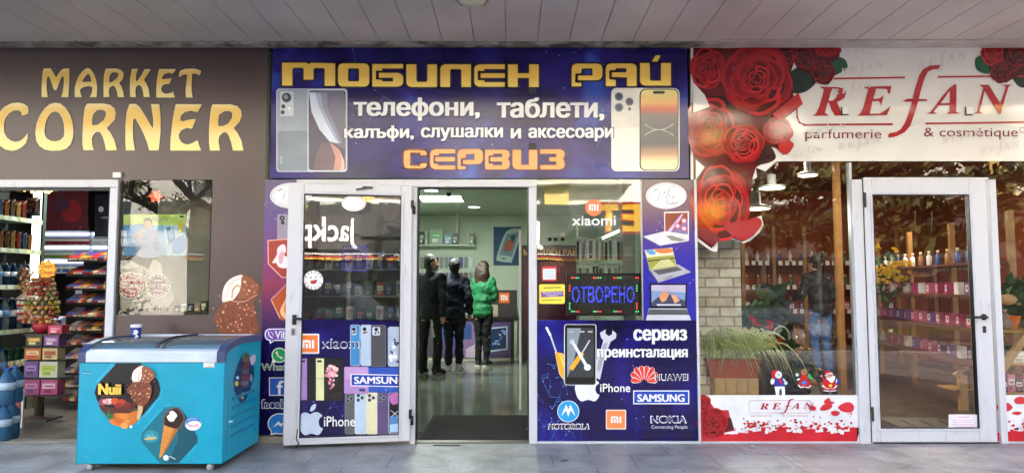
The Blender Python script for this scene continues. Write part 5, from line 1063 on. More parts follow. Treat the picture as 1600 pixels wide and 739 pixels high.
def bush(name, label, x, y, r, h, n, cols, seed):
    rn = random.Random(seed); t = thing(name, label, 'bush', (x, y, -.06)); b = B(BARK); tips = []
    for i in range(9): a = rn.uniform(0, 6.28); e = Vector((x + math.cos(a) * r * .6, y + math.sin(a) * r * .6, h * rn.uniform(.5, .95))); b.tube([(x, y, -.08), (Vector((x, y, 0)) + e) / 2, e], [.02, .014, .006], 5, False); tips += [e, (Vector((x, y, h * .4)) + e) / 2]
    b.build('stem', t); b = B(); leaves(b, tips, n, r * .32, .06, cols, rn); b.build('crown', t)
for i, (x, y) in enumerate(((-10.5, -12.2), (-5.6, -12.6), (-3.4, -12.4))): bush('bush', ('round olive bush at the verge opposite the left shop', 'second olive bush at the verge, nearer the casino', 'yellowish bush at the verge before the casino', 'dense bush at the verge under the cedar')[i], x, y, .9, 1.3, 1300, ['#5a5e28', '#74702f', '#454c22', '#8a8238'], 20 + i)
# parked cars along the far kerb
def parked_car(label, x, y, c, seed):
    t = thing('parked_car', label, 'car', (x, y, -.13)); z = -.13; pt = M(c, .25, coat=.6, var=.02)
    sd = [(-2.1, .32), (-2.15, .62), (-1.9, .82), (-1.25, .9), (-.62, 1.38), (.75, 1.42), (1.35, .98), (2.0, .86), (2.12, .6), (2.08, .3)]
    B(pt).prism([(x + a, z + c_) for a, c_ in sd], y - .82, y + .82).build('body', t, .07)
    for s_ in (-1, 1):
        b = B(M('#14181c', .05, ior=1.6)); yy = y + s_ * .825
        for w_ in ([(-1.08, .93), (-.55, 1.3), (.02, 1.33), (.02, .95)], [(.1, .95), (.1, 1.33), (.68, 1.33), (1.15, .98)]): b.prism([(x + a, z + c_) for a, c_ in w_], yy - .004, yy + .004)
        b.build('side_window', t)
        for a in (-1.3, 1.3):
            w = B(M('#151515', .8)).cyl((x + a, y + s_ * .7, z + .32), (x + a, y + s_ * .86, z + .32), .32, None, 20).build('wheel', t); B(M('#a8aab0', .3, .8)).lathe((x + a, y + s_ * (.862 if s_ < 0 else .862), z + .32), [(.2, 0), (.19, .012)], 14, 'Y').build('rim', w)
parked_car('silver parked car on the street beyond the pavement', -4.5, -10.2, '#9aa0a6', 1)
parked_car('dark blue parked car further along the same street', 4.8, -10.2, '#22304a', 2)
parked_car('white parked car opposite the left shop', -11.5, -10.2, '#d8d8d6', 3)
# ================================================================ INSIDE THE LEFT SHOP
def pb(b, x0, y0, x1, y1, Y, dep):
    a, c = P(x0, y1, Y), P(x1, y0, Y); return b.box(a.x, c.x, Y, Y + dep, a.z, c.z)
LEDW = M('#e6ffe6', .5, emit=.5, var=0); LEDB = M('#dfe8ff', .5, emit=1.6, var=0)
rn = random.Random(12)
Ys = 1.7
su = thing('drinks_shelf', 'dark drinks shelving with green white lit end panel at the left shop entrance', 'shelf', (XX(30, Ys), Ys, 0))
FXs = -5.08; YE = 1.72
B('#2a2c2c').box(FXs - .42, FXs - .38, .3, YE, .004, 2.6).build('back_panel', su)
sh = [346, 393, 447, 513, 590]; zsh = [ZZ(py, YE - .05) for py in sh]
for z in zsh:
    B(M('#7f8a78', .4)).box(FXs - .379, FXs, .3, YE - .02, z - .02, z).build('shelf_board', su)
    b = B(M('#c4cfb4', .5)).box(FXs + .001, FXs + .008, .3, YE - .02, z - .035, z + .012)
    for k in range(9): b.use(rn.choice(['#e8e4a0', '#f0f0ea', '#d8e8c0'])).box(FXs + .0085, FXs + .011, .62 + k * .12, .62 + k * .12 + .07, z - .03, z + .008)
    b.build('price_strip', su)
B(LEDW).box(FXs - .12, FXs - .01, YE + .0, YE + .02, ZZ(440, YE), ZZ(297, YE)).build('light_panel', su)
B(M('#56605a', .4, .3)).box(FXs - .01, FXs + .012, YE - .018, YE + .03, .004, 2.6).build('side_panel', su)
spx = lambda y, x=-5.17: 800 + F * x / (CAMD + y)
def PET(c):
    m = bpy.data.materials.new('clear_plastic'); m.use_nodes = True; b_ = m.node_tree.nodes['Principled BSDF']; b_.inputs['Base Color'].default_value = lin(c); b_.inputs['Roughness'].default_value = .08; b_.inputs['IOR'].default_value = 1.2; b_.inputs['Transmission Weight'].default_value = .55; return m
def bottle_mesh(x, y, z, h, r, c, cap, lab, name='water_bottle', label='', group='', cat='bottle'):
    t = thing(name, label, cat, (x, y, z), 0, group)
    B(PET(c)).lathe((x, y, z), [(r * .9, 0), (r, .02), (r, h * .3), (r * .94, h * .34), (r, h * .38), (r, h * .66), (r * .75, h * .8), (r * .34, h * .92), (r * .32, h * .95)], 14).build('bottle_body', t)
    B(cap).lathe((x, y, z + h * .95), [(r * .36, 0), (r * .36, h * .05)], 10).build('cap', t)
    B(M(lab, .4)).lathe((x, y, z + h * .42), [(r * 1.015, 0), (r * 1.015, h * .2)], 14).build('paper_label', t)
    return t
kinds = [('#1c3f6e', '#c8dcec', '#dfe8f4', .3, .037, 'blue'), ('#20503a', '#2f8a4a', '#e8e4c8', .3, .036, 'green'), ('#3a2418', '#b02020', '#c02828', .28, .036, 'brown'), ('#7f98a8', '#2f5cc0', '#5f90d8', .3, .037, 'pale')]
protos = {}
shn = {346: 'top', 393: 'second', 447: 'third', 513: 'fourth', 590: 'lowest'}
for py, plan in ((447, (0, 0, 3)), (513, (0, 3, 0, 3)), (590, (1, 1, 1, 3)), (680, (1, 1, 0, 1))):
    for i in range(13):
        k = plan[(i // 2) % len(plan)]; c, cp, lb, h, r, nm = kinds[k]; y = .98 + (i // 2) * .105; x = FXs - .07 - (i % 2) * .12; z = zsh[sh.index(py)] + .001 if py < 680 else .004
        if y > 1.66: break
        lab = f'{nm} plastic bottle on the {shn.get(py, "bottom")} shelf of the drinks shelving' if py < 680 else f'{nm} plastic bottle standing on the floor under the drinks shelving'
        s_ = 1.1 if py > 500 else .78
        if (k, s_) in protos: copy_thing(protos[(k, s_)], (x, y, z), label=lab)
        else: protos[(k, s_)] = bottle_mesh(x, y, z, h * s_, r * s_ * 1.15, c, cp, lb, label=lab, group='bottles on the drinks shelving')
def pack(name, label, cat, group, x0, y0, x1, y1, Y, dep, cols, tilt=0.0, parent=None, kind='box'):
    a, c = P(x0, y1, Y), P(x1, y0, Y); w, h = c.x - a.x, c.z - a.z; b = B(M(cols[0], .35)); cx, cz = (a.x + c.x) / 2, (a.z + c.z) / 2
    if kind == 'bag':
        pts = [(-.5, -.48), (-.47, -.5), (.47, -.5), (.5, -.48), (.46, -.36), (.47, 0), (.46, .36), (.5, .48), (.44, .5), (-.44, .5), (-.5, .48), (-.46, .36), (-.47, 0), (-.46, -.36)]
        b.sm = True; v = []; n = len(pts)
        for s_, f_ in ((-1, .62), (-1, 1), (1, 1), (1, .62)): v += [(cx + p_[0] * w * (f_ if f_ < 1 else 1), Y + dep / 2 + (s_ * dep / 2 if f_ < 1 else s_ * dep * .12), cz + p_[1] * h * (f_ if f_ < 1 else 1)) for p_ in pts]
        fs_ = [tuple(range(n)), tuple(range(4 * n - 1, 3 * n - 1, -1))]
        for L in range(3): fs_ += [(L * n + i, L * n + (i + 1) % n, (L + 1) * n + (i + 1) % n, (L + 1) * n + i) for i in range(n)]
        b.add(v, fs_)
    else: b.obox((cx, Y + dep / 2, cz), (w, dep, h), (0, 0, 0))
    b.sm = False; b.use(M(cols[1], .35)).box(cx - w * .38, cx + w * .38, Y - .003, Y - .0008, cz - h * .08, cz + h * .26); b.use(M(cols[2], .35)).box(cx - w * .3, cx + w * .12, Y - .0035, Y - .0008, cz - h * .36, cz - h * .12)
    b.use(M(cols[2], .35)).box(cx - w * .25, cx + w * .25, Y - .0045, Y - .0032, cz + h * .03, cz + h * .12)
    return tag(b.build(name), label, cat, group)
pal = [('#7a5a2a', '#c8a040', '#e8d8a0'), ('#5a2018', '#c03828', '#f0e0c0'), ('#24304a', '#4060a0', '#d8e0f0'), ('#6a3a20', '#d88030', '#f4e4b0'), ('#3a2a1c', '#8a6a3a', '#d0b070')]
for row, (z, nm) in enumerate(((zsh[0], 'top'), (zsh[1], 'second'))):
    for i in range(8):
        y = 1.0 + i * .085; q = P(spx(y), 400, y); py1 = 369.5 - F * math.tan(math.atan((z - CAMH) / (CAMD + y)) - PITCH); hh = rn.uniform(26, 33)
        cn_ = ('mustard', 'dark red', 'navy', 'orange brown', 'brown')[(i + row) % 5]
        pack('snack_bag', f'{cn_} snack bag on the {nm} drinks shelf', 'snack bag', 'snack bags on the drinks shelving', spx(y) - 9, py1 - hh, spx(y) + 9, py1, y, .05, pal[(i + row) % 5], kind='bag')
t = pack('snack_bag', 'big dark snack bag at the far end of the top shelf', 'snack bag', 'snack bags on the drinks shelving', 36, 308, 60, 337, 1.6, .08, ('#2c1c18', '#5a3a34', '#8a6a60'), kind='bag')
# bag of wrapped sweets and can pack
cpk = thing('can_pack', 'open tray of white and red cans beside the lollipop stand', 'can pack', (XX(37, 1.4), 1.4, ZZ(500, 1.4)))
b = B('#c8bcb0'); pb(b, 27, 494, 51, 502, 1.4, .2); pb(b, 26, 497, 52, 501, 1.385, .012); b.use('#b83038'); pb(b, 26, 498.5, 52, 501, 1.38, .004); b.build('tray', cpk)
a = P(39, 468, 1.4); c = P(39, 456, 1.4)
B('#dcd4d0').add([(XX(27, 1.4), 1.4, a.z), (XX(51, 1.4), 1.4, a.z), (XX(43, 1.4), 1.5, c.z), (XX(32, 1.4), 1.5, c.z), (XX(27, 1.4), 1.6, a.z), (XX(51, 1.4), 1.6, a.z)], [(0, 1, 2, 3), (1, 5, 2), (5, 4, 3, 2), (4, 0, 3)]).build('cardboard_top', cpk)
for r_ in range(2):
    for i in range(4):
        z = ZZ(494 - r_ * 13, 1.4); x = XX(30 + i * 6, 1.4)
        B(M('#d8dce0', .2, .3)).lathe((x, 1.44, z), [(.016, 0), (.021, .004), (.021, .066), (.017, .072)], 12).lathe((x, 1.44, z + .02), [(.0214, 0), (.0214, .02)], 12).build('can', cpk)
        B('#c02c38').lathe((x, 1.44, z + .015), [(.0218, 0), (.0218, .022)], 12).build('can_band', cpk)
nb = thing('sweets_net', 'net of pale wrapped sweets hanging above the can tray', 'sweets net', (XX(38, 1.45), 1.45, ZZ(440, 1.45)))
b = B()
for i in range(90):
    b.use(rn.choice([M('#cdb090', .5), M('#b8987a', .5), M('#dcc8ac', .5), M('#8a4a34', .5)])); q = P(rn.gauss(39, 5.5), rn.uniform(420, 458), 1.45 + rn.uniform(-.05, .05)); b.ball(q, (.018, .016, .014), 6, 4)
b.build('wrapped_sweets', nb); B('#6a2a20').tube([P(39, 408, 1.45), P(39, 422, 1.45)], .006, 5).build('hook', nb)
# lollipop stand
ly = 1.05; lo = thing('lollipop_stand', 'round lollipop display stand topped by a yellow flower shaped sign', 'display stand', (XX(72, ly), ly, 0))
b = B(M('#5a4a3c', .45)).cyl((XX(72, ly), ly, ZZ(650, ly)), (XX(72, ly), ly, ZZ(430, ly)), .03, None, 12); b.lathe((XX(72, ly), ly, .004), [(.16, 0), (.15, .02), (.03, .04)], 18); b.build('pole', lo)
b = B(M('#d8362c', .35))
for z_, r_ in ((440, .05), (458, .065), (478, .075), (495, .08)): b.lathe((XX(71, ly), ly, ZZ(z_, ly) - .02), [(r_, 0), (r_, .018)], 16)
b.build('holder_ring', lo)
p = Pr(PL((0, ly - .04, 0))); fl = [(73 + (14.6 + 1.5 * math.cos(9 * R(a))) * math.cos(R(a)), 421 + (13.8 + 1.4 * math.cos(9 * R(a))) * math.sin(R(a))) for a in range(0, 360, 8)]
u = [LPx for LPx in [PL((0, ly - .04, 0)).uv(*q) for q in fl]]; B(M('#d88a18', .4)).prism(u, ly - .039, ly - .03).build('sign_board', lo)
p.shape([(73 + (x - 73) * .9, 421 + (y - 421) * .9) for x, y in fl], M('#f6c21c', .4)); p.text('Chupa', 64, 412, 82, 420.5, M('#c4281c', .4), bold=.03); p.text('Chups', 63, 421.5, 83, 430, M('#c4281c', .4), bold=.03); p.part('sign_lettering', lo)
cols = ['#a89838', '#9a5630', '#b08a60', '#8a3028', '#b09470', '#707c3c', '#bca680']; cnm = ['yellow', 'orange', 'tan', 'red', 'beige', 'green', 'cream']; lps = {}
for i in range(150):
    lv = i // 15; a = R((i % 15) * 24 + lv * 13); r_ = .085 + .011 * min(lv, 5); z = ZZ(437 + lv * 7.2, ly); k = (lv + rn.randrange(3)) % 7
    c0 = Vector((XX(71, ly) + r_ * math.cos(a), ly + r_ * math.sin(a), z))
    if math.sin(a) > .35: continue
    if k not in lps:
        b = B(M(cols[k], .7)).ball((0, 0, 0), .0195, 7, 5).add([(.012, -.006, .012), (.03, -.004, .022), (.026, 0, .03)], [(0, 1, 2)]); b.use('#e8e4dc').tube([(0, .0, 0), (0, .05, -.02)], .003, 4); o = b.build('lollipop'); tag(o, f'{cnm[k]} wrapped lollipop in the round display stand', 'lollipop', 'lollipops in the display stand'); lps[k] = o
    else: o = lps[k].copy(); COL.objects.link(o)
    o.location = c0; o.rotation_euler = (0, 0, a + R(90))
# stand of sweet boxes
yb = .9; bs = thing('sweets_rack', 'wire rack of bright sweet boxes just inside the left doorway', 'rack', (XX(66, yb), yb, 0))
b = B(M('#4a4642', .4, .5)); b.cyl((XX(66, yb), yb + .12, .02), (XX(66, yb), yb + .12, ZZ(520, yb)), .014); b.box(XX(45, yb), XX(86, yb), yb + .0, yb + .24, .004, .02); b.build('rack_pole', bs)
for py in (522, 542, 563, 591, 618):
    b = B(M('#3a3836', .4, .5)); pb(b, 36, py, 95, py + 1.5, yb, .2); b.build('rack_shelf', bs)
rows = [((540.5, 523.5), 'top', [('yellow and black', '#2c2a20', '#b88a20', '#c8b880', 40, 66), ('purple', '#6a3a7a', '#a878a4', '#c8b8c8', 68, 92)]), ((561.5, 544), 'second', [('orange', '#a05a24', '#c8b888', '#b02820', 38, 64), ('cream', '#b0a274', '#a03828', '#7a5a2a', 66, 90)]),
        ((589.5, 565), 'third', [('violet striped', '#5a3a78', '#8a6aa8', '#3a2450', 37, 60), ('white and lime', '#b0b4a0', '#a0a838', '#88a030', 61, 90)]), ((616.5, 593), 'bottom', [('magenta', '#843060', '#b07090', '#5a2a6a', 36, 62), ('pink', '#98406a', '#c0a0b0', '#7a2a50', 63, 90)])]
for (y1, y0), nm, its in rows:
    for cn_, c1, c2, c3, x0, x1 in its: pack('sweet_box', f'{cn_} sweet box on the {nm} tier of the wire rack', 'box', 'sweet boxes on the wire rack', x0, y0, x1, y1, yb + .01, .12, (c1, c2, c3))
    for k in range(4): pass
bw = thing('sweets_bowl', 'round red and yellow sweets tub on top of the wire rack', 'tub', (XX(62, yb), yb + .1, ZZ(522, yb)))
B('#9c2438').lathe((XX(62, yb), yb + .1, ZZ(521.5, yb)), [(.05, 0), (.085, .05), (.088, .1)], 18).build('tub_body', bw); B('#d8b828').lathe((XX(62, yb), yb + .1, ZZ(508, yb)), [(.088, 0), (.07, .03), (.03, .045)], 18).build('lid', bw)
pack('snack_bag', 'white and blue crisp bag behind the sweets tub', 'snack bag', None, 75, 494, 99, 520, yb + .25, .08, ('#c8cce8', '#3a4ab0', '#e8e8f4'), kind='bag')
pack('sweet_box', 'crimson sweet box under the white and blue crisp bag', 'box', 'sweet boxes on the wire rack', 75, 508, 97, 521, yb + .03, .12, ('#b02848', '#d05878', '#e8b0c0'))
# back: tv screens, cigarette cabinet
yk = 3.7
def tv(label, x0, y0, x1, y1, c, dots):
    t = thing('wall_screen', label, 'screen', (XX((x0 + x1) / 2, yk), yk - .1, ZZ(y1, yk))); b = B(BLK); pb(b, x0, y0, x1, y1, yk - .12, .06); b.build('screen_frame', t, .004)
    p = Pr(PL((0, yk - .121, 0))); p.rect(x0 + 1.5, y0 + 1.5, x1 - 1.5, y1 - 1.5, M(c, .25, emit=.05))
    for a, e, rx, ry, m in dots: p.ell(a, e, rx, ry, M(m, .25, emit=.06))
    p.part('picture', t)
tv('wide dark screen with red glow on the back wall of the left shop', 67, 297, 139, 361, '#4a2024', ((112, 330, 16, 18, '#6a2024'), (96, 318, 14, 12, '#3a2430')))
tv('narrow dark screen with small round emblem, right of the wide screen', 147, 303, 180, 370, '#1a1c22', ((158, 327, 4, 4.5, '#8a8a90'), (165, 340, 7, 1.6, '#5a5c66')))
cg = thing('cigarette_cabinet', 'lit white cabinet with rows of coloured packs below the screens', 'cabinet', (XX(102, yk), yk, ZZ(425, yk)))
b = B('#6a7078'); pb(b, 63, 362, 180, 425, yk, .3); b.build('cabinet_back', cg)
for y0 in (364, 385, 407):
    for x0, x1 in ((65, 138), (142, 180)): b = B(LEDB); pb(b, x0, y0, x1, y0 + 3.2, yk - .02, .015); b.build('light_strip', cg)
    b = B('#c0c8d4'); pb(b, 64, y0 + 18, 180, y0 + 20, yk - .08, .08); b.build('cabinet_shelf', cg)
b = B('#8c949c'); pb(b, 138.5, 362, 141.5, 425, yk - .09, .09); b.build('divider', cg)
cc = [('red', ['#b8283a', '#c03848', '#a02030']), ('white', ['#d8d8dc', '#c8ccd4']), ('green', ['#7aa83a', '#90b040']), ('orange', ['#d89030', '#c8a040']), ('blue', ['#3a5aa8', '#4a70c0'])]
pk = {}
for r_, y1 in enumerate((382, 403.5, 425)):
    for i in range(24):
        x0 = 66 + i * 4.6
        if 137 < x0 + 2 < 143: continue
        g = (0 if i < 8 else 1 if i > 15 else 0) if r_ == 0 else (2 if i < 7 else 3 if i < 11 else 4) if r_ == 1 else (4 if i % 3 else 1); nm, cl_ = cc[g]; cl_ = rn.choice(cl_)
        q = P(x0 + 2, y1, yk - .06)
        if cl_ not in pk: o = B(M(cl_, .4)).box(-.026, .026, 0, .025, 0, .085).use('#e4e4e0').box(-.02, .02, -.002, -.0005, .045, .075).build('cigarette_pack'); tag(o, f'small {nm} pack in the lit cabinet', 'pack', 'packs in the lit cabinet'); pk[cl_] = o
        else: o = pk[cl_].copy(); COL.objects.link(o)
        o.location = q
# counter with monitor, sloping sweets racks
ct = thing('shop_counter', 'dark sales counter at the back of the left shop', 'counter', (XX(110, 3.0), 3.0, 0)); B('#26221f').box(-5.2, -3.2, 2.9, 3.4, .004, .95).build('counter_body', ct); B('#3a3430').box(-5.25, -3.15, 2.85, 3.45, .951, .99).build('counter_top', ct)
mo = thing('till_monitor', 'small grey till monitor on the dark counter', 'monitor', (XX(131, 2.7), 2.7, ZZ(470, 2.7))); b = B(BLK); pb(b, 116, 441, 146, 463, 2.7, .03); b.build('monitor_body', mo, .004); b = B(M('#5a6a7c', .2, emit=.04)); pb(b, 118, 443, 144, 460, 2.697, .002); b.build('monitor_screen', mo); b = B(BLK); pb(b, 129, 463, 133, 478, 2.71, .02); b.build('monitor_stand', mo)
yr = 2.0; rk = thing('chocolate_rack', 'tall sloping rack full of small chocolate packs by the right door jamb', 'rack', (XX(140, yr), yr, 0))
choc = {}; ccs = [('brown', '#4a2c1c'), ('blue', '#26407a'), ('red', '#a02c2c'), ('gold', '#b8923a'), ('cream', '#c8bca0'), ('dark', '#2a2624'), ('purple', '#5a3a7a'), ('orange', '#c8702c')]
for lv in range(11):
    y = 408 + lv * 22; dx = 14 * (1 - lv / 10.0); o_ = yr - .045 * lv
    a, c = P(96 + dx * .5, y, o_), P(176, y, o_)
    B(M('#1c1a1a', .5)).add([(a.x, o_, a.z), (c.x, o_, c.z), (c.x, o_ + .25, c.z + .09), (a.x, o_ + .25, a.z + .09), (a.x, o_, a.z - .012), (c.x, o_, c.z - .012), (c.x, o_ + .25, c.z + .078), (a.x, o_ + .25, a.z + .078)], [(0, 1, 2, 3), (7, 6, 5, 4), (0, 4, 5, 1), (1, 5, 6, 2), (2, 6, 7, 3), (3, 7, 4, 0)]).build('rack_shelf', rk)
    for i in range(9):
        for j in range(2):
            nm, cl_ = rn.choice(ccs); x = a.x + .05 + i * (c.x - a.x - .06) / 8.4
            if nm not in choc:
                b = B(M(cl_, .3)).obox((0, 0, .016), (.075, .1, .03)); b.use(rn.choice(['#d8c8a0', '#c83a30', '#e8e4d8'])).box(-.026, .026, -.052, -.0505, .006, .026); o = b.build('chocolate_pack'); tag(o, f'small {nm} chocolate pack on the sloping rack', 'chocolate pack', 'chocolate packs on the sloping rack'); choc[nm] = o
            else: o = choc[nm].copy(); COL.objects.link(o)
            o.location = (x + rn.uniform(-.008, .008), o_ + .06 + j * .11, a.z + .024 + j * .04); o.rotation_euler = (R(20), 0, rn.uniform(-.15, .15))
B(M('#1a1818', .6)).box(XX(96, yr) + .1, XX(178, yr), yr + .26, yr + .3, .004, ZZ(396, yr)).build('rack_back', rk)
# big water bottles and picture stand by the doorway
yw = .45; wb = None
for i, (px, py) in enumerate(((4, 690), (17, 684), (-10, 684), (6, 650), (19, 655))):
    q = G(px, py) if i < 3 else None; loc = (q.x, q.y, .004) if i < 3 else (wb_l[0].x if i == 3 else wb_l[1].x, (wb_l[0].y if i == 3 else wb_l[1].y) + .02, .3)
    lab = ('big blue water bottle on the floor nearest the left doorway edge', 'big blue water bottle on the floor beside the picture stand', 'big blue water bottle half cut off by the photo edge', 'big blue water bottle stacked above the front one', 'big blue water bottle stacked beside the picture stand')[i]
    if i == 0: wb_l = [q]; wb = bottle_mesh(loc[0], loc[1], .004, .3, .062, '#4a7ea6', '#2a50b0', '#a8c0d4', label=lab, group='big water bottles by the doorway')
    else: copy_thing(wb, loc, label=lab); i < 3 and wb_l.append(q)
pst = thing('picture_board', 'white framed dark red picture board leaning behind the water bottles', 'board', (XX(26, .6), .6, 0)); b = B('#d0ccc8'); pb(b, 13, 608, 37, 668, .62, .02); b.build('board_panel', pst); p = Pr(PL((0, .62, 0))); p.rect(19, 612, 33, 655, M('#4a1a1e', .4)); p.ell(26, 630, 5, 9, M('#8a3038', .4)); p.ell(26, 618, 3.4, 2.4, M('#d8d0cc', .4)); p.part('printed_picture', pst)
# garland of warm bulbs
gl = thing('light_garland', 'string of warm bulbs under the ceiling of the left shop', 'garland', (XX(60, 1.3), 1.3, 2.5)); pts = [P(-6 + k * 14, 296 + (3 if k % 2 else 0) + 2, 1.3) for k in range(9)]
B('#1c2a1c').tube(pts, .005, 5).build('wire', gl)
for q in (P(28, 296, 1.3), P(38, 297, 1.3), P(50, 300, 1.3), P(71, 299, 1.3), P(76, 300.5, 1.3), P(81, 297.5, 1.3)): B(M('#ffc860', .4, emit=2.5, var=0)).ball(q, .013, 8, 6).build('bulb', gl)
ml = bpy.data.lights.new('market_lamp', 'AREA'); ml.energy = 6; ml.size = .6; ml.color = (.9, 1, .95); o = bpy.data.objects.new('market_lamp', ml); COL.objects.link(o); o.location = (-4.6, 2.0, 2.68)
mp = thing('ceiling_panel_lamp', 'square ceiling lamp lighting the left shop', 'lamp', (-4.6, 2.0, 2.7)); B(M('#f4fff8', .5, emit=.6, var=0)).box(-4.9, -4.3, 1.7, 2.3, 2.7, 2.74).build('diffuser', mp)
# window poster and stickers of the left window
yp = .03; wp = thing('window_poster', 'pale blue and lime advert poster behind the left shop window', 'poster', (XX(236, yp), yp, ZZ(395, yp)))
p = Pr(PL((0, yp, 0)), lift=0); p.rect(193, 335, 291, 399, M('#6fb4e4', .4)); p.rect(193, 335, 291, 352, M('#b8d860', .4)); p.shape([(193, 352), (225, 350), (240, 399), (193, 399)], M('#3f90d8', .4)); p.shape([(255, 352), (291, 352), (291, 399), (262, 399)], M('#a8d4ec', .4))
p.text('НОВО', 203, 340, 224, 348.5, M('#e0cc30', .4), bold=.02); p.text('НА ПАЗАРА', 228, 339, 262, 346, M('#2c4a78', .4), bold=.02); p.ell(284, 338.5, 3.5, 1.6, M('#3a5a5a', .4))
p.ell(231, 352, 5.5, 7.5, M('#caa890', .4)); p.shape([(225, 350), (226, 342), (236, 342), (238, 352), (235, 346), (228, 346)], M('#5a4638', .4), True); p.shape([(219, 365), (228, 359), (236, 359), (246, 364), (252, 399), (214, 399)], M('#8ea0cc', .4), True); p.line([(220, 368), (212, 372), (222, 360)], 4, M('#caa890', .4))
for k in range(8): p.ell(rn.uniform(219, 246), rn.uniform(372, 390), 3, 2, M('#6f8ac0', .4))
p.shape([(260, 356), (271, 353), (275, 378), (264, 382)], M('#2468b8', .4)); p.shape([(264, 360), (270, 358), (272, 372), (266, 374)], M('#3f9ad8', .4)); p.shape([(279, 350), (286, 348), (287, 362), (280, 364)], M('#e4c838', .4)); p.shape([(270, 378), (288, 368), (289, 392), (272, 396)], M('#4f90d8', .4), True); p.part('poster_sheet', wp)
def round_badge(label, cx, cy, r, c1, c2, t_):
    p = Pr(PL((0, .03, 0)), lift=0); p.ell(cx, cy, r, r, M('#f0ece4', .4)); p.ell(cx, cy, r * .92, r * .92, M(c1, .4)); p.ell(cx, cy, r * .78, r * .78, M('#efe6da', .4)); p.ell(cx, cy, r * .73, r * .73, M(c2, .4))
    p.text(t_, cx - r * .66, cy - 3.4, cx + r * .66, cy + 3.4, WHT, bold=.03); p.line([(cx - r * .4, cy - 8), (cx + r * .4, cy - 8)], 1.6, WHT); p.line([(cx - r * .35, cy + 8), (cx + r * .35, cy + 8)], 1.6, WHT)
    for k in range(16): a = R(k * 22.5); p.line([(cx + r * .81 * math.cos(a), cy + r * .81 * math.sin(a)), (cx + r * .89 * math.cos(a), cy + r * .89 * math.sin(a))], 1.5, M('#efe6da', .4))
    tag(p.part('round_badge'), label, 'badge')
p = Pr(PL((0, .05, 0)), lift=0); p.shape([(188, 420), (205, 408), (232, 420), (240, 404), (252, 412), (256, 438), (268, 440), (272, 468), (262, 480), (188, 482)], M('#bdb8b0', .5)); tag(p.part('paper_cutout'), 'white paper backing sheet behind the round badges of the left window', 'paper')
round_badge('red round promotional badge at the lower left of the left window', 204, 446, 21, '#a02c20', '#9c2018', '200.04 лв')
round_badge('purple round promotional badge beside the red one', 247, 446, 19, '#84385c', '#6a2a58', 'от 1.99')
for k, (px, py) in enumerate(((240, 305), (247, 309))):
    pass
b = B(M('#d83a1c', .4, emit=.35)); st = [(242 + (11 if i % 2 else 5.5) * math.sin(R(i * 30)), 307 - (10 if i % 2 else 5) * math.cos(R(i * 30))) for i in range(12)]; b.prism([PL((0, .06, 0)).uv(*q) for q in st], .06, .085); tag(b.build('star_ornament'), 'glowing red star ornament hanging in the left shop window', 'ornament')
sl_ = thing('display_sill', 'low goods shelf behind the left shop window', 'shelf', (XX(258, .3), .3, 0)); B('#3a322c').box(XX(190), XX(326), .1, .5, .3, ZZ(486, .2)).build('shelf_body', sl_)
for k in range(13):
    c1 = rn.choice(['#8a3a2a', '#c8a040', '#3a4a2a', '#5a2a4a', '#d8d4c8', '#2a2a30', '#b04060']); pack('shelf_packet', f'packet standing {("first","second","third","fourth","fifth","sixth","seventh","eighth","ninth","tenth","eleventh","twelfth","thirteenth")[k]} from the left behind the left window', 'packet', 'packets behind the left window', 190 + k * 10.3, 468 + rn.uniform(0, 9), 199 + k * 10.3, 486, .16, .05, (c1, rn.choice(['#e8e0c0', '#c83a30', '#4a6ab0']), '#e4e0d4'))
B(M('#8a8474', .8)).box(XX(187), XX(329), .62, .64, .3, 2.3).build('window_backboard', sl_)

# ================================================================ INSIDE THE MIDDLE SHOP
cl = thing('ceiling_panel_lamp', 'flat rectangular ceiling panel lamp lit inside the middle shop', 'lamp', (0, 0, 2.6)); zc = 2.62
def onceil(px, py, z): t = (z - CAMH) / ray(px, py).z; return Vector((0, -CAMD, CAMH)) + ray(px, py) * t
q0, q1 = onceil(662, 315.5, 2.6), onceil(706, 308.5, 2.6); OFF[cl] = Vector((q0.x, q0.y, 2.6)); cl.location = (q0.x, q0.y, 2.6)
B(M('#f0fff6', .5, emit=1.5, var=0)).box(q0.x, q0.x + .62, q0.y, q1.y, 2.597, 2.612).build('diffuser', cl); B('#c8ccc8').box(q0.x - .02, q0.x - .001, q0.y, q1.y, 2.595, 2.619).box(q0.x + .621, q0.x + .64, q0.y, q1.y, 2.595, 2.619).build('lamp_frame', cl)
for px, py, w_ in ((674, 297.5, 'nearer the entrance'), (741, 323.5, 'nearer the back wall')):
    q = onceil(px, py, 2.612); t = thing('ceiling_spot', 'round ceiling spot lamp in the middle shop ' + w_, 'lamp', (q.x, q.y, 2.6)); B(M('#f4fff4', .5, emit=1.8, var=0)).lathe((q.x, q.y, 2.604), [(.09, 0), (.09, .01)], 20).build('diffuser', t); B('#d8dcd8').lathe((q.x, q.y, 2.607), [(.115, 0), (.115, .012)], 20).build('ring', t)
sl2 = bpy.data.lights.new('shop_lamp', 'AREA'); sl2.energy = 15; sl2.size = .6; sl2.color = (.9, 1, .9); o = bpy.data.objects.new('shop_lamp', sl2); COL.objects.link(o); o.location = (q0.x + .3, (q0.y + q1.y) / 2, 2.585)
q = onceil(701, 302, 2.6); cm = thing('camera_dome', 'small black camera on the ceiling of the middle shop', 'camera', (q.x, q.y, 2.6)); B(BLK).lathe((q.x, q.y, 2.55), [(.02, 0), (.035, .02), (.035, .06)], 12).build('camera_body', cm); B('#c8ccc8').lathe((q.x, q.y, 2.605), [(.05, 0), (.05, .012)], 14).build('mount', cm)
dm = thing('door_mat', 'dark ribbed rubber mat just inside the middle shop entrance', 'mat', (XX(740), .5, .007)); m0 = G(826, 649, .01)
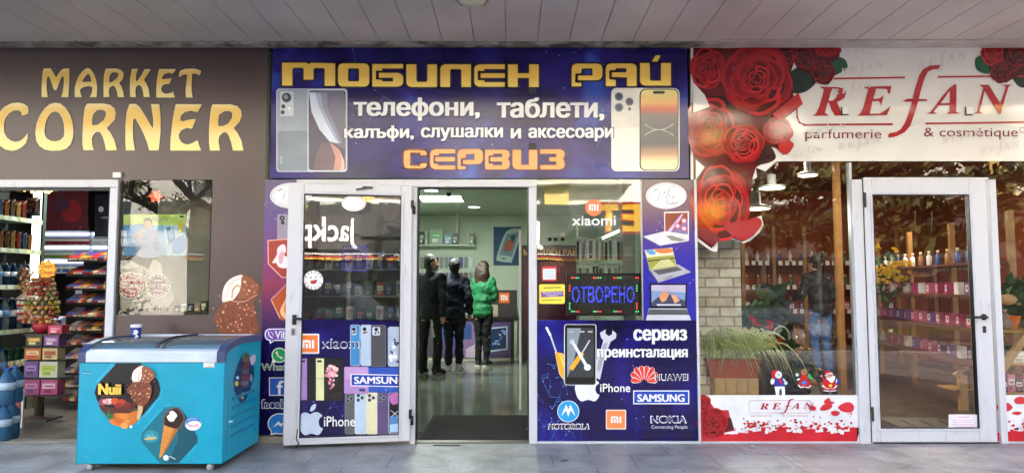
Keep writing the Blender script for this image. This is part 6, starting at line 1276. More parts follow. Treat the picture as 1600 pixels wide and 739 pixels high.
b = B(M('#2c2928', .85, bump=.6, bscale=120)); b.box(XX(655), XX(829), .07, m0.y, .007, .016)
for k in range(26): b.box(XX(655) + .02, XX(829) - .02, .09 + k * (m0.y - .1) / 26, .09 + k * (m0.y - .1) / 26 + .012, .0161, .0185)
b.build('mat_body', dm)
yc = 6.55; co = thing('glass_counter', 'shop counter with printed front panels behind the customers', 'counter', (0, yc, 0)); zt_ = ZZ(497, yc)
b = B('#c8c4bc'); b.box(XL + .3, XX(812, yc), yc + .02, yc + .5, .006, .07); b.build('plinth', co)
B('#4a4654').box(XL + .3, XX(803, yc), yc, yc + .5, .071, zt_ - .03).build('counter_front', co); B(M('#20221f', .15)).box(XL + .25, XX(820, yc), yc - .04, yc + .55, zt_ - .029, zt_).build('counter_top', co); b = B(M('#dcdcd8', .4)); pb(b, 803.5, 499, 808, 566, yc - .01, .05); b.build('corner_post', co); b = B(M('#2a2a2c', .4)); pb(b, 798, 499, 803, 566, yc - .012, .011); b.build('dark_post', co)
p = Pr(PL((0, yc, 0)), lift=.002); p.rect(690, 501, 798, 558, M('#5c4a7a', .4)); p.rect(720, 501, 757, 558, M('#8a6a9a', .4)); p.rect(690, 505, 737, 530, M('#39508a', .4)); p.shape([(728, 545), (757, 530), (757, 558), (728, 558)], M('#c8b0c8', .4)); p.shape([(764, 512), (793, 509), (793, 546), (764, 550)], M('#c8d4ec', .4)); p.shape([(766, 514), (791, 511.5), (791, 544), (766, 547)], M('#26385e', .4))
for i in range(22): t_ = rn.random(); p.ell(769 + t_ * 21 + rn.gauss(0, 2), 540 - t_ * 24 + rn.gauss(0, 3), 1.7, 1.3, M(rn.choice(['#8ab4f0', '#5f8ae0', '#c4d8f8']), .4))
p.part('printed_front', co)
mb = thing('product_box', 'dark boxed product with an orange square emblem on the counter', 'box', (XX(785, yc), yc + .1, zt_)); b = B('#3a3234'); pb(b, 763, 453, 808, 496.5, yc + .1, .2); b.build('box_body', mb); p = Pr(PL((0, yc + .1, 0))); p.rect(780, 457, 796, 473, M('#e06a30', .4)); mi(p, 783, 461, 793, 469.5, WHT); p.rect(764, 476, 778, 494, M('#b8a090', .4)); p.part('printed_orange_emblem', mb)
# wall shelf with boxes and pegs
yv = 7.15; ws_ = thing('wall_shelf', 'long white wall shelf with boxed tablets at the back of the middle shop', 'shelf', (XX(690, yv), yv, ZZ(383, yv))); b = B('#c4ccc0'); b.box(XL, XX(742, yv), yv, 7.399, ZZ(384, yv), ZZ(382, yv)); b.build('shelf_board', ws_); b = B('#d0d6cc'); pb(b, 713, 326, 715.5, 381.5, yv + .05, .05); b.build('upright', ws_)
for k, (x0, x1, y0, c1, c2, w_) in enumerate(((655, 663, 362, '#30403c', '#8aa08c', 'dark thin tablet box'), (664, 667.5, 361, '#c8d0c4', '#8a9a90', 'narrow white tablet box'), (671, 692, 358, '#9aa89c', '#58c070', 'grey tablet box with a green screen'), (694, 706, 366, '#6a8ea8', '#90b8d0', 'pale blue box'), (707, 715, 365, '#262a28', '#5a6a5a', 'black box'), (734, 741, 365, '#20221f', '#6a6a50', 'black speaker box'))):
    pack('tablet_box', w_ + ' standing on the white wall shelf', 'box', 'boxes on the wall shelf', x0, y0, x1, 381.7, yv + .03, .05, (c1, c2, '#dfe6da'))
pg = thing('peg_panel', 'white peg panel hung with phone cases under the wall shelf', 'display panel', (XX(690, 7.35), 7.36, 1.0)); b = B('#b8c0b4'); pb(b, 640, 398, 742, 475, 7.37, .025); b.build('panel_board', pg)
pc = {}
for r_ in range(3):
    for i in range(12):
        x0 = 652 + i * 7.6; y0 = 402 + r_ * 24; k = rn.choice(['white', 'black', 'clear grey', 'brown', 'blue']); c1 = {'white': '#c8ccc8', 'black': '#1c1e1e', 'clear grey': '#7a827c', 'brown': '#4a3a30', 'blue': '#3a4a7a'}[k]; q = P(x0, y0, 7.34)
        if k not in pc: b = B(M(c1, .4)).box(-.035, .035, 0, .02, -.2, 0).use('#8a8f88').tube([(0, .01, 0), (0, .005, .03), (0, .03, .035)], .004, 4); o = b.build('phone_case_pack'); tag(o, f'{k} phone case pack hanging on the peg panel', 'phone case', 'phone cases on the peg panel'); pc[k] = o
        else: o = pc[k].copy(); COL.objects.link(o)
        o.location = q
po = thing('phone_wall_poster', 'blue poster of a tilted silver phone on the back wall of the middle shop', 'poster', (XX(790, 7.39), 7.39, ZZ(415, 7.39))); b = B('#1c4668'); pb(b, 771, 354.5, 814, 414.5, 7.385, .012); b.build('poster_sheet', po)
p = Pr(PL((0, 7.385, 0))); p.shape([(791, 362), (814, 358), (812, 372), (800, 408), (796, 410), (780, 408), (776, 402)], M('#a8b8b8', .3), True); p.shape([(792, 366), (811, 363), (800, 401), (780, 398)], M('#6a8a94', .3)); p.shape([(790, 380), (803, 372), (800, 390), (788, 392)], M('#a85a4a', .3), True); p.shape([(797, 370), (806, 366), (802, 380)], M('#2c3c44', .3)); p.ell(787, 404, 4, 1.3, M('#5a6a70', .3), 8); p.part('printed_phone', po)
bs_ = thing('display_stand', 'black display stand with golden lettering behind the right shop window', 'display stand', (XX(860, .9), .9, 0)); b = B(M('#241418', .3)); pb(b, 815, 383, 904, 560, .9, .3); b.build('stand_body', bs_, .004); b = B(M('#c8ccc8', .4)); pb(b, 811, 360, 814.5, 640, .88, .04); b.build('white_post', bs_)
p = Pr(PL((0, .9, 0))); p.rect(818, 402, 901, 520, grad('stand_red', [(0, '#3a1420'), (.6, '#5a1c28'), (1, '#1c1014')], 'Z', .3)); p.text('МОБИЛЕН РАЙ', 818, 387, 902, 399, M('#b89a60', .3), bold=.03); p.text('НАЗАЕМ', 846, 408, 880, 416, M('#a85848', .3)); p.text('РАБОТ', 850, 419, 876, 426, M('#a85848', .3)); p.part('golden_lettering', bs_)
ha = thing('headphone_hooks', 'small black headphone packs above the black display stand', 'headphones', (XX(870, .92), .92, ZZ(378, .92)))
for px in (859, 868, 879): B(BLK).lathe((XX(px, .92), .93, ZZ(374, .92)), [(.016, 0), (.02, .012)], 10, 'Y').build('headphone_pad', ha); B('#c8ccc4').box(XX(px, .92) - .018, XX(px, .92) + .018, .94, .945, ZZ(380, .92), ZZ(364, .92)).build('card', ha)
ar = thing('accessory_rack', 'metal rack hung with cable packs behind the right shop window', 'rack', (XX(940, .8), .8, 0)); b = B(M('#8a9088', .4, .5))
for py in (371, 412, 452): pb(b, 902, py, 976, py + 1.5, .86, .02)
for px in (902, 976): pb(b, px, 340, px + 2, 660, .88, .02)
b.build('rack_rails', ar)
ap = {}
for r_ in range(3):
    for i in range(15):
        k = rn.choice(['black', 'white', 'silver', 'olive']); c1 = {'black': '#181a1a', 'white': '#c4cac2', 'silver': '#8a948c', 'olive': '#4a5240'}[k]; q = P(903 + i * 4.9 + rn.uniform(-.8, .8), 374 + r_ * 40 + rn.uniform(-2, 2), .8 + rn.uniform(-.05, .05))
        if k not in ap: b = B(M(c1, .3)).box(-.011, .011, 0, .012, -.19, -.02).use(M('#b8c0b4', .4)).box(-.013, .013, .012, .014, -.2, 0); o = b.build('cable_pack'); tag(o, f'{k} cable pack hanging on the accessory rack', 'cable pack', 'cable packs on the accessory rack'); ap[k] = o
        else: o = ap[k].copy(); COL.objects.link(o)
        o.location = q; o.rotation_euler = (0, rn.uniform(-.04, .04), rn.uniform(-.5, .5))
pi = thing('inner_pillar', 'pale pillar inside the right shop window', 'pillar', (XX(983, .75), .75, 0)); B(M('#b4bcb0', .7)).box(XX(973, .75), XX(992, .75), .75, .95, .006, 2.62).build('pillar_body', pi); b = B('#c8d0c4'); pb(b, 976, 385, 988, 400, .735, .014); b.build('socket_box', pi)
q = P(956, 365, 1.2); tl = thing('tube_lamp', 'thin slanting white tube lamp hanging behind the shop window', 'lamp', q); B(M('#f4fff8', .5, emit=1.6, var=0)).cyl(P(941, 372.5, 1.2), P(972, 358.5, 1.2), .012, None, 8).build('tube', tl); B('#8a908a').cyl(P(972, 358, 1.2), P(980, 300, 1.2), .004, None, 6).build('cord', tl)
# shelf with packs behind the fixed window at the open leaf
dsf = thing('display_shelf', 'display shelf with packs behind the open glass door', 'shelf', (XX(550, .5), .5, 0)); b = B('#9aa094')
for py in (420, 462, 500): pb(b, 470, py, 636, py + 2, .45, .3)
b.build('shelf_boards', dsf); B('#5a605a').box(XX(466, .8), XX(640, .8), .8, .82, .0, 2.3).build('back_panel', dsf)
for r_, y1 in enumerate((419.8, 461.8, 499.8)):
    for i in range(10):
        cn_, c1 = rn.choice((('blue', '#2c3c8a'), ('red', '#a82c34'), ('white', '#c8ccc8'), ('black', '#202224'), ('green', '#2a7a48'), ('brown', '#6a4a34'))); x0 = 474 + i * 16 + rn.uniform(0, 3); pack('display_pack', f'{cn_} pack on the {("top", "middle", "lowest")[r_]} shelf behind the glass door', 'pack', 'packs behind the glass door', x0, y1 - rn.uniform(14, 30), x0 + rn.uniform(9, 13), y1, .5, .06, (c1, rn.choice(['#d8dcd8', '#4a6ab0', '#b04040']), '#8a8f8a'))
# ================================================================ ICE CREAM FREEZER IN FRONT OF THE LEFT SHOP
TEAL = M('#0096b4', .34, coat=.08, var=.07, vs_=4); TRIM = M('#3c4668', .4); SILV = M('#c9d2e2', .3)
fq = G(235, 736); YF = fq.y; FX0, FX1 = XX(121, YF, 650), XX(348.5, YF, 650); YB = YF + .73
fz0, fz1, fz2 = ZZ(724.5, YF), ZZ(566, YF), ZZ(549, YF)
fr = thing('ice_cream_freezer', 'teal chest freezer with curved glass lids in front of the brown shop front', 'freezer', (XX(235, YF), (YF + YB) / 2, 0))
SD = PL((FX1, YF, 0), R(90)); top = [SD.uv(*q) for q in ((350, 546), (357, 538), (367, 531), (380, 526.5))]
zb_ = SD.uv(405, 523.5)[1]; prof = [(0, fz2)] + [(max(0.02, u), z) for u, z in top] + [(.73, zb_)]
B(TEAL).prismx([(YF, fz0), (YF, fz1), (YF + .005, fz1 + .004)] + [(YF + u, z - .035) for u, z in prof[1:]] + [(YB, fz0)], FX0 + .006, FX1).build('cabinet', fr, .012)
B(M('#20242a', .6)).box(FX0 + .03, FX1 - .03, YF + .09, YB - .03, fz0 - .025, fz0 - .001).build('base_plate', fr)
b = B(SILV); b.prismx([(YF - .012, fz1 + .002), (YF - .014, fz2 - .008), (YF - .004, fz2 + .004), (YF + .05, fz2 + .016), (YF + .05, fz1 + .002)], FX0 + .052, FX1 - .052); b.build('front_rail', fr, .004)
b = B(TRIM)
for xa_, xb_ in ((FX0 - .006, FX0 + .05), (FX1 - .05, FX1 + .006)):
    up = [(YF - .014, fz1 + .002), (YF - .014, fz2 - .004)] + [(YF + u, z + .004) for u, z in prof[1:]] + [(YB, zb_ + .004)]; lo_ = [(YB, zb_ - .05)] + [(YF + u, z - .045) for u, z in prof[:0:-1]]
    b.prismx(up + lo_ + [(YF + .02, fz1 + .002)], xa_, xb_); b.build('end_trim', fr, .004); b = B(TRIM)
B(SILV).box(FX0 + .05, FX1 - .05, YB - .05, YB, zb_ - .04, zb_ + .006).build('back_rail', fr, .004)
FG = glass('freezer', 1.5, (.82, .9, .92, 1)); n_ = FG.node_tree.nodes; l_ = FG.node_tree.links      # lid glass: pale diffuse haze mixed in to imitate ceiling and sky reflections
df_ = n_.new('ShaderNodeBsdfDiffuse'); df_.inputs[0].default_value = (.62, .68, .7, 1); mx_ = n_.new('ShaderNodeMixShader'); mx_.inputs[0].default_value = .13; src = n_['Material Output'].inputs[0].links[0].from_socket
l_.new(src, mx_.inputs[1]); l_.new(df_.outputs[0], mx_.inputs[2]); l_.new(mx_.outputs[0], n_['Material Output'].inputs[0]); xm_ = (FX0 + FX1) / 2 + .03
for xa_, xb_, dz in ((FX0 + .051, xm_ + .02, -.006), (xm_ - .02, FX1 - .051, .002)):
    b = B(FG); pts = [(YF + .05, fz2 + .016 + dz)] + [(YF + u, z + dz) for u, z in prof[2:]][:-1] + [(YB - .05, zb_ + dz)]
    pts = sorted(pts); n = len(pts); b.sm = True
    b.add([(x, y, z) for y, z in pts for x in (xa_, xb_)], [(2 * i, 2 * i + 1, 2 * i + 3, 2 * i + 2) for i in range(n - 1)]); b.build('glass_lid', fr)
    b = B(M('#23262c', .4)); xe = xb_ if dz < 0 else xa_
    for i in range(n - 1): b.beam((xe, pts[i][0], pts[i][1] + .003), (xe, pts[i + 1][0], pts[i + 1][1] + .003), .022, .012)
    b.build('lid_edge', fr)
B(M('#c4d0d4', .4)).box(FX0 + .06, FX1 - .06, YF + .07, YB - .07, fz1 - .14, fz1 - .13).build('inner_tray', fr)
rn = random.Random(77)
for i in range(9):
    for j in range(2):
        c1 = rn.choice(['#b0302c', '#2c4a9a', '#e0c8a0', '#4a2a1c', '#d880a0', '#e8e0d8', '#c89030']); nm = {'#b0302c': 'red', '#2c4a9a': 'blue', '#e0c8a0': 'cream', '#4a2a1c': 'brown', '#d880a0': 'pink', '#e8e0d8': 'white', '#c89030': 'gold'}[c1]
        o = B(M(c1, .35)).obox((0, 0, .02), (.09, .2, .04)).use('#e8e4dc').box(-.03, .03, -.05, .05, .0401, .041).build('ice_cream_carton'); tag(o, f'{nm} ice cream carton lying inside the glass topped freezer', 'carton', 'cartons inside the freezer')
        o.location = (FX0 + .12 + i * .098, YF + .22 + j * .26, fz1 - .129); o.rotation_euler = (0, 0, rn.uniform(-.2, .2))
for xa_ in (FX0 + .09, FX1 - .09):
    for ya in (YF + .03, YB - .08):
        c = B(M('#b4b8bc', .35, .5)).box(xa_ - .016, xa_ + .016, ya - .024, ya + .024, .04, fz0 - .026); c = c.build('caster', fr); B(M('#9a9ca0', .45)).cyl((xa_ - .015, ya, .0262), (xa_ + .015, ya, .0262), .026, None, 16).build('wheel', c)
for k in range(5):
    z0 = SD.uv(370, 622 + k * 14)[1]; u0, u1 = SD.uv(362, 640)[0], SD.uv(396, 640)[0]
    B(M('#0a7a9c', .35)).prismx([(YF + u0, z0), (YF + u0, z0 + .02), (YF + u1, z0 + .02), (YF + u1, z0)], FX1 + .0005, FX1 + .007).build('vent_louvre', fr, .003)
b = B(M('#0b86ae', .35)); u0, u1 = SD.uv(355, 650)[0], SD.uv(399, 650)[0]; z0, z1 = SD.uv(380, 695)[1], SD.uv(380, 618)[1]
b.box(FX1 + .0002, FX1 + .003, YF + u0, YF + u0 + .012, z0, z1).box(FX1 + .0002, FX1 + .003, YF + u1 - .012, YF + u1, z0, z1).build('vent_frame', fr)
# prints on the front
FP_ = PL((0, YF, 0)); q = lambda pts: Z(120, 550, 5.279, pts); q1 = lambda x, y: Z(120, 550, 5.279, [(x, y)])[0]
p = Pr(FP_, lift=.001); LB_ = M('#5fc4e4', .3)
p.line(q([(300, 88), (165, 245)]), 2.2, M('#37aed6', .3)); p.line(q([(700, 310), (690, 370), (505, 585)]), 2.0, M('#37aed6', .3)); p.line(q([(320, 92), (250, 170)]), .8, LB_); p.line(q([(640, 440), (560, 530)]), .8, LB_)
p.shape(q([(330, 88), (525, 88), (600, 155), (675, 235), (692, 310), (675, 365), (560, 500), (490, 570), (450, 590), (380, 605), (300, 590), (240, 520), (190, 430), (165, 385), (148, 330), (165, 270)]), M('#17141a', .25)); 
p.shape(q([(300, 500), (420, 480), (520, 490), (500, 560), (470, 590), (380, 610), (300, 595), (270, 560)]), M('#d8742c', .3), True); p.shape(q([(190, 430), (300, 460), (420, 440), (480, 460), (440, 500), (330, 500), (250, 520), (200, 470)]), M('#5a2020', .3), True)
for x, y, rx, ry, c in ((215, 410, 6, 5.5, '#8a3a48'), (262, 405, 7, 5, '#c88a8c'), (280, 400, 3.5, 3.5, '#e8c8c0'), (230, 405, 3, 3, '#e0a8a8'), (320, 405, 7, 5.5, '#c84a24'), (375, 415, 7, 5.5, '#b83c20'), (345, 440, 6, 4, '#8a2c1c'), (420, 430, 7, 4, '#7a2a20'), (460, 440, 5, 3.5, '#5a2018'), (400, 525, 9, 4.5, '#e08a3a'), (340, 560, 7, 4, '#c8642a'), (455, 535, 6, 4, '#d07a34'), (395, 605, 6, 4.6, '#e8a04a'), (450, 612, 2.6, 2.2, '#e8e0d8'), (420, 570, 5, 3, '#e49a50')): p.ell(*q1(x, y), rx, ry, M(c, .3), rn.uniform(-20, 20))
for k in range(13):
    a = R(-170 + k * 14); p.shape(q([(262, 545), (262 + 75 * math.cos(a) + 6, 540 + 80 * math.sin(a)), (274, 550)]), M(rn.choice(['#2c7a4a', '#3f9a5a', '#1f5a3a']), .3))
for k in range(6): a = R(-180 + k * 34); p.shape(q([(480, 475), (480 + 50 * math.cos(a), 478 + 30 * math.sin(a)), (488, 482)]), M('#2c6a3a', .3))
p.shape(q([(512, 430), (555, 445), (548, 490), (520, 560), (500, 545), (508, 500)]), M('#d8b088', .3)); p.shape(q([(470, 240), (465, 180), (490, 135), (540, 108), (600, 125), (650, 170), (645, 210), (610, 245), (628, 300), (610, 380), (580, 425), (540, 440), (480, 415), (455, 350), (425, 330), (428, 290)]), CH, True)
p.shape(q([(468, 235), (465, 180), (490, 138), (545, 110), (560, 130), (545, 190), (520, 240)]), CRM, True); p.line(q([(490, 215), (498, 165), (540, 135)]), .8, M('#c99a7a', .3)); p.line(q([(515, 225), (522, 180), (545, 160)]), 1.3, M('#cf9c72', .3)); p.shape(q([(548, 120), (600, 128), (648, 170), (640, 210), (600, 238), (545, 235), (545, 180)]), CH2, True); p.line(q([(470, 243), (530, 238), (600, 245), (645, 205)]), .8, M('#c98a68', .3))
for i in range(60):
    x, y = rn.uniform(445, 615), rn.uniform(255, 425)
    if (x - 535) ** 2 / 85 ** 2 + (y - 335) ** 2 / 92 ** 2 < 1: p.ell(*q1(x, y), rn.uniform(.7, 1.7), rn.uniform(.5, 1.2), M(rn.choice(['#e2b48a', '#b5714f', '#5f2c1e', '#4a2016', '#a55c40']), .3), rn.uniform(0, 180)); p.l -= p.st * .6
for x, y in ((580, 150), (610, 175), (570, 190), (600, 210), (630, 190), (560, 215)): p.ell(*q1(x, y), 1.5, 1.1, NUT)
for x, y in ((455, 212), (425, 268), (460, 300), (650, 235)): p.ell(*q1(x, y), 1.5, 1, M('#6a4034', .3))
GN = grad('gold_word', [(0, '#d88a20'), (.5, '#f4d060'), (1, '#e8b040')], 'Z', .3)
p.text('Nuii', *q1(190, 253), *q1(382, 347), M('#6a3a10', .3), bold=.03, grow=.5, heavy=.8); p.text('Nuii', *q1(192, 255), *q1(380, 345), M('#efc24e', .3), bold=.03, heavy=.7); p.line(q([(215, 355), (370, 355)]), .4, M('#a8802a', .3))
p.line(q([(66, 165), (85, 152), (100, 162), (112, 155), (128, 166)]), .9, M('#2a4a5a', .3)); p.line(q([(64, 168), (130, 168)]), .5, M('#d8e4e8', .3))
p.part('printed_ice_cream', fr)
q = lambda pts: Z(210, 620, 6.208, pts); q1 = lambda x, y: Z(210, 620, 6.208, [(x, y)])[0]
p = Pr(FP_, lift=.001); TD = M('#146a7c', .3)
p.shape(q([(300, 98), (370, 92), (430, 95), (500, 170), (618, 395), (612, 440), (430, 640), (250, 640), (75, 440), (62, 385), (80, 340)]), TD, False); p.shape(q([(430, 100), (500, 170), (616, 395), (608, 440), (428, 636), (330, 636), (420, 420)]), M('#114e5e', .3)); p.line(q([(260, 110), (90, 310)]), 1.2, M('#37aed6', .3)); p.line(q([(600, 470), (520, 560)]), .9, LB_); p.line(q([(300, 78), (345, 72)]), .8, LB_); p.ell(*q1(165, 380), 12, 10, M('#2a8a98', .3)); p.ell(*q1(165, 380), 7, 5, M('#58b0b8', .3))
p.text('Nuii', *q1(140, 345), *q1(205, 380), M('#24407a', .3), bold=.02); p.ell(*q1(160, 400), 10, 2, M('#c8a860', .3), -6)
p.shape(q([(283, 272), (285, 195), (325, 130), (410, 95), (470, 150), (488, 205), (478, 260), (425, 315), (340, 300)]), M('#6a5048', .3), True); p.shape(q([(295, 262), (300, 190), (345, 135), (410, 108), (465, 165), (478, 215), (440, 280), (400, 305), (330, 290)]), M('#2c1612', .3), True)
p.shape(q([(325, 210), (318, 185), (340, 165), (345, 140), (375, 132), (400, 150), (418, 180), (400, 205), (385, 230), (350, 235)]), M('#f0e4da', .3), True); p.ell(*q1(370, 175), 4, 3, M('#fbf4ee', .3))
p.shape(q([(290, 268), (345, 290), (428, 312), (390, 375), (300, 530), (252, 590), (243, 582), (262, 450)]), M('#d08a3c', .3)); p.shape(q([(385, 305), (428, 312), (390, 375), (300, 530), (270, 565), (340, 420)]), M('#b06a28', .3))
for k in range(5): p.line(q([(282 - k * 7, 330 + k * 48), (375 - k * 24, 330 + k * 48 + 30)]), .5, M('#a8641e', .3))
p.ell(*q1(310, 585), 4.3, 4.3, M('#e4ecf0', .3)); p.line(q([(345, 570), (400, 598)]), 1, M('#e4ecf0', .3))
p.ell(*q1(576, 257), 13, 10.5, M('#dfe8f4', .3), -8); p.ell(*q1(576, 250), 12.2, 9.2, M('#3c74c4', .3), -8); p.ell(*q1(578, 268), 11.4, 6.4, M('#f0f2f6', .3), -8); p.text('Nestlé', *q1(523, 250), *q1(634, 292), M('#c8243c', .3), bold=.02, shear=.1); p.line(q([(520, 222), (560, 208), (610, 208)]), .8, M('#c8d8f0', .3))
p.part('printed_cone', fr)
p = Pr(FP_, lift=.001); rs_ = random.Random(4)
for k in range(16):
    x, y = rs_.uniform(124, 345), 722 - abs(rs_.gauss(0, 9)); p.line([(x, y), (x + rs_.uniform(2, 9), y + rs_.uniform(-.8, .8))], rs_.uniform(.3, .7), M(rs_.choice(['#2a7a92', '#4a6a74', '#6fb8cc']), .5)); p.l -= p.st
for k in range(7): x, y = rs_.uniform(130, 340), rs_.uniform(580, 700); p.line([(x, y), (x + rs_.uniform(-4, 4), y + rs_.uniform(3, 9))], .3, M('#4fb4cc', .5)); p.l -= p.st
p.part('scuff_marks', fr)
p = Pr(FP_, lift=.001); p.rect(318, 565.5, 335, 574, M('#dcdcd8', .4)); p.line([(320, 573), (333, 573)], .8, M('#8a5a40', .4)); p.part('price_tag', fr)
q = lambda pts: Z(330, 510, 3.889, pts); p = Pr(SD, lift=.001)
p.shape(q([(200, 148), (225, 160), (258, 235), (262, 300), (235, 390), (200, 465), (188, 472), (172, 460), (138, 385), (133, 330), (150, 260), (180, 180)]), M('#123a60', .3)); p.shape(q([(200, 150), (225, 160), (240, 195), (200, 210), (182, 185)]), M('#2a8a8c', .3)); p.shape(q([(185, 400), (198, 400), (194, 440), (182, 435)]), M('#d8b078', .3)); p.shape(q([(200, 175), (214, 160), (228, 180), (225, 330), (215, 365), (180, 370), (176, 330), (190, 240)]), M('#5a3a44', .3), True)
for k, c in enumerate(('#8a5a4a', '#7a2c2c', '#5a5a6a', '#7a3040', '#6a6a80')): p.shape(q([(194 - k * 3, 190 + k * 36), (224, 186 + k * 36), (224, 210 + k * 36), (190 - k * 2, 214 + k * 36)]), M(c, .3))
p.ell(*q([(152, 345)])[0], 3, 4, M('#d8b83a', .3)); p.ell(*q([(157, 310)])[0], 2.4, 2.6, M('#c8dce8', .3)); p.shape(q([(232, 190), (262, 170), (266, 205), (244, 235)]), M('#c8b4c8', .3), True); p.ell(*q([(240, 310)])[0], 2, 6, M('#8a8aa0', .3))
p.part('printed_side_emblem', fr)
b = B(M('#cfe8f0', .3)); u0, z0 = SD.uv(357, 664); b.box(FX1 + .003, FX1 + .02, YF + u0 - .012, YF + u0 + .03, z0 + .02, z0 + .03).build('vent_catch', fr)
# paper cup on the freezer
yq = YB - .13; cz = ZZ(530, yq); cx = XX(212.5, yq, 520); cp = thing('paper_cup', 'blue and white paper cup standing on the freezer lid', 'cup', (cx, yq, cz))
b = B(M('#26308c', .45)); b.lathe((cx, yq, cz), [(.028, 0), (.031, .004), (.0395, .092)], 22).build('cup_body', cp); B(M('#e4e4ea', .45)).lathe((cx, yq, cz + .0925), [(.0398, 0), (.041, .006), (.0415, .02), (.0425, .024), (.04, .024), (.035, .012)], 22).build('rim', cp)
p = Pr(PL((0, yq - .0405, 0))); p.shape([(208.5, 516), (214, 515.5), (216.5, 519), (213.5, 522), (217, 526), (210, 528), (212, 523)], M('#d8dce8', .4), True); p.ell(209.5, 521, 1.4, 1.6, M('#d8dce8', .4)); p.part('printed_emblem', cp)

# ================================================================ INSIDE THE PERFUMERY
rn = random.Random(31)
def wb_(n, l, tc, b_):
    t = n.new('ShaderNodeTexBrick'); t.inputs['Scale'].default_value = 1; t.inputs['Brick Width'].default_value = .25; t.inputs['Row Height'].default_value = .085; t.inputs['Mortar Size'].default_value = .008
    t.inputs['Color1'].default_value = lin('#fbf8f0'); t.inputs['Color2'].default_value = lin('#e2dacd'); t.inputs['Mortar'].default_value = lin('#b0a89c')
    mp_ = n.new('ShaderNodeMapping'); mp_.inputs['Rotation'].default_value = (R(90), 0, 0); l.new(tc.outputs['Object'], mp_.inputs[0]); l.new(mp_.outputs[0], t.inputs['Vector'])
    return mixc(n, l, t.outputs[0], ramp(n, l, noise(n, l, tc, 9, 6), [(.3, '#b0a69a'), (.55, '#ffffff')]), .6, 'MULTIPLY')
bp_ = thing('brick_pillar', 'whitewashed brick pillar inside the left perfumery window', 'pillar', (XX(1120, .4), .4, 0)); B(nodemat('white_brick', wb_, .85)).box(XM + .022, XX(1156, .35), .35, .75, .005, 2.95).build('pillar_body', bp_)
yt = .2; zc_ = ZZ(617, yt) - .05
cr = thing('wooden_crate', 'pale wooden crate carrying the planter behind the window', 'crate', (XX(1146, yt), yt, 0)); WD = M('#d8b888', .6, var=.12, vs_=14); b = B(WD); x0, x1 = XX(1112, yt), XX(1180, yt); zt1 = ZZ(591, yt)
for k in range(4): w = (x1 - x0) / 4; B(WD).box(x0 + k * w + .003, x0 + (k + 1) * w - .003, yt, yt + .02, .26, zt1 - .012).build('crate_board', cr)
b.box(x0, x1, yt, yt + .3, zt1 - .0115, zt1).box(x0, x1, yt + .021, yt + .3, .20, .259).box(x0, x0 + .02, yt + .021, yt + .3, .26, zt1 - .012).box(x1 - .02, x1, yt + .021, yt + .3, .26, zt1 - .012).build('crate_frame', cr)
ds = thing('display_platform', 'low display platform along the perfumery windows', 'platform', (3, .4, 0)); B('#8a7258').box(XM + .09, XX(1328, .1), .06, .8, .004, .199).build('platform_body', ds)
pn = thing('planter', 'terracotta trough planter on the wooden crate', 'planter', (XX(1140, yt), yt + .1, zt1)); TC = M('#a84c30', .6); tz = ZZ(565, yt)
b = B(TC); b.prism([(XX(1108, yt), zt1 + .001), (XX(1180, yt), zt1 + .001), (XX(1183, yt), tz), (XX(1104, yt), tz)], yt + .02, yt + .24); b.build('trough', pn, .006); B(TC).box(XX(1102, yt), XX(1185, yt), yt + .01, yt + .25, tz, tz + .02).build('rim', pn, .003); B('#2a1e16').box(XX(1106, yt), XX(1181, yt), yt + .03, yt + .23, tz + .0201, tz + .022).build('soil', pn)
sp_ = thing('spider_plant', 'striped spider plant spilling over the terracotta planter', 'plant', (XX(1142, yt), yt + .13, tz + .02)); b = B(); gm = [M('#6aa832', .45, var=0), M('#4f8a2a', .45, var=0), M('#e8ecc0', .45, var=0), M('#9cc858', .45, var=0)]
for i in range(190):
    bx_ = XX(rn.uniform(1108, 1178), yt); by = yt + rn.uniform(.05, .2); sd_ = rn.choice((-1, 1, 1)); dx = sd_ * rn.uniform(.15, 1.0); dy = rn.uniform(-.42, .25); L = rn.uniform(.26, .6); hgt = rn.uniform(.16, .36); fall = (.15 + .6 * abs(dx) ** 1.5) * L; pts = []
    for k in range(9): t_ = k / 8; pts.append(Vector((bx_ + dx * L * t_ * (1.1 - .2 * t_), max(by + dy * L * t_, .05), tz + .02 + hgt * 2.6 * t_ * (1 - t_) + hgt * t_ * .35 - fall * t_ ** 2.6)))
    a = math.atan2(dy, dx)
    pts[-1].z = max(pts[-1].z, .25); w = rn.uniform(.007, .012); pm = rn.choice((0, 1, 3)); side = Vector((-math.sin(a), math.cos(a) * .4, .45)).normalized()
    for k in range(8):
        wa, wb2 = w * (1 - (k / 8) ** 2.2), w * (1 - ((k + 1) / 8) ** 2.2)
        for s0, s1, mm in ((-1, -.35, gm[2]), (-.35, .35, gm[pm]), (.35, 1, gm[2])): b.use(mm).add([pts[k] + side * wa * s0, pts[k] + side * wa * s1, pts[k + 1] + side * wb2 * s1, pts[k + 1] + side * wb2 * s0], [(0, 1, 2, 3)])
b.build('foliage', sp_)
def leafclump(b, c, r, n, s, cols, flat=.8):
    for i in range(n):
        d = Vector((rn.gauss(0, 1), rn.gauss(0, 1), rn.gauss(0, 1))).normalized() * r * rn.random() ** .4; q = Vector(c) + Vector((d.x, d.y, d.z * flat)); a = (d + Vector((rn.uniform(-.5, .5),) * 3)).normalized() if d.length else Vector((0, 0, 1)); u = a.orthogonal().normalized(); u.rotate(Matrix.Rotation(rn.uniform(0, 6.28), 3, a)); w = a.cross(u); L = s * rn.uniform(.7, 1.3)
        b.use(rn.choice(cols)); b.add([q, q + u * L * .45 + w * L * .3 + a * .1 * L, q + u * L, q + u * L * .45 - w * L * .3 + a * .1 * L], [(0, 1, 2, 3)])
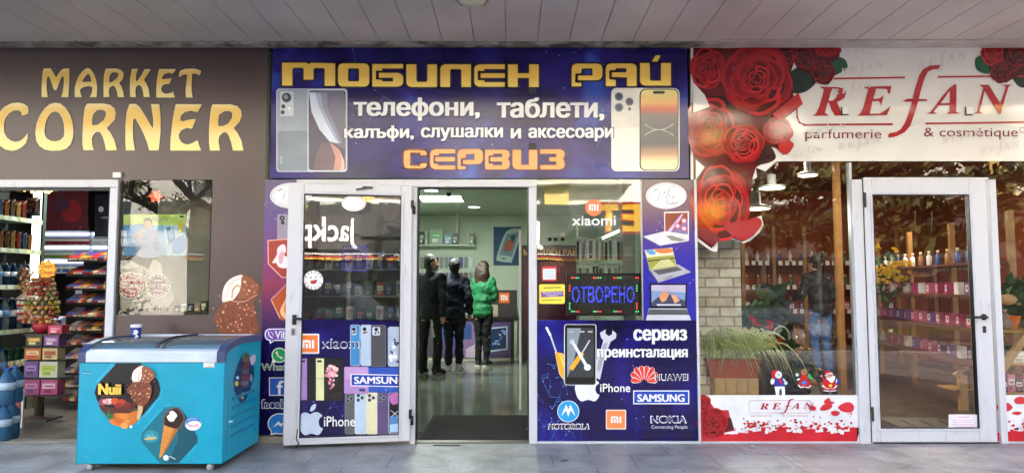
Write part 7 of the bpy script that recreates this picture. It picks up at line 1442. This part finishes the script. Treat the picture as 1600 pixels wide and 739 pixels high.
GR = [M(c, .5, var=0) for c in ('#2a4a24', '#1f3a1c', '#3a5c2c', '#24401f')]
def potted(name, label, px, py, Y, r, pot, flo=None, n=120, s=.09, ph=.16, flat=.9):
    q = P(px, py, Y); t = thing(name, label, 'plant', (q.x, Y, q.z - ph - r * .7)); z0 = q.z - r * .7 - ph
    if pot: B(M(pot, .5)).lathe((q.x, Y, z0), [(r * .42, 0), (r * .6, ph * .8), (r * .64, ph * .82), (r * .64, ph), (r * .55, ph)], 18).build('pot', t)
    b = B(BARK); b.tube([(q.x, Y, z0 + ph * .8), q], .012, 6).build('stem', t); b = B(); leafclump(b, q, r, n, s, GR, flat); b.build('foliage', t)
    if flo:
        b = B(); 
        for i in range(flo[1]): c = q + Vector((rn.gauss(0, r * .5), -r * .7, rn.gauss(0, r * .3) + r * .25)); leafclump(b, c, .03, 7, .06, [M(flo[0], .5, var=.0)], .5)
        b.build('blossoms', t)
potted('red_flower_plant', 'dark leaved plant with bright red flowers beside the brick pillar', 1178, 512, .75, .19, '#5a3a2c', ('#d0281e', 7), 150, .1, .5)
potted('green_plant', 'tall broad leaved plant between the red flowers and the step shelf', 1196, 500, .95, .2, '#4a3428', None, 90, .22, .6, 1.2)
potted('red_flower_plant', 'small plant with red bracts under the white wicker basket', 1218, 540, .55, .13, '#6a3a2c', ('#c83a28', 4), 110, .08, .2)
potted('green_plant', 'bushy dark plant low behind the first holiday sticker', 1240, 580, .6, .2, '#3a2a22', None, 200, .1, .2)
potted('yellow_plant', 'yellow leaved hanging plant seen through the perfumery door', 1375, 430, 3.2, .3, None, ('#c8a42c', 40), 120, .09, .05, 1.3)
bk = thing('wicker_basket', 'white wicker basket on the step shelf', 'basket', (XX(1221, .6), .6, ZZ(541, .6))); q = P(1221, 541, .6)
B(M('#d8d4cc', .7, bump=.8, bscale=90)).lathe(q, [(.055, 0), (.075, .05), (.082, .085), (.076, .085), (.05, .01)], 20).build('basket_body', bk); B('#d8d4cc').tube([q + Vector((.075 * math.cos(R(a)), 0, .085 + .1 * math.sin(R(a)))) for a in range(0, 181, 20)], .006, 6).build('handle', bk)
st_ = thing('step_shelf', 'wooden step ladder shelf behind the perfumery window', 'shelf', (XX(1265, .7), .9, 0)); PW = M('#9a6a3c', .5, var=.12, vs_=10)
for yy in (.7, 1.25): B(PW).beam(P(1244, 508, yy), (P(1293, 612, .7).x, yy, .2), .035, .025).build('leg', st_); B(PW).beam(P(1244, 508, yy), (P(1222, 590, .7).x, yy, .2), .035, .025).build('leg', st_)
for py, xr in ((547, 1264), (579, 1280), (603, 1290)): b = B(PW); b.box(XX(1230, .7), XX(xr, .7), .69, 1.26, ZZ(py, .7), ZZ(py - 2.5, .7)); b.build('step', st_)
for k, (px, py) in enumerate(((1244, 545), (1254, 577), (1268, 577))): q = P(px, py - 1.5, .85); tag(B(M(('#8a6a4a', '#c8b490', '#8a8f9a')[k], .6)).lathe(q, [(.03, 0), (.045, .04), (.04, .06), (.032, .06)], 14).build('small_bowl'), ('brown', 'straw coloured', 'grey')[k] + ' small bowl on the wooden step shelf', 'bowl')
# timber shelving: back wall and the slanting run seen through the door
TW = M('#8f6436', .5, var=.15, vs_=8); DW = M('#5a2c1c', .6)
def shelving(name, label, x0, y0, x1, y1, zs, nposts, htop):
    t = thing(name, label, 'shelf', ((x0 + x1) / 2, (y0 + y1) / 2, 0)); d = Vector((x1 - x0, y1 - y0, 0)); n_ = Vector((-d.y, d.x, 0)).normalized()
    if n_.y < 0: n_ = -n_
    for k in range(nposts):
        c = Vector((x0, y0, 0)) + d * (k / (nposts - 1)); B(TW).beam(c + Vector((0, 0, .006)), c + Vector((0, 0, htop)), .06, .04).build('post', t)
    for z in zs:
        a, c = Vector((x0, y0, z)), Vector((x1, y1, z)); e = n_ * .32
        B(DW).add([a, c, c + e, a + e] + [v - Vector((0, 0, .025)) for v in (a, c, c + e, a + e)], [(0, 1, 2, 3), (7, 6, 5, 4), (0, 4, 5, 1), (1, 5, 6, 2), (2, 6, 7, 3), (3, 7, 4, 0)]).build('shelf_board', t)
        b = B('#d8d4cc'); m_ = int(d.length / .11)
        for k in range(m_):
            if k % 5 == 4: continue
            c0 = a + d * ((k + .3) / m_) - n_ * .004; u = d.normalized(); b.add([c0 + u * .0 - Vector((0, 0, .06)), c0 + u * .06 - Vector((0, 0, .06)) - n_ * .012, c0 + u * .06 + Vector((0, 0, .012)), c0 + Vector((0, 0, .012))], [(0, 1, 2, 3)])
        b.build('price_tags', t)
    return d, n_
gp = {}
def goods(x0, y0, d, n_, z, cols, n, where):
    for k in range(n):
        c0 = Vector((x0, y0, 0)) + d * ((k + .5) / n) + n_ * .1; nm, c1, kind = rn.choice(cols)
        key = (nm, kind)
        lab = {'box': f'{nm} gift box on the {where}', 'bottle': f'{nm} perfume bottle on the {where}', 'candle': f'{nm} jar on the {where}'}[kind]
        ck = (key, where)
        if key not in gp:
            b = B(M(c1, .3))
            if kind == 'box': b.box(-.045, .045, -.03, .03, 0, .13).use('#e8dce0').box(-.03, .03, -.0315, -.0305, .03, .1).use(M(c1, .3)).box(-.012, .02, -.0325, -.032, .05, .085)
            elif kind == 'bottle': b.lathe((0, 0, 0), [(.028, 0), (.03, .01), (.03, .12), (.012, .14), (.012, .15)], 12).use('#d8c890').lathe((0, 0, .151), [(.015, 0), (.015, .03)], 10)
            else: b.lathe((0, 0, 0), [(.035, 0), (.038, .01), (.038, .07), (.034, .075)], 14).use('#e4e0d8').lathe((0, 0, .02), [(.0385, 0), (.0385, .03)], 14)
            o = b.build({'box': 'gift_box', 'bottle': 'perfume_bottle', 'candle': 'cream_jar'}[kind]); gp[key] = o
        else: o = gp[key].copy(); COL.objects.link(o)
        tag(o, lab, {'box': 'box', 'bottle': 'bottle', 'candle': 'jar'}[kind], 'goods on the ' + where); o.location = (c0.x, c0.y, z); o.rotation_euler = (0, 0, math.atan2(d.y, d.x) + rn.uniform(-.1, .1))
PINK = [('pink', '#c05a80', 'box'), ('white', '#d8d0d0', 'box'), ('magenta', '#a83060', 'box'), ('violet', '#7a4a8a', 'box')]; BOT = [('blue', '#2a3a7a', 'bottle'), ('green', '#3a5a3c', 'bottle'), ('amber', '#8a5a2c', 'bottle'), ('white', '#c8c4bc', 'bottle')]; JAR = [('cream', '#d8ccb0', 'candle'), ('pink', '#c890a0', 'candle'), ('brown', '#6a4a34', 'candle')]
A0, A1 = G(1378, 583), G(1532, 640); A1 = A1 + (A1 - A0) * .25; zs1 = [.52, .86, 1.2, 1.52]
d, n_ = shelving('timber_shelving', 'slanting timber shelving with pink boxes seen through the perfumery door', A0.x, A0.y, A1.x, A1.y, zs1, 4, 2.0)
for z, c_, w_ in zip(zs1, (PINK, PINK, PINK, BOT), ('lowest slanting shelf', 'second slanting shelf', 'third slanting shelf', 'top slanting shelf')): goods(A0.x, A0.y, d, n_, z, c_, 15, w_)
xb0, xb1 = XX(1160, 5.9), XX(1400, 5.9); zs2 = [.5, .9, 1.3, 1.7]
d, n_ = shelving('timber_shelving', 'back wall timber shelving with jars behind the perfumery customers', xb0, 5.9, xb1, 5.9, zs2, 6, 2.3)
for z, c_, w_ in zip(zs2, (JAR, PINK, JAR + BOT, BOT), ('lowest back shelf', 'second back shelf', 'third back shelf', 'top back shelf')): goods(xb0, 5.9, d, n_, z, c_, 14, w_)
po_ = thing('timber_post', 'upright timber post behind the standing customer', 'post', (XX(1312, 3.0), 3.0, 0)); B(TW).box(XX(1307, 3.0), XX(1316, 3.0), 3.0, 3.07, .006, 2.95).build('post_body', po_)
sg = thing('wooden_plaque', 'oval wooden plaque with carved writing hanging in the perfumery', 'plaque', (XX(1443, 2.6), 2.6, ZZ(424, 2.6))); PQ = PL((0, 2.6, 0)); B(M('#a8713c', .5, var=.15, vs_=20)).prism([PQ.uv(*q) for q in el(1443, 424, 23, 8.5, -3)], 2.601, 2.625).build('plaque_board', sg); p = Pr(PQ, lift=.001); p.text('massage', 1426, 420, 1461, 429, M('#5a3218', .5), shear=.2); p.part('carved_writing', sg); B('#3a2a1c').cyl(P(1430, 417, 2.61), P(1430, 330, 2.61), .003, None, 5).cyl(P(1456, 416, 2.61), P(1456, 330, 2.61), .003, None, 5).build('cord', sg)
# pendant lamps
for k, (px, py, Y, r) in enumerate(((1181, 326, 1.3, .15), (1262, 274, 1.9, .11), (1206, 294, 3.0, .17), (1378, 232, 1.2, .15))):
    q = P(px, py, Y); q.z = min(q.z, 2.85); t = thing('pendant_lamp', ('white pendant lamp low beside the red roses', 'white pendant lamp high under the film sign', 'white pendant lamp further inside the perfumery', 'white pendant lamp behind the lettering of the film sign')[k], 'lamp', q)
    B(M('#77787a', .4)).lathe(q, [(r, 0), (r, .02), (r * .4, .045), (r * .32, .05), (r * .3, .17), (.02, .18)], 24).build('shade', t); B(M('#fff4d8', .5, emit=.6, var=0)).lathe(q + Vector((0, 0, -.008)), [(r * .92, 0), (r * .92, .006)], 24).build('diffuser', t); B(BLK).cyl(q + Vector((0, 0, .18)), (q.x, q.y, 2.949), .005, None, 6).build('cord', t)
    pl_ = bpy.data.lights.new('pendant_light', 'POINT'); pl_.energy = (8, 2.2, 1.2, .8)[k]; pl_.shadow_soft_size = .08; pl_.color = (1, .93, .82); o = bpy.data.objects.new('pendant_light', pl_); COL.objects.link(o); o.location = q - Vector((0, 0, .1))
for x, y, e in ((3.2, 2.2, 9), (5.2, 2.8, 10)):
    l_ = bpy.data.lights.new('perfumery_lamp', 'AREA'); l_.energy = e; l_.size = .4; l_.color = (1, .88, .7); o = bpy.data.objects.new('perfumery_lamp', l_); COL.objects.link(o); o.location = (x, y, 2.88); t = thing('ceiling_spot', 'round ceiling lamp of the perfumery, ' + ('on its left side' if x < 4 else 'above the slanting shelves'), 'lamp', (x, y, 2.9)); B(M('#fff4d8', .5, emit=1.0, var=0)).lathe((x, y, 2.9), [(.15, 0), (.15, .02)], 20).build('diffuser', t); B('#d0ccc4').lathe((x, y, 2.92), [(.17, 0), (.17, .02)], 20).build('ring', t)
# bench behind the door, floor grille
be = thing('timber_stand', 'pale timber stand leg behind the perfumery door glass', 'stand', (XX(1505, .9), .9, 0)); b0 = G(1501, 642); PLW = M('#b88f58', .5, var=.12, vs_=10); yb2 = b0.y
B(PLW).box(XX(1490, yb2), XX(1502, yb2), yb2, yb2 + .05, .005, ZZ(585, yb2)).build('leg', be); B(PLW).beam(P(1492, 587, yb2), P(1530, 556, yb2), .045, .04).build('brace', be); b = B(PLW); pb(b, 1492, 607, 1540, 610, yb2 + .01, .3); b.build('shelf_board', be)
gr = thing('floor_grille', 'dark slotted floor grille behind the perfumery door', 'grille', (XX(1430, .3), .3, .004)); b = B(BLK)
for k in range(6): a, c = G(1377 + k * 29, 657), G(1399 + k * 29, 667); b.add([(a.x, a.y, .007), (a.x + .03, a.y, .007), (c.x + .03, c.y, .007), (c.x, c.y, .007)], [(3, 2, 1, 0)])
b.build('slot_pattern', gr); q0, q1 = G(1366, 653), G(1480, 669); B(M('#6a6258', .4)).box(q0.x, q1.x + .2, q1.y, q0.y, .0041, .006).build('grille_plate', gr)
# plant shelf at the right edge
yr2 = .35; PQ2 = PL((0, yr2, 0)); rs = thing('plant_shelf', 'pale timber plant shelf with a slanting brace at the right edge', 'shelf', (XX(1590, yr2), yr2, 0))
B(PLW).beam(P(1545, 606, yr2), P(1625, 492, yr2), .06, .04).build('brace', rs); 
for py in (516, 567, 613): b = B(PLW); pb(b, 1553, py, 1690, py + 3.5, yr2 + .045, .3); b.build('shelf_board', rs)
B(PLW).box(XX(1551, .4), XX(1557, .4), .4, .45, .005, ZZ(395, .4)).build('post', rs); 
q = P(1578, 533, .5); op = thing('orange_pot', 'orange bowl shaped flower pot on the plant shelf', 'pot', q); q.z = ZZ(516, yr2 + .045) + .001; op.location = q; OFF[op] = Vector(q); B(M('#e0701c', .35)).lathe(q, [(.05, 0), (.08, .07), (.095, .12), (.1, .125), (.085, .12)], 22).build('pot_body', op)
potted('potted_plant', 'leafy plant in a red pot low on the plant shelf', 1562, 545, .55, .09, '#8a3428', None, 90, .07, .07)
potted('green_plant', 'arching green plant at the right edge of the photo', 1600, 470, .6, .2, '#4a3428', None, 200, .14, .1)
tb = thing('soft_toy', 'tan soft toy lying on sacks at the top of the plant shelf', 'toy', P(1570, 465, .5)); B(M('#b89468', .9)).ball(P(1574, 468, .5), (.085, .05, .05), 14, 8).ball(P(1552, 457, .5), (.045, .045, .045), 12, 8).ball(P(1546, 449, .5), .016, 8, 6).ball(P(1557, 448, .5), .016, 8, 6).ball(P(1592, 474, .5), (.04, .025, .02), 8, 6).build('toy_body', tb)
sk = thing('cloth_sack', 'grey patterned gift sack under the soft toy', 'sack', P(1567, 500, .5)); B(M('#8a7f78', .9, var=.3, vs_=40)).lathe(P(1567, 514, .5), [(.06, 0), (.085, .04), (.075, .11), (.03, .15), (.045, .18)], 16).build('sack_body', sk); B('#a83038').lathe(P(1567, 514, .5) + Vector((0, 0, .148)), [(.034, 0), (.034, .012)], 14).build('ribbon', sk)
pack('gift_box', 'white gift box beside the slanting brace of the plant shelf', 'box', 'gift boxes on the plant shelf', 1583, 549, 1605, 566.5, .45, .12, ('#d8d4cc', '#e8e4dc', '#b0a89c'))
for k, (x0, x1, c1, nm) in enumerate(((1553, 1563, '#c8c4c4', 'white'), (1564, 1574, '#5a3a44', 'plum'), (1575, 1586, '#c06a88', 'pink'), (1587, 1598, '#3a3034', 'black'), (1599, 1612, '#b84a6c', 'rose'))): pack('gift_box', f'small {nm} gift box on the lowest plant shelf board', 'box', 'gift boxes on the plant shelf', x0, 585 + (k % 2) * 6, x1, 612.5, .42, .1, (c1, '#d8d0d0', '#8a3a5a'))

# small litter on the pavement
q = G(882, 721); lv_ = B(M('#5a4a3a', .8)); lv_.add([(q.x - .035, q.y, .008), (q.x - .01, q.y - .014, .014), (q.x + .035, q.y + .003, .009), (q.x + .008, q.y + .016, .016), (q.x, q.y, .006)], [(0, 1, 4), (1, 2, 4), (2, 3, 4), (3, 0, 4)]); tag(lv_.build('dead_leaf'), 'brown dead leaf on the pavement in front of the repair poster', 'leaf')
q = G(1175, 700); tag(B(M('#9a948e', .8, var=.2)).ball((q.x, q.y, .014), (.028, .02, .016), 9, 6).build('pebble'), 'small grey stone on the pavement under the petal band', 'stone')
q = G(700, 697); tag(B(M('#3a3634', .8)).box(q.x - .12, q.x + .1, q.y, q.y + .02, .0045, .009).build('rubber_strip'), 'dark loose strip lying before the middle doorway', 'strip')
# ================================================================ PEOPLE
FOLD = bpy.data.textures.new('cloth_folds', 'CLOUDS'); FOLD.noise_scale = .11; FOLD.noise_depth = 2
def remesh(b, vox, smooth=6, fold=0.0):
    me = bpy.data.meshes.new('tmp'); me.from_pydata(b.v, [], b.f); o = bpy.data.objects.new('tmp', me); COL.objects.link(o)
    m = o.modifiers.new('r', 'REMESH'); m.mode = 'VOXEL'; m.voxel_size = vox; m.use_smooth_shade = True
    s = o.modifiers.new('s', 'SMOOTH'); s.iterations = smooth; s.factor = .5
    if fold: d = o.modifiers.new('d', 'DISPLACE'); d.texture = FOLD; d.strength = fold; d.mid_level = .5; d.texture_coords = 'LOCAL'
    dg = bpy.context.evaluated_depsgraph_get(); r = bpy.data.meshes.new_from_object(o.evaluated_get(dg)); bpy.data.objects.remove(o); return r
def seg(b, a, c, r0, r1, n=10):
    b.tube([a, Vector(a).lerp(Vector(c), .5), c], [r0, (r0 + r1) / 2, r1], n); b.ball(a, r0, 10, 6); b.ball(c, r1, 10, 6)
def person(label, loc, rz, h, J, skin, tops, legs, hair, hairfn, shoe, sole=None, jl=.0, group=None):
    """J: joints in metres for a 1.75 m figure facing +y; jl: how far the jacket reaches below the hip"""
    t = thing('person', label, 'person', loc, rz, group, local=True); k = h / 1.75; t.scale = (k, k, k); V = {a: Vector(c) for a, c in J.items()}
    def fingers(b, w, d, side):
        d = d.normalized(); u = d.cross(Vector((0, 1, 0))).normalized(); pl = w + d * .085; b.tube([w, w + d * .045, pl], [.024, .03, .03], 8); b.ball(w + d * .05, (.032, .02, .035), 8, 6)
        fw = d.cross(u)
        for i, L in enumerate((.062, .072, .068, .052)):
            a = pl + u * (i - 1.5) * .017 - d * .012; e = a + d * L * .55 + fw * .006; b.tube([a, e, e + d * L * .35 + fw * .022], [.009, .0085, .007], 6)
        a = w + d * .03 + u * side * .03; b.tube([a, a + d * .035 + u * side * .018, a + d * .06 + u * side * .014 + fw * .012], [.011, .010, .008], 6)
    hd, nk, ch, wa, pe = V['head'], V['neck'], V['chest'], V['waist'], V['pelvis']
    b = B(); face = (V['look']).normalized(); rt = face.cross(Vector((0, 0, 1))).normalized()
    b.ball(hd + face * -.01, (.078, .092, .105), 16, 12); b.ball(hd + face * .03 - Vector((0, 0, .05)), (.058, .064, .07), 14, 10); b.ball(hd + face * .098 - Vector((0, 0, .03)), (.014, .014, .02), 8, 6); b.ball(hd + face * .082 - Vector((0, 0, .075)), (.024, .016, .012), 8, 6); b.ball(hd + face * .075 - Vector((0, 0, .108)), (.026, .024, .02), 8, 6)
    for s in (-1, 1): b.ball(hd + rt * s * .08 - Vector((0, 0, .02)), (.014, .02, .03), 8, 6); b.ball(hd + face * .083 + rt * s * .03 + Vector((0, 0, .008)), (.022, .012, .007), 8, 6)
    seg(b, hd - Vector((0, 0, .07)), nk, .052, .056); tors = lambda b, e: (b.ball(ch, (.175 + e, .115 + e, .17 + e), 16, 10), b.ball(wa, (.15 + e, .105 + e, .16 + e), 16, 10), b.ball(pe, (.165 + e, .12 + e, .13 + e), 16, 10), seg(b, nk, ch, .06 + e, .1 + e), seg(b, V['shl'], ch + Vector((-.08, 0, .08)), .058 + e, .08 + e), seg(b, V['shr'], ch + Vector((.08, 0, .08)), .058 + e, .08 + e))
    tors(b, 0)
    for s in 'lr':
        seg(b, V['sh' + s], V['el' + s], .05, .04); seg(b, V['el' + s], V['wr' + s], .04, .027); fingers(b, V['wr' + s], V['wr' + s] - V['el' + s], -1 if s == 'r' else 1)
        seg(b, V['hip' + s], V['kn' + s], .085, .058); seg(b, V['kn' + s], V['an' + s], .056, .038); seg(b, V['an' + s] + Vector((0, -.03, -.04)), V['an' + s] + V['toe' + s], .036, .03)
    me = remesh(b, .0085, 4); me.materials.clear(); me.materials.append(M(skin, .5)); o = bpy.data.objects.new('body', me); COL.objects.link(o); o.parent = t
    def cloth(name, fn, m, vox=.012):
        b = B(); fn(b); me = remesh(b, vox, 5, .05); me.materials.clear(); me.materials.append(m); o = bpy.data.objects.new(name, me); COL.objects.link(o); o.parent = t; return o
    def jk(b):
        e = tops[2]; tors(b, e)
        if jl: b.ball(pe - Vector((0, 0, jl)), (.17 + e, .125 + e, .1), 14, 8)
        for s in 'lr': seg(b, V['sh' + s], V['el' + s], .052 + e, .044 + e); seg(b, V['el' + s], V['wr' + s].lerp(V['el' + s], .06), .044 + e, .034 + e)
        b.tube([nk + Vector((0, 0, .03)), nk - Vector((0, 0, .05))], [.066, .085], 12)
    cloth('jacket', jk, M(tops[0], tops[1], var=.12, vs_=9, bump=.9, bscale=9))
    def tr(b):
        b.ball(pe - Vector((0, 0, .02)), (.168, .124, .12), 14, 8)
        for s in 'lr': seg(b, V['hip' + s], V['kn' + s], .094, .068); seg(b, V['kn' + s], V['an' + s].lerp(V['kn' + s], legs[2]), .068, legs[1])
    cloth('trousers', tr, M(legs[0], .8, var=.14, vs_=7, bump=.9, bscale=8))
    for s in 'lr':
        an, to = V['an' + s], V['an' + s] + V['toe' + s]; b = B(); seg(b, an + Vector((0, 0, -.02)) - V['toe' + s] * .15, an + V['toe' + s] * .55 + Vector((0, 0, .0)), .048, .044); seg(b, an + V['toe' + s] * .5 + Vector((0, 0, -.0)), to, .046, .036); b.ball(an - V['toe' + s] * .25 + Vector((0, 0, -.04)), .042, 10, 6)
        me = remesh(b, .009, 3); me.materials.clear(); me.materials.append(M(shoe, .5)); o = bpy.data.objects.new('shoe', me); COL.objects.link(o); o.parent = t
        if sole: dd = V['toe' + s]; dd = Vector((dd.x, dd.y, 0)); c = an + dd * .4; B(M(sole, .5)).obox((c.x, c.y, .016), (.085, .29, .03), (0, 0, math.atan2(-dd.x, dd.y))).build('sole', o)
        if sole and legs[2] > 0: B(M('#d8d8d8', .8)).cyl(an + Vector((0, 0, -.01)), an.lerp(V['kn' + s], legs[2] + .03), .044, .046, 12).build('sock', t)
    b = B(); hairfn(b, hd, face, rt); me = remesh(b, .009, 2, .035); me.materials.clear(); me.materials.append(M(hair, .55, var=.2, vs_=30, bump=.6, bscale=60)); o = bpy.data.objects.new('hair', me); COL.objects.link(o); o.parent = t
    return t
def std(arms, look=(0, 1, 0), stance=.11, lean=0.0, sw=.185):
    J = dict(head=(0, .02 + lean, 1.64), neck=(0, lean * .8, 1.49), chest=(0, lean * .6, 1.29), waist=(0, 0, 1.1), pelvis=(0, 0, .95), look=look, shl=(-.185, lean * .7, 1.42), shr=(.185, lean * .7, 1.42), hipl=(-.09, 0, .9), hipr=(.09, 0, .9), knl=(-stance, .01, .49), knr=(stance, .01, .49), anl=(-stance, -.02, .085), anr=(stance, -.02, .085), toel=(-.02, .16, -.045), toer=(.03, .16, -.045))
    J['shl'], J['shr'] = (-sw, lean * .7, 1.42), (sw, lean * .7, 1.42)
    J.update(arms); return J
def short_hair(b, hd, f, r): b.ball(hd - f * .028 + Vector((0, 0, .015)), (.09, .1, .106), 16, 10); b.ball(hd - f * .045 - Vector((0, 0, .045)), (.08, .068, .085), 14, 8)
def long_hair(b, hd, f, r): b.ball(hd - f * .02 + Vector((0, 0, .02)), (.098, .11, .11), 16, 10); b.ball(hd - f * .07 - Vector((0, 0, .11)), (.14, .085, .17), 14, 10); b.ball(hd - f * .085 - Vector((0, 0, .27)), (.15, .06, .15), 14, 10); [seg(b, hd + r * s * .07 - f * .03, hd + r * s * .1 - f * .05 - Vector((0, 0, .32)), .045, .028) for s in (-1, 1)]
def bun_hair(b, hd, f, r): short_hair(b, hd, f, r); b.ball(hd - f * .09 + Vector((0, 0, .07)), (.05, .05, .045), 12, 8)
ga = G(672, 586, .006); gb = G(709, 583, .006); gc = G(754, 572, .006)
person('man in dark jacket and trousers turned to the right, nearest the door jamb', (ga.x, ga.y, .006), R(-25), 1.745, std(dict(ell=(-.24, -.05, 1.13), wrl=(-.22, .06, .9), elr=(.25, -.06, 1.14), wrr=(.24, -.04, .88)), look=(.75, .65, -.05), stance=.12), '#b98a74', ('#20242c', .85, .02), ('#14161c', .07, .03), '#1c1612', short_hair, '#16161a', None, .08)
person('person in black tracksuit with white socks and trainers, between the other two customers', (gb.x, gb.y, .006), R(-6), 1.69, std(dict(ell=(-.22, -.03, 1.13), wrl=(-.18, .2, 1.02), elr=(.24, -.06, 1.13), wrr=(.23, .08, .92)), stance=.08, lean=.03, sw=.16), '#b08068', ('#1c2232', .9, .018), ('#1a1e2a', .06, .2), '#15110f', short_hair, '#b8bac0', '#e4e4e4', .1)
person('woman with long brown hair in a green padded jacket at the counter', (gc.x, gc.y, .006), R(-18), 1.68, std(dict(ell=(-.2, .02, 1.16), wrl=(-.1, .24, 1.1), elr=(.2, .04, 1.16), wrr=(.1, .26, 1.12)), look=(.2, 1, -.2), stance=.07, lean=.05, sw=.15), '#b98a74', ('#14683c', .65, .018), ('#121216', .055, .03), '#2e1a12', long_hair, '#1c1c20', '#c8c8c4', .06)
gd = G(1284, 586, .006); ge = G(1212, 572, .006)
person('person with dark hair in black top and blue jeans standing inside the perfumery', (gd.x, gd.y, .006), R(20), 1.74, std(dict(ell=(-.26, .06, 1.16), wrl=(-.2, .3, 1.12), elr=(.26, .0, 1.14), wrr=(.22, .2, 1.0)), look=(-.3, 1, -.25), stance=.11, lean=.06), '#b08068', ('#101012', .7, .014), ('#35578c', .07, .02), '#1a1210', bun_hair, '#1c1c20', '#3a3a3c', .02)
se = dict(head=(0, .2, 1.22), neck=(0, .14, 1.08), chest=(0, .08, .9), waist=(0, 0, .7), pelvis=(0, -.03, .54), look=(-.3, 1, -.3), shl=(-.185, .1, 1.01), shr=(.185, .1, 1.01), ell=(-.26, .22, .78), wrl=(-.14, .42, .82), elr=(.26, .22, .78), wrr=(.12, .44, .82), hipl=(-.1, .0, .5), hipr=(.1, .0, .5), knl=(-.14, .42, .5), knr=(.14, .42, .5), anl=(-.14, .4, .085), anr=(.14, .4, .085), toel=(0, .16, -.045), toer=(0, .16, -.045))
person('person in black jacket and blue jeans seated beside the green plants in the perfumery', (ge.x, ge.y, .006), R(25), 1.75, se, '#b08068', ('#121318', .7, .02), ('#2a4068', .07, .02), '#15100e', short_hair, '#1c1c20', None, .0)
so_ = thing('wooden_stool', 'low wooden stool under the seated person in the perfumery', 'stool', (ge.x, ge.y, .006)); b = B(TW).lathe((ge.x, ge.y, .386), [(.17, 0), (.175, .01), (.175, .035), (.16, .04)], 20).build('seat', so_)
for sx_ in (-1, 1):
    for sy_ in (-1, 1): B(TW).beam((ge.x + sx_ * .1, ge.y + sy_ * .1, .386), (ge.x + sx_ * .15, ge.y + sy_ * .15, .006), .035, .035).build('leg', so_)
q = P(676, 500, ga.y - .12); pbg = thing('paper_bag', 'white paper held low in the hand of the man in the dark jacket', 'paper', q); B('#cfd0cc').add([q + Vector(v) for v in ((-.03, 0, .02), (.03, .02, .02), (.035, .02, -.24), (-.01, 0, -.26), (-.03, .012, .02), (.03, .032, .02), (.035, .032, -.24), (-.01, .012, -.26))], [(0, 3, 2, 1), (4, 5, 6, 7), (0, 1, 5, 4), (1, 2, 6, 5), (2, 3, 7, 6), (3, 0, 4, 7)]).build('paper_sheet', pbg)
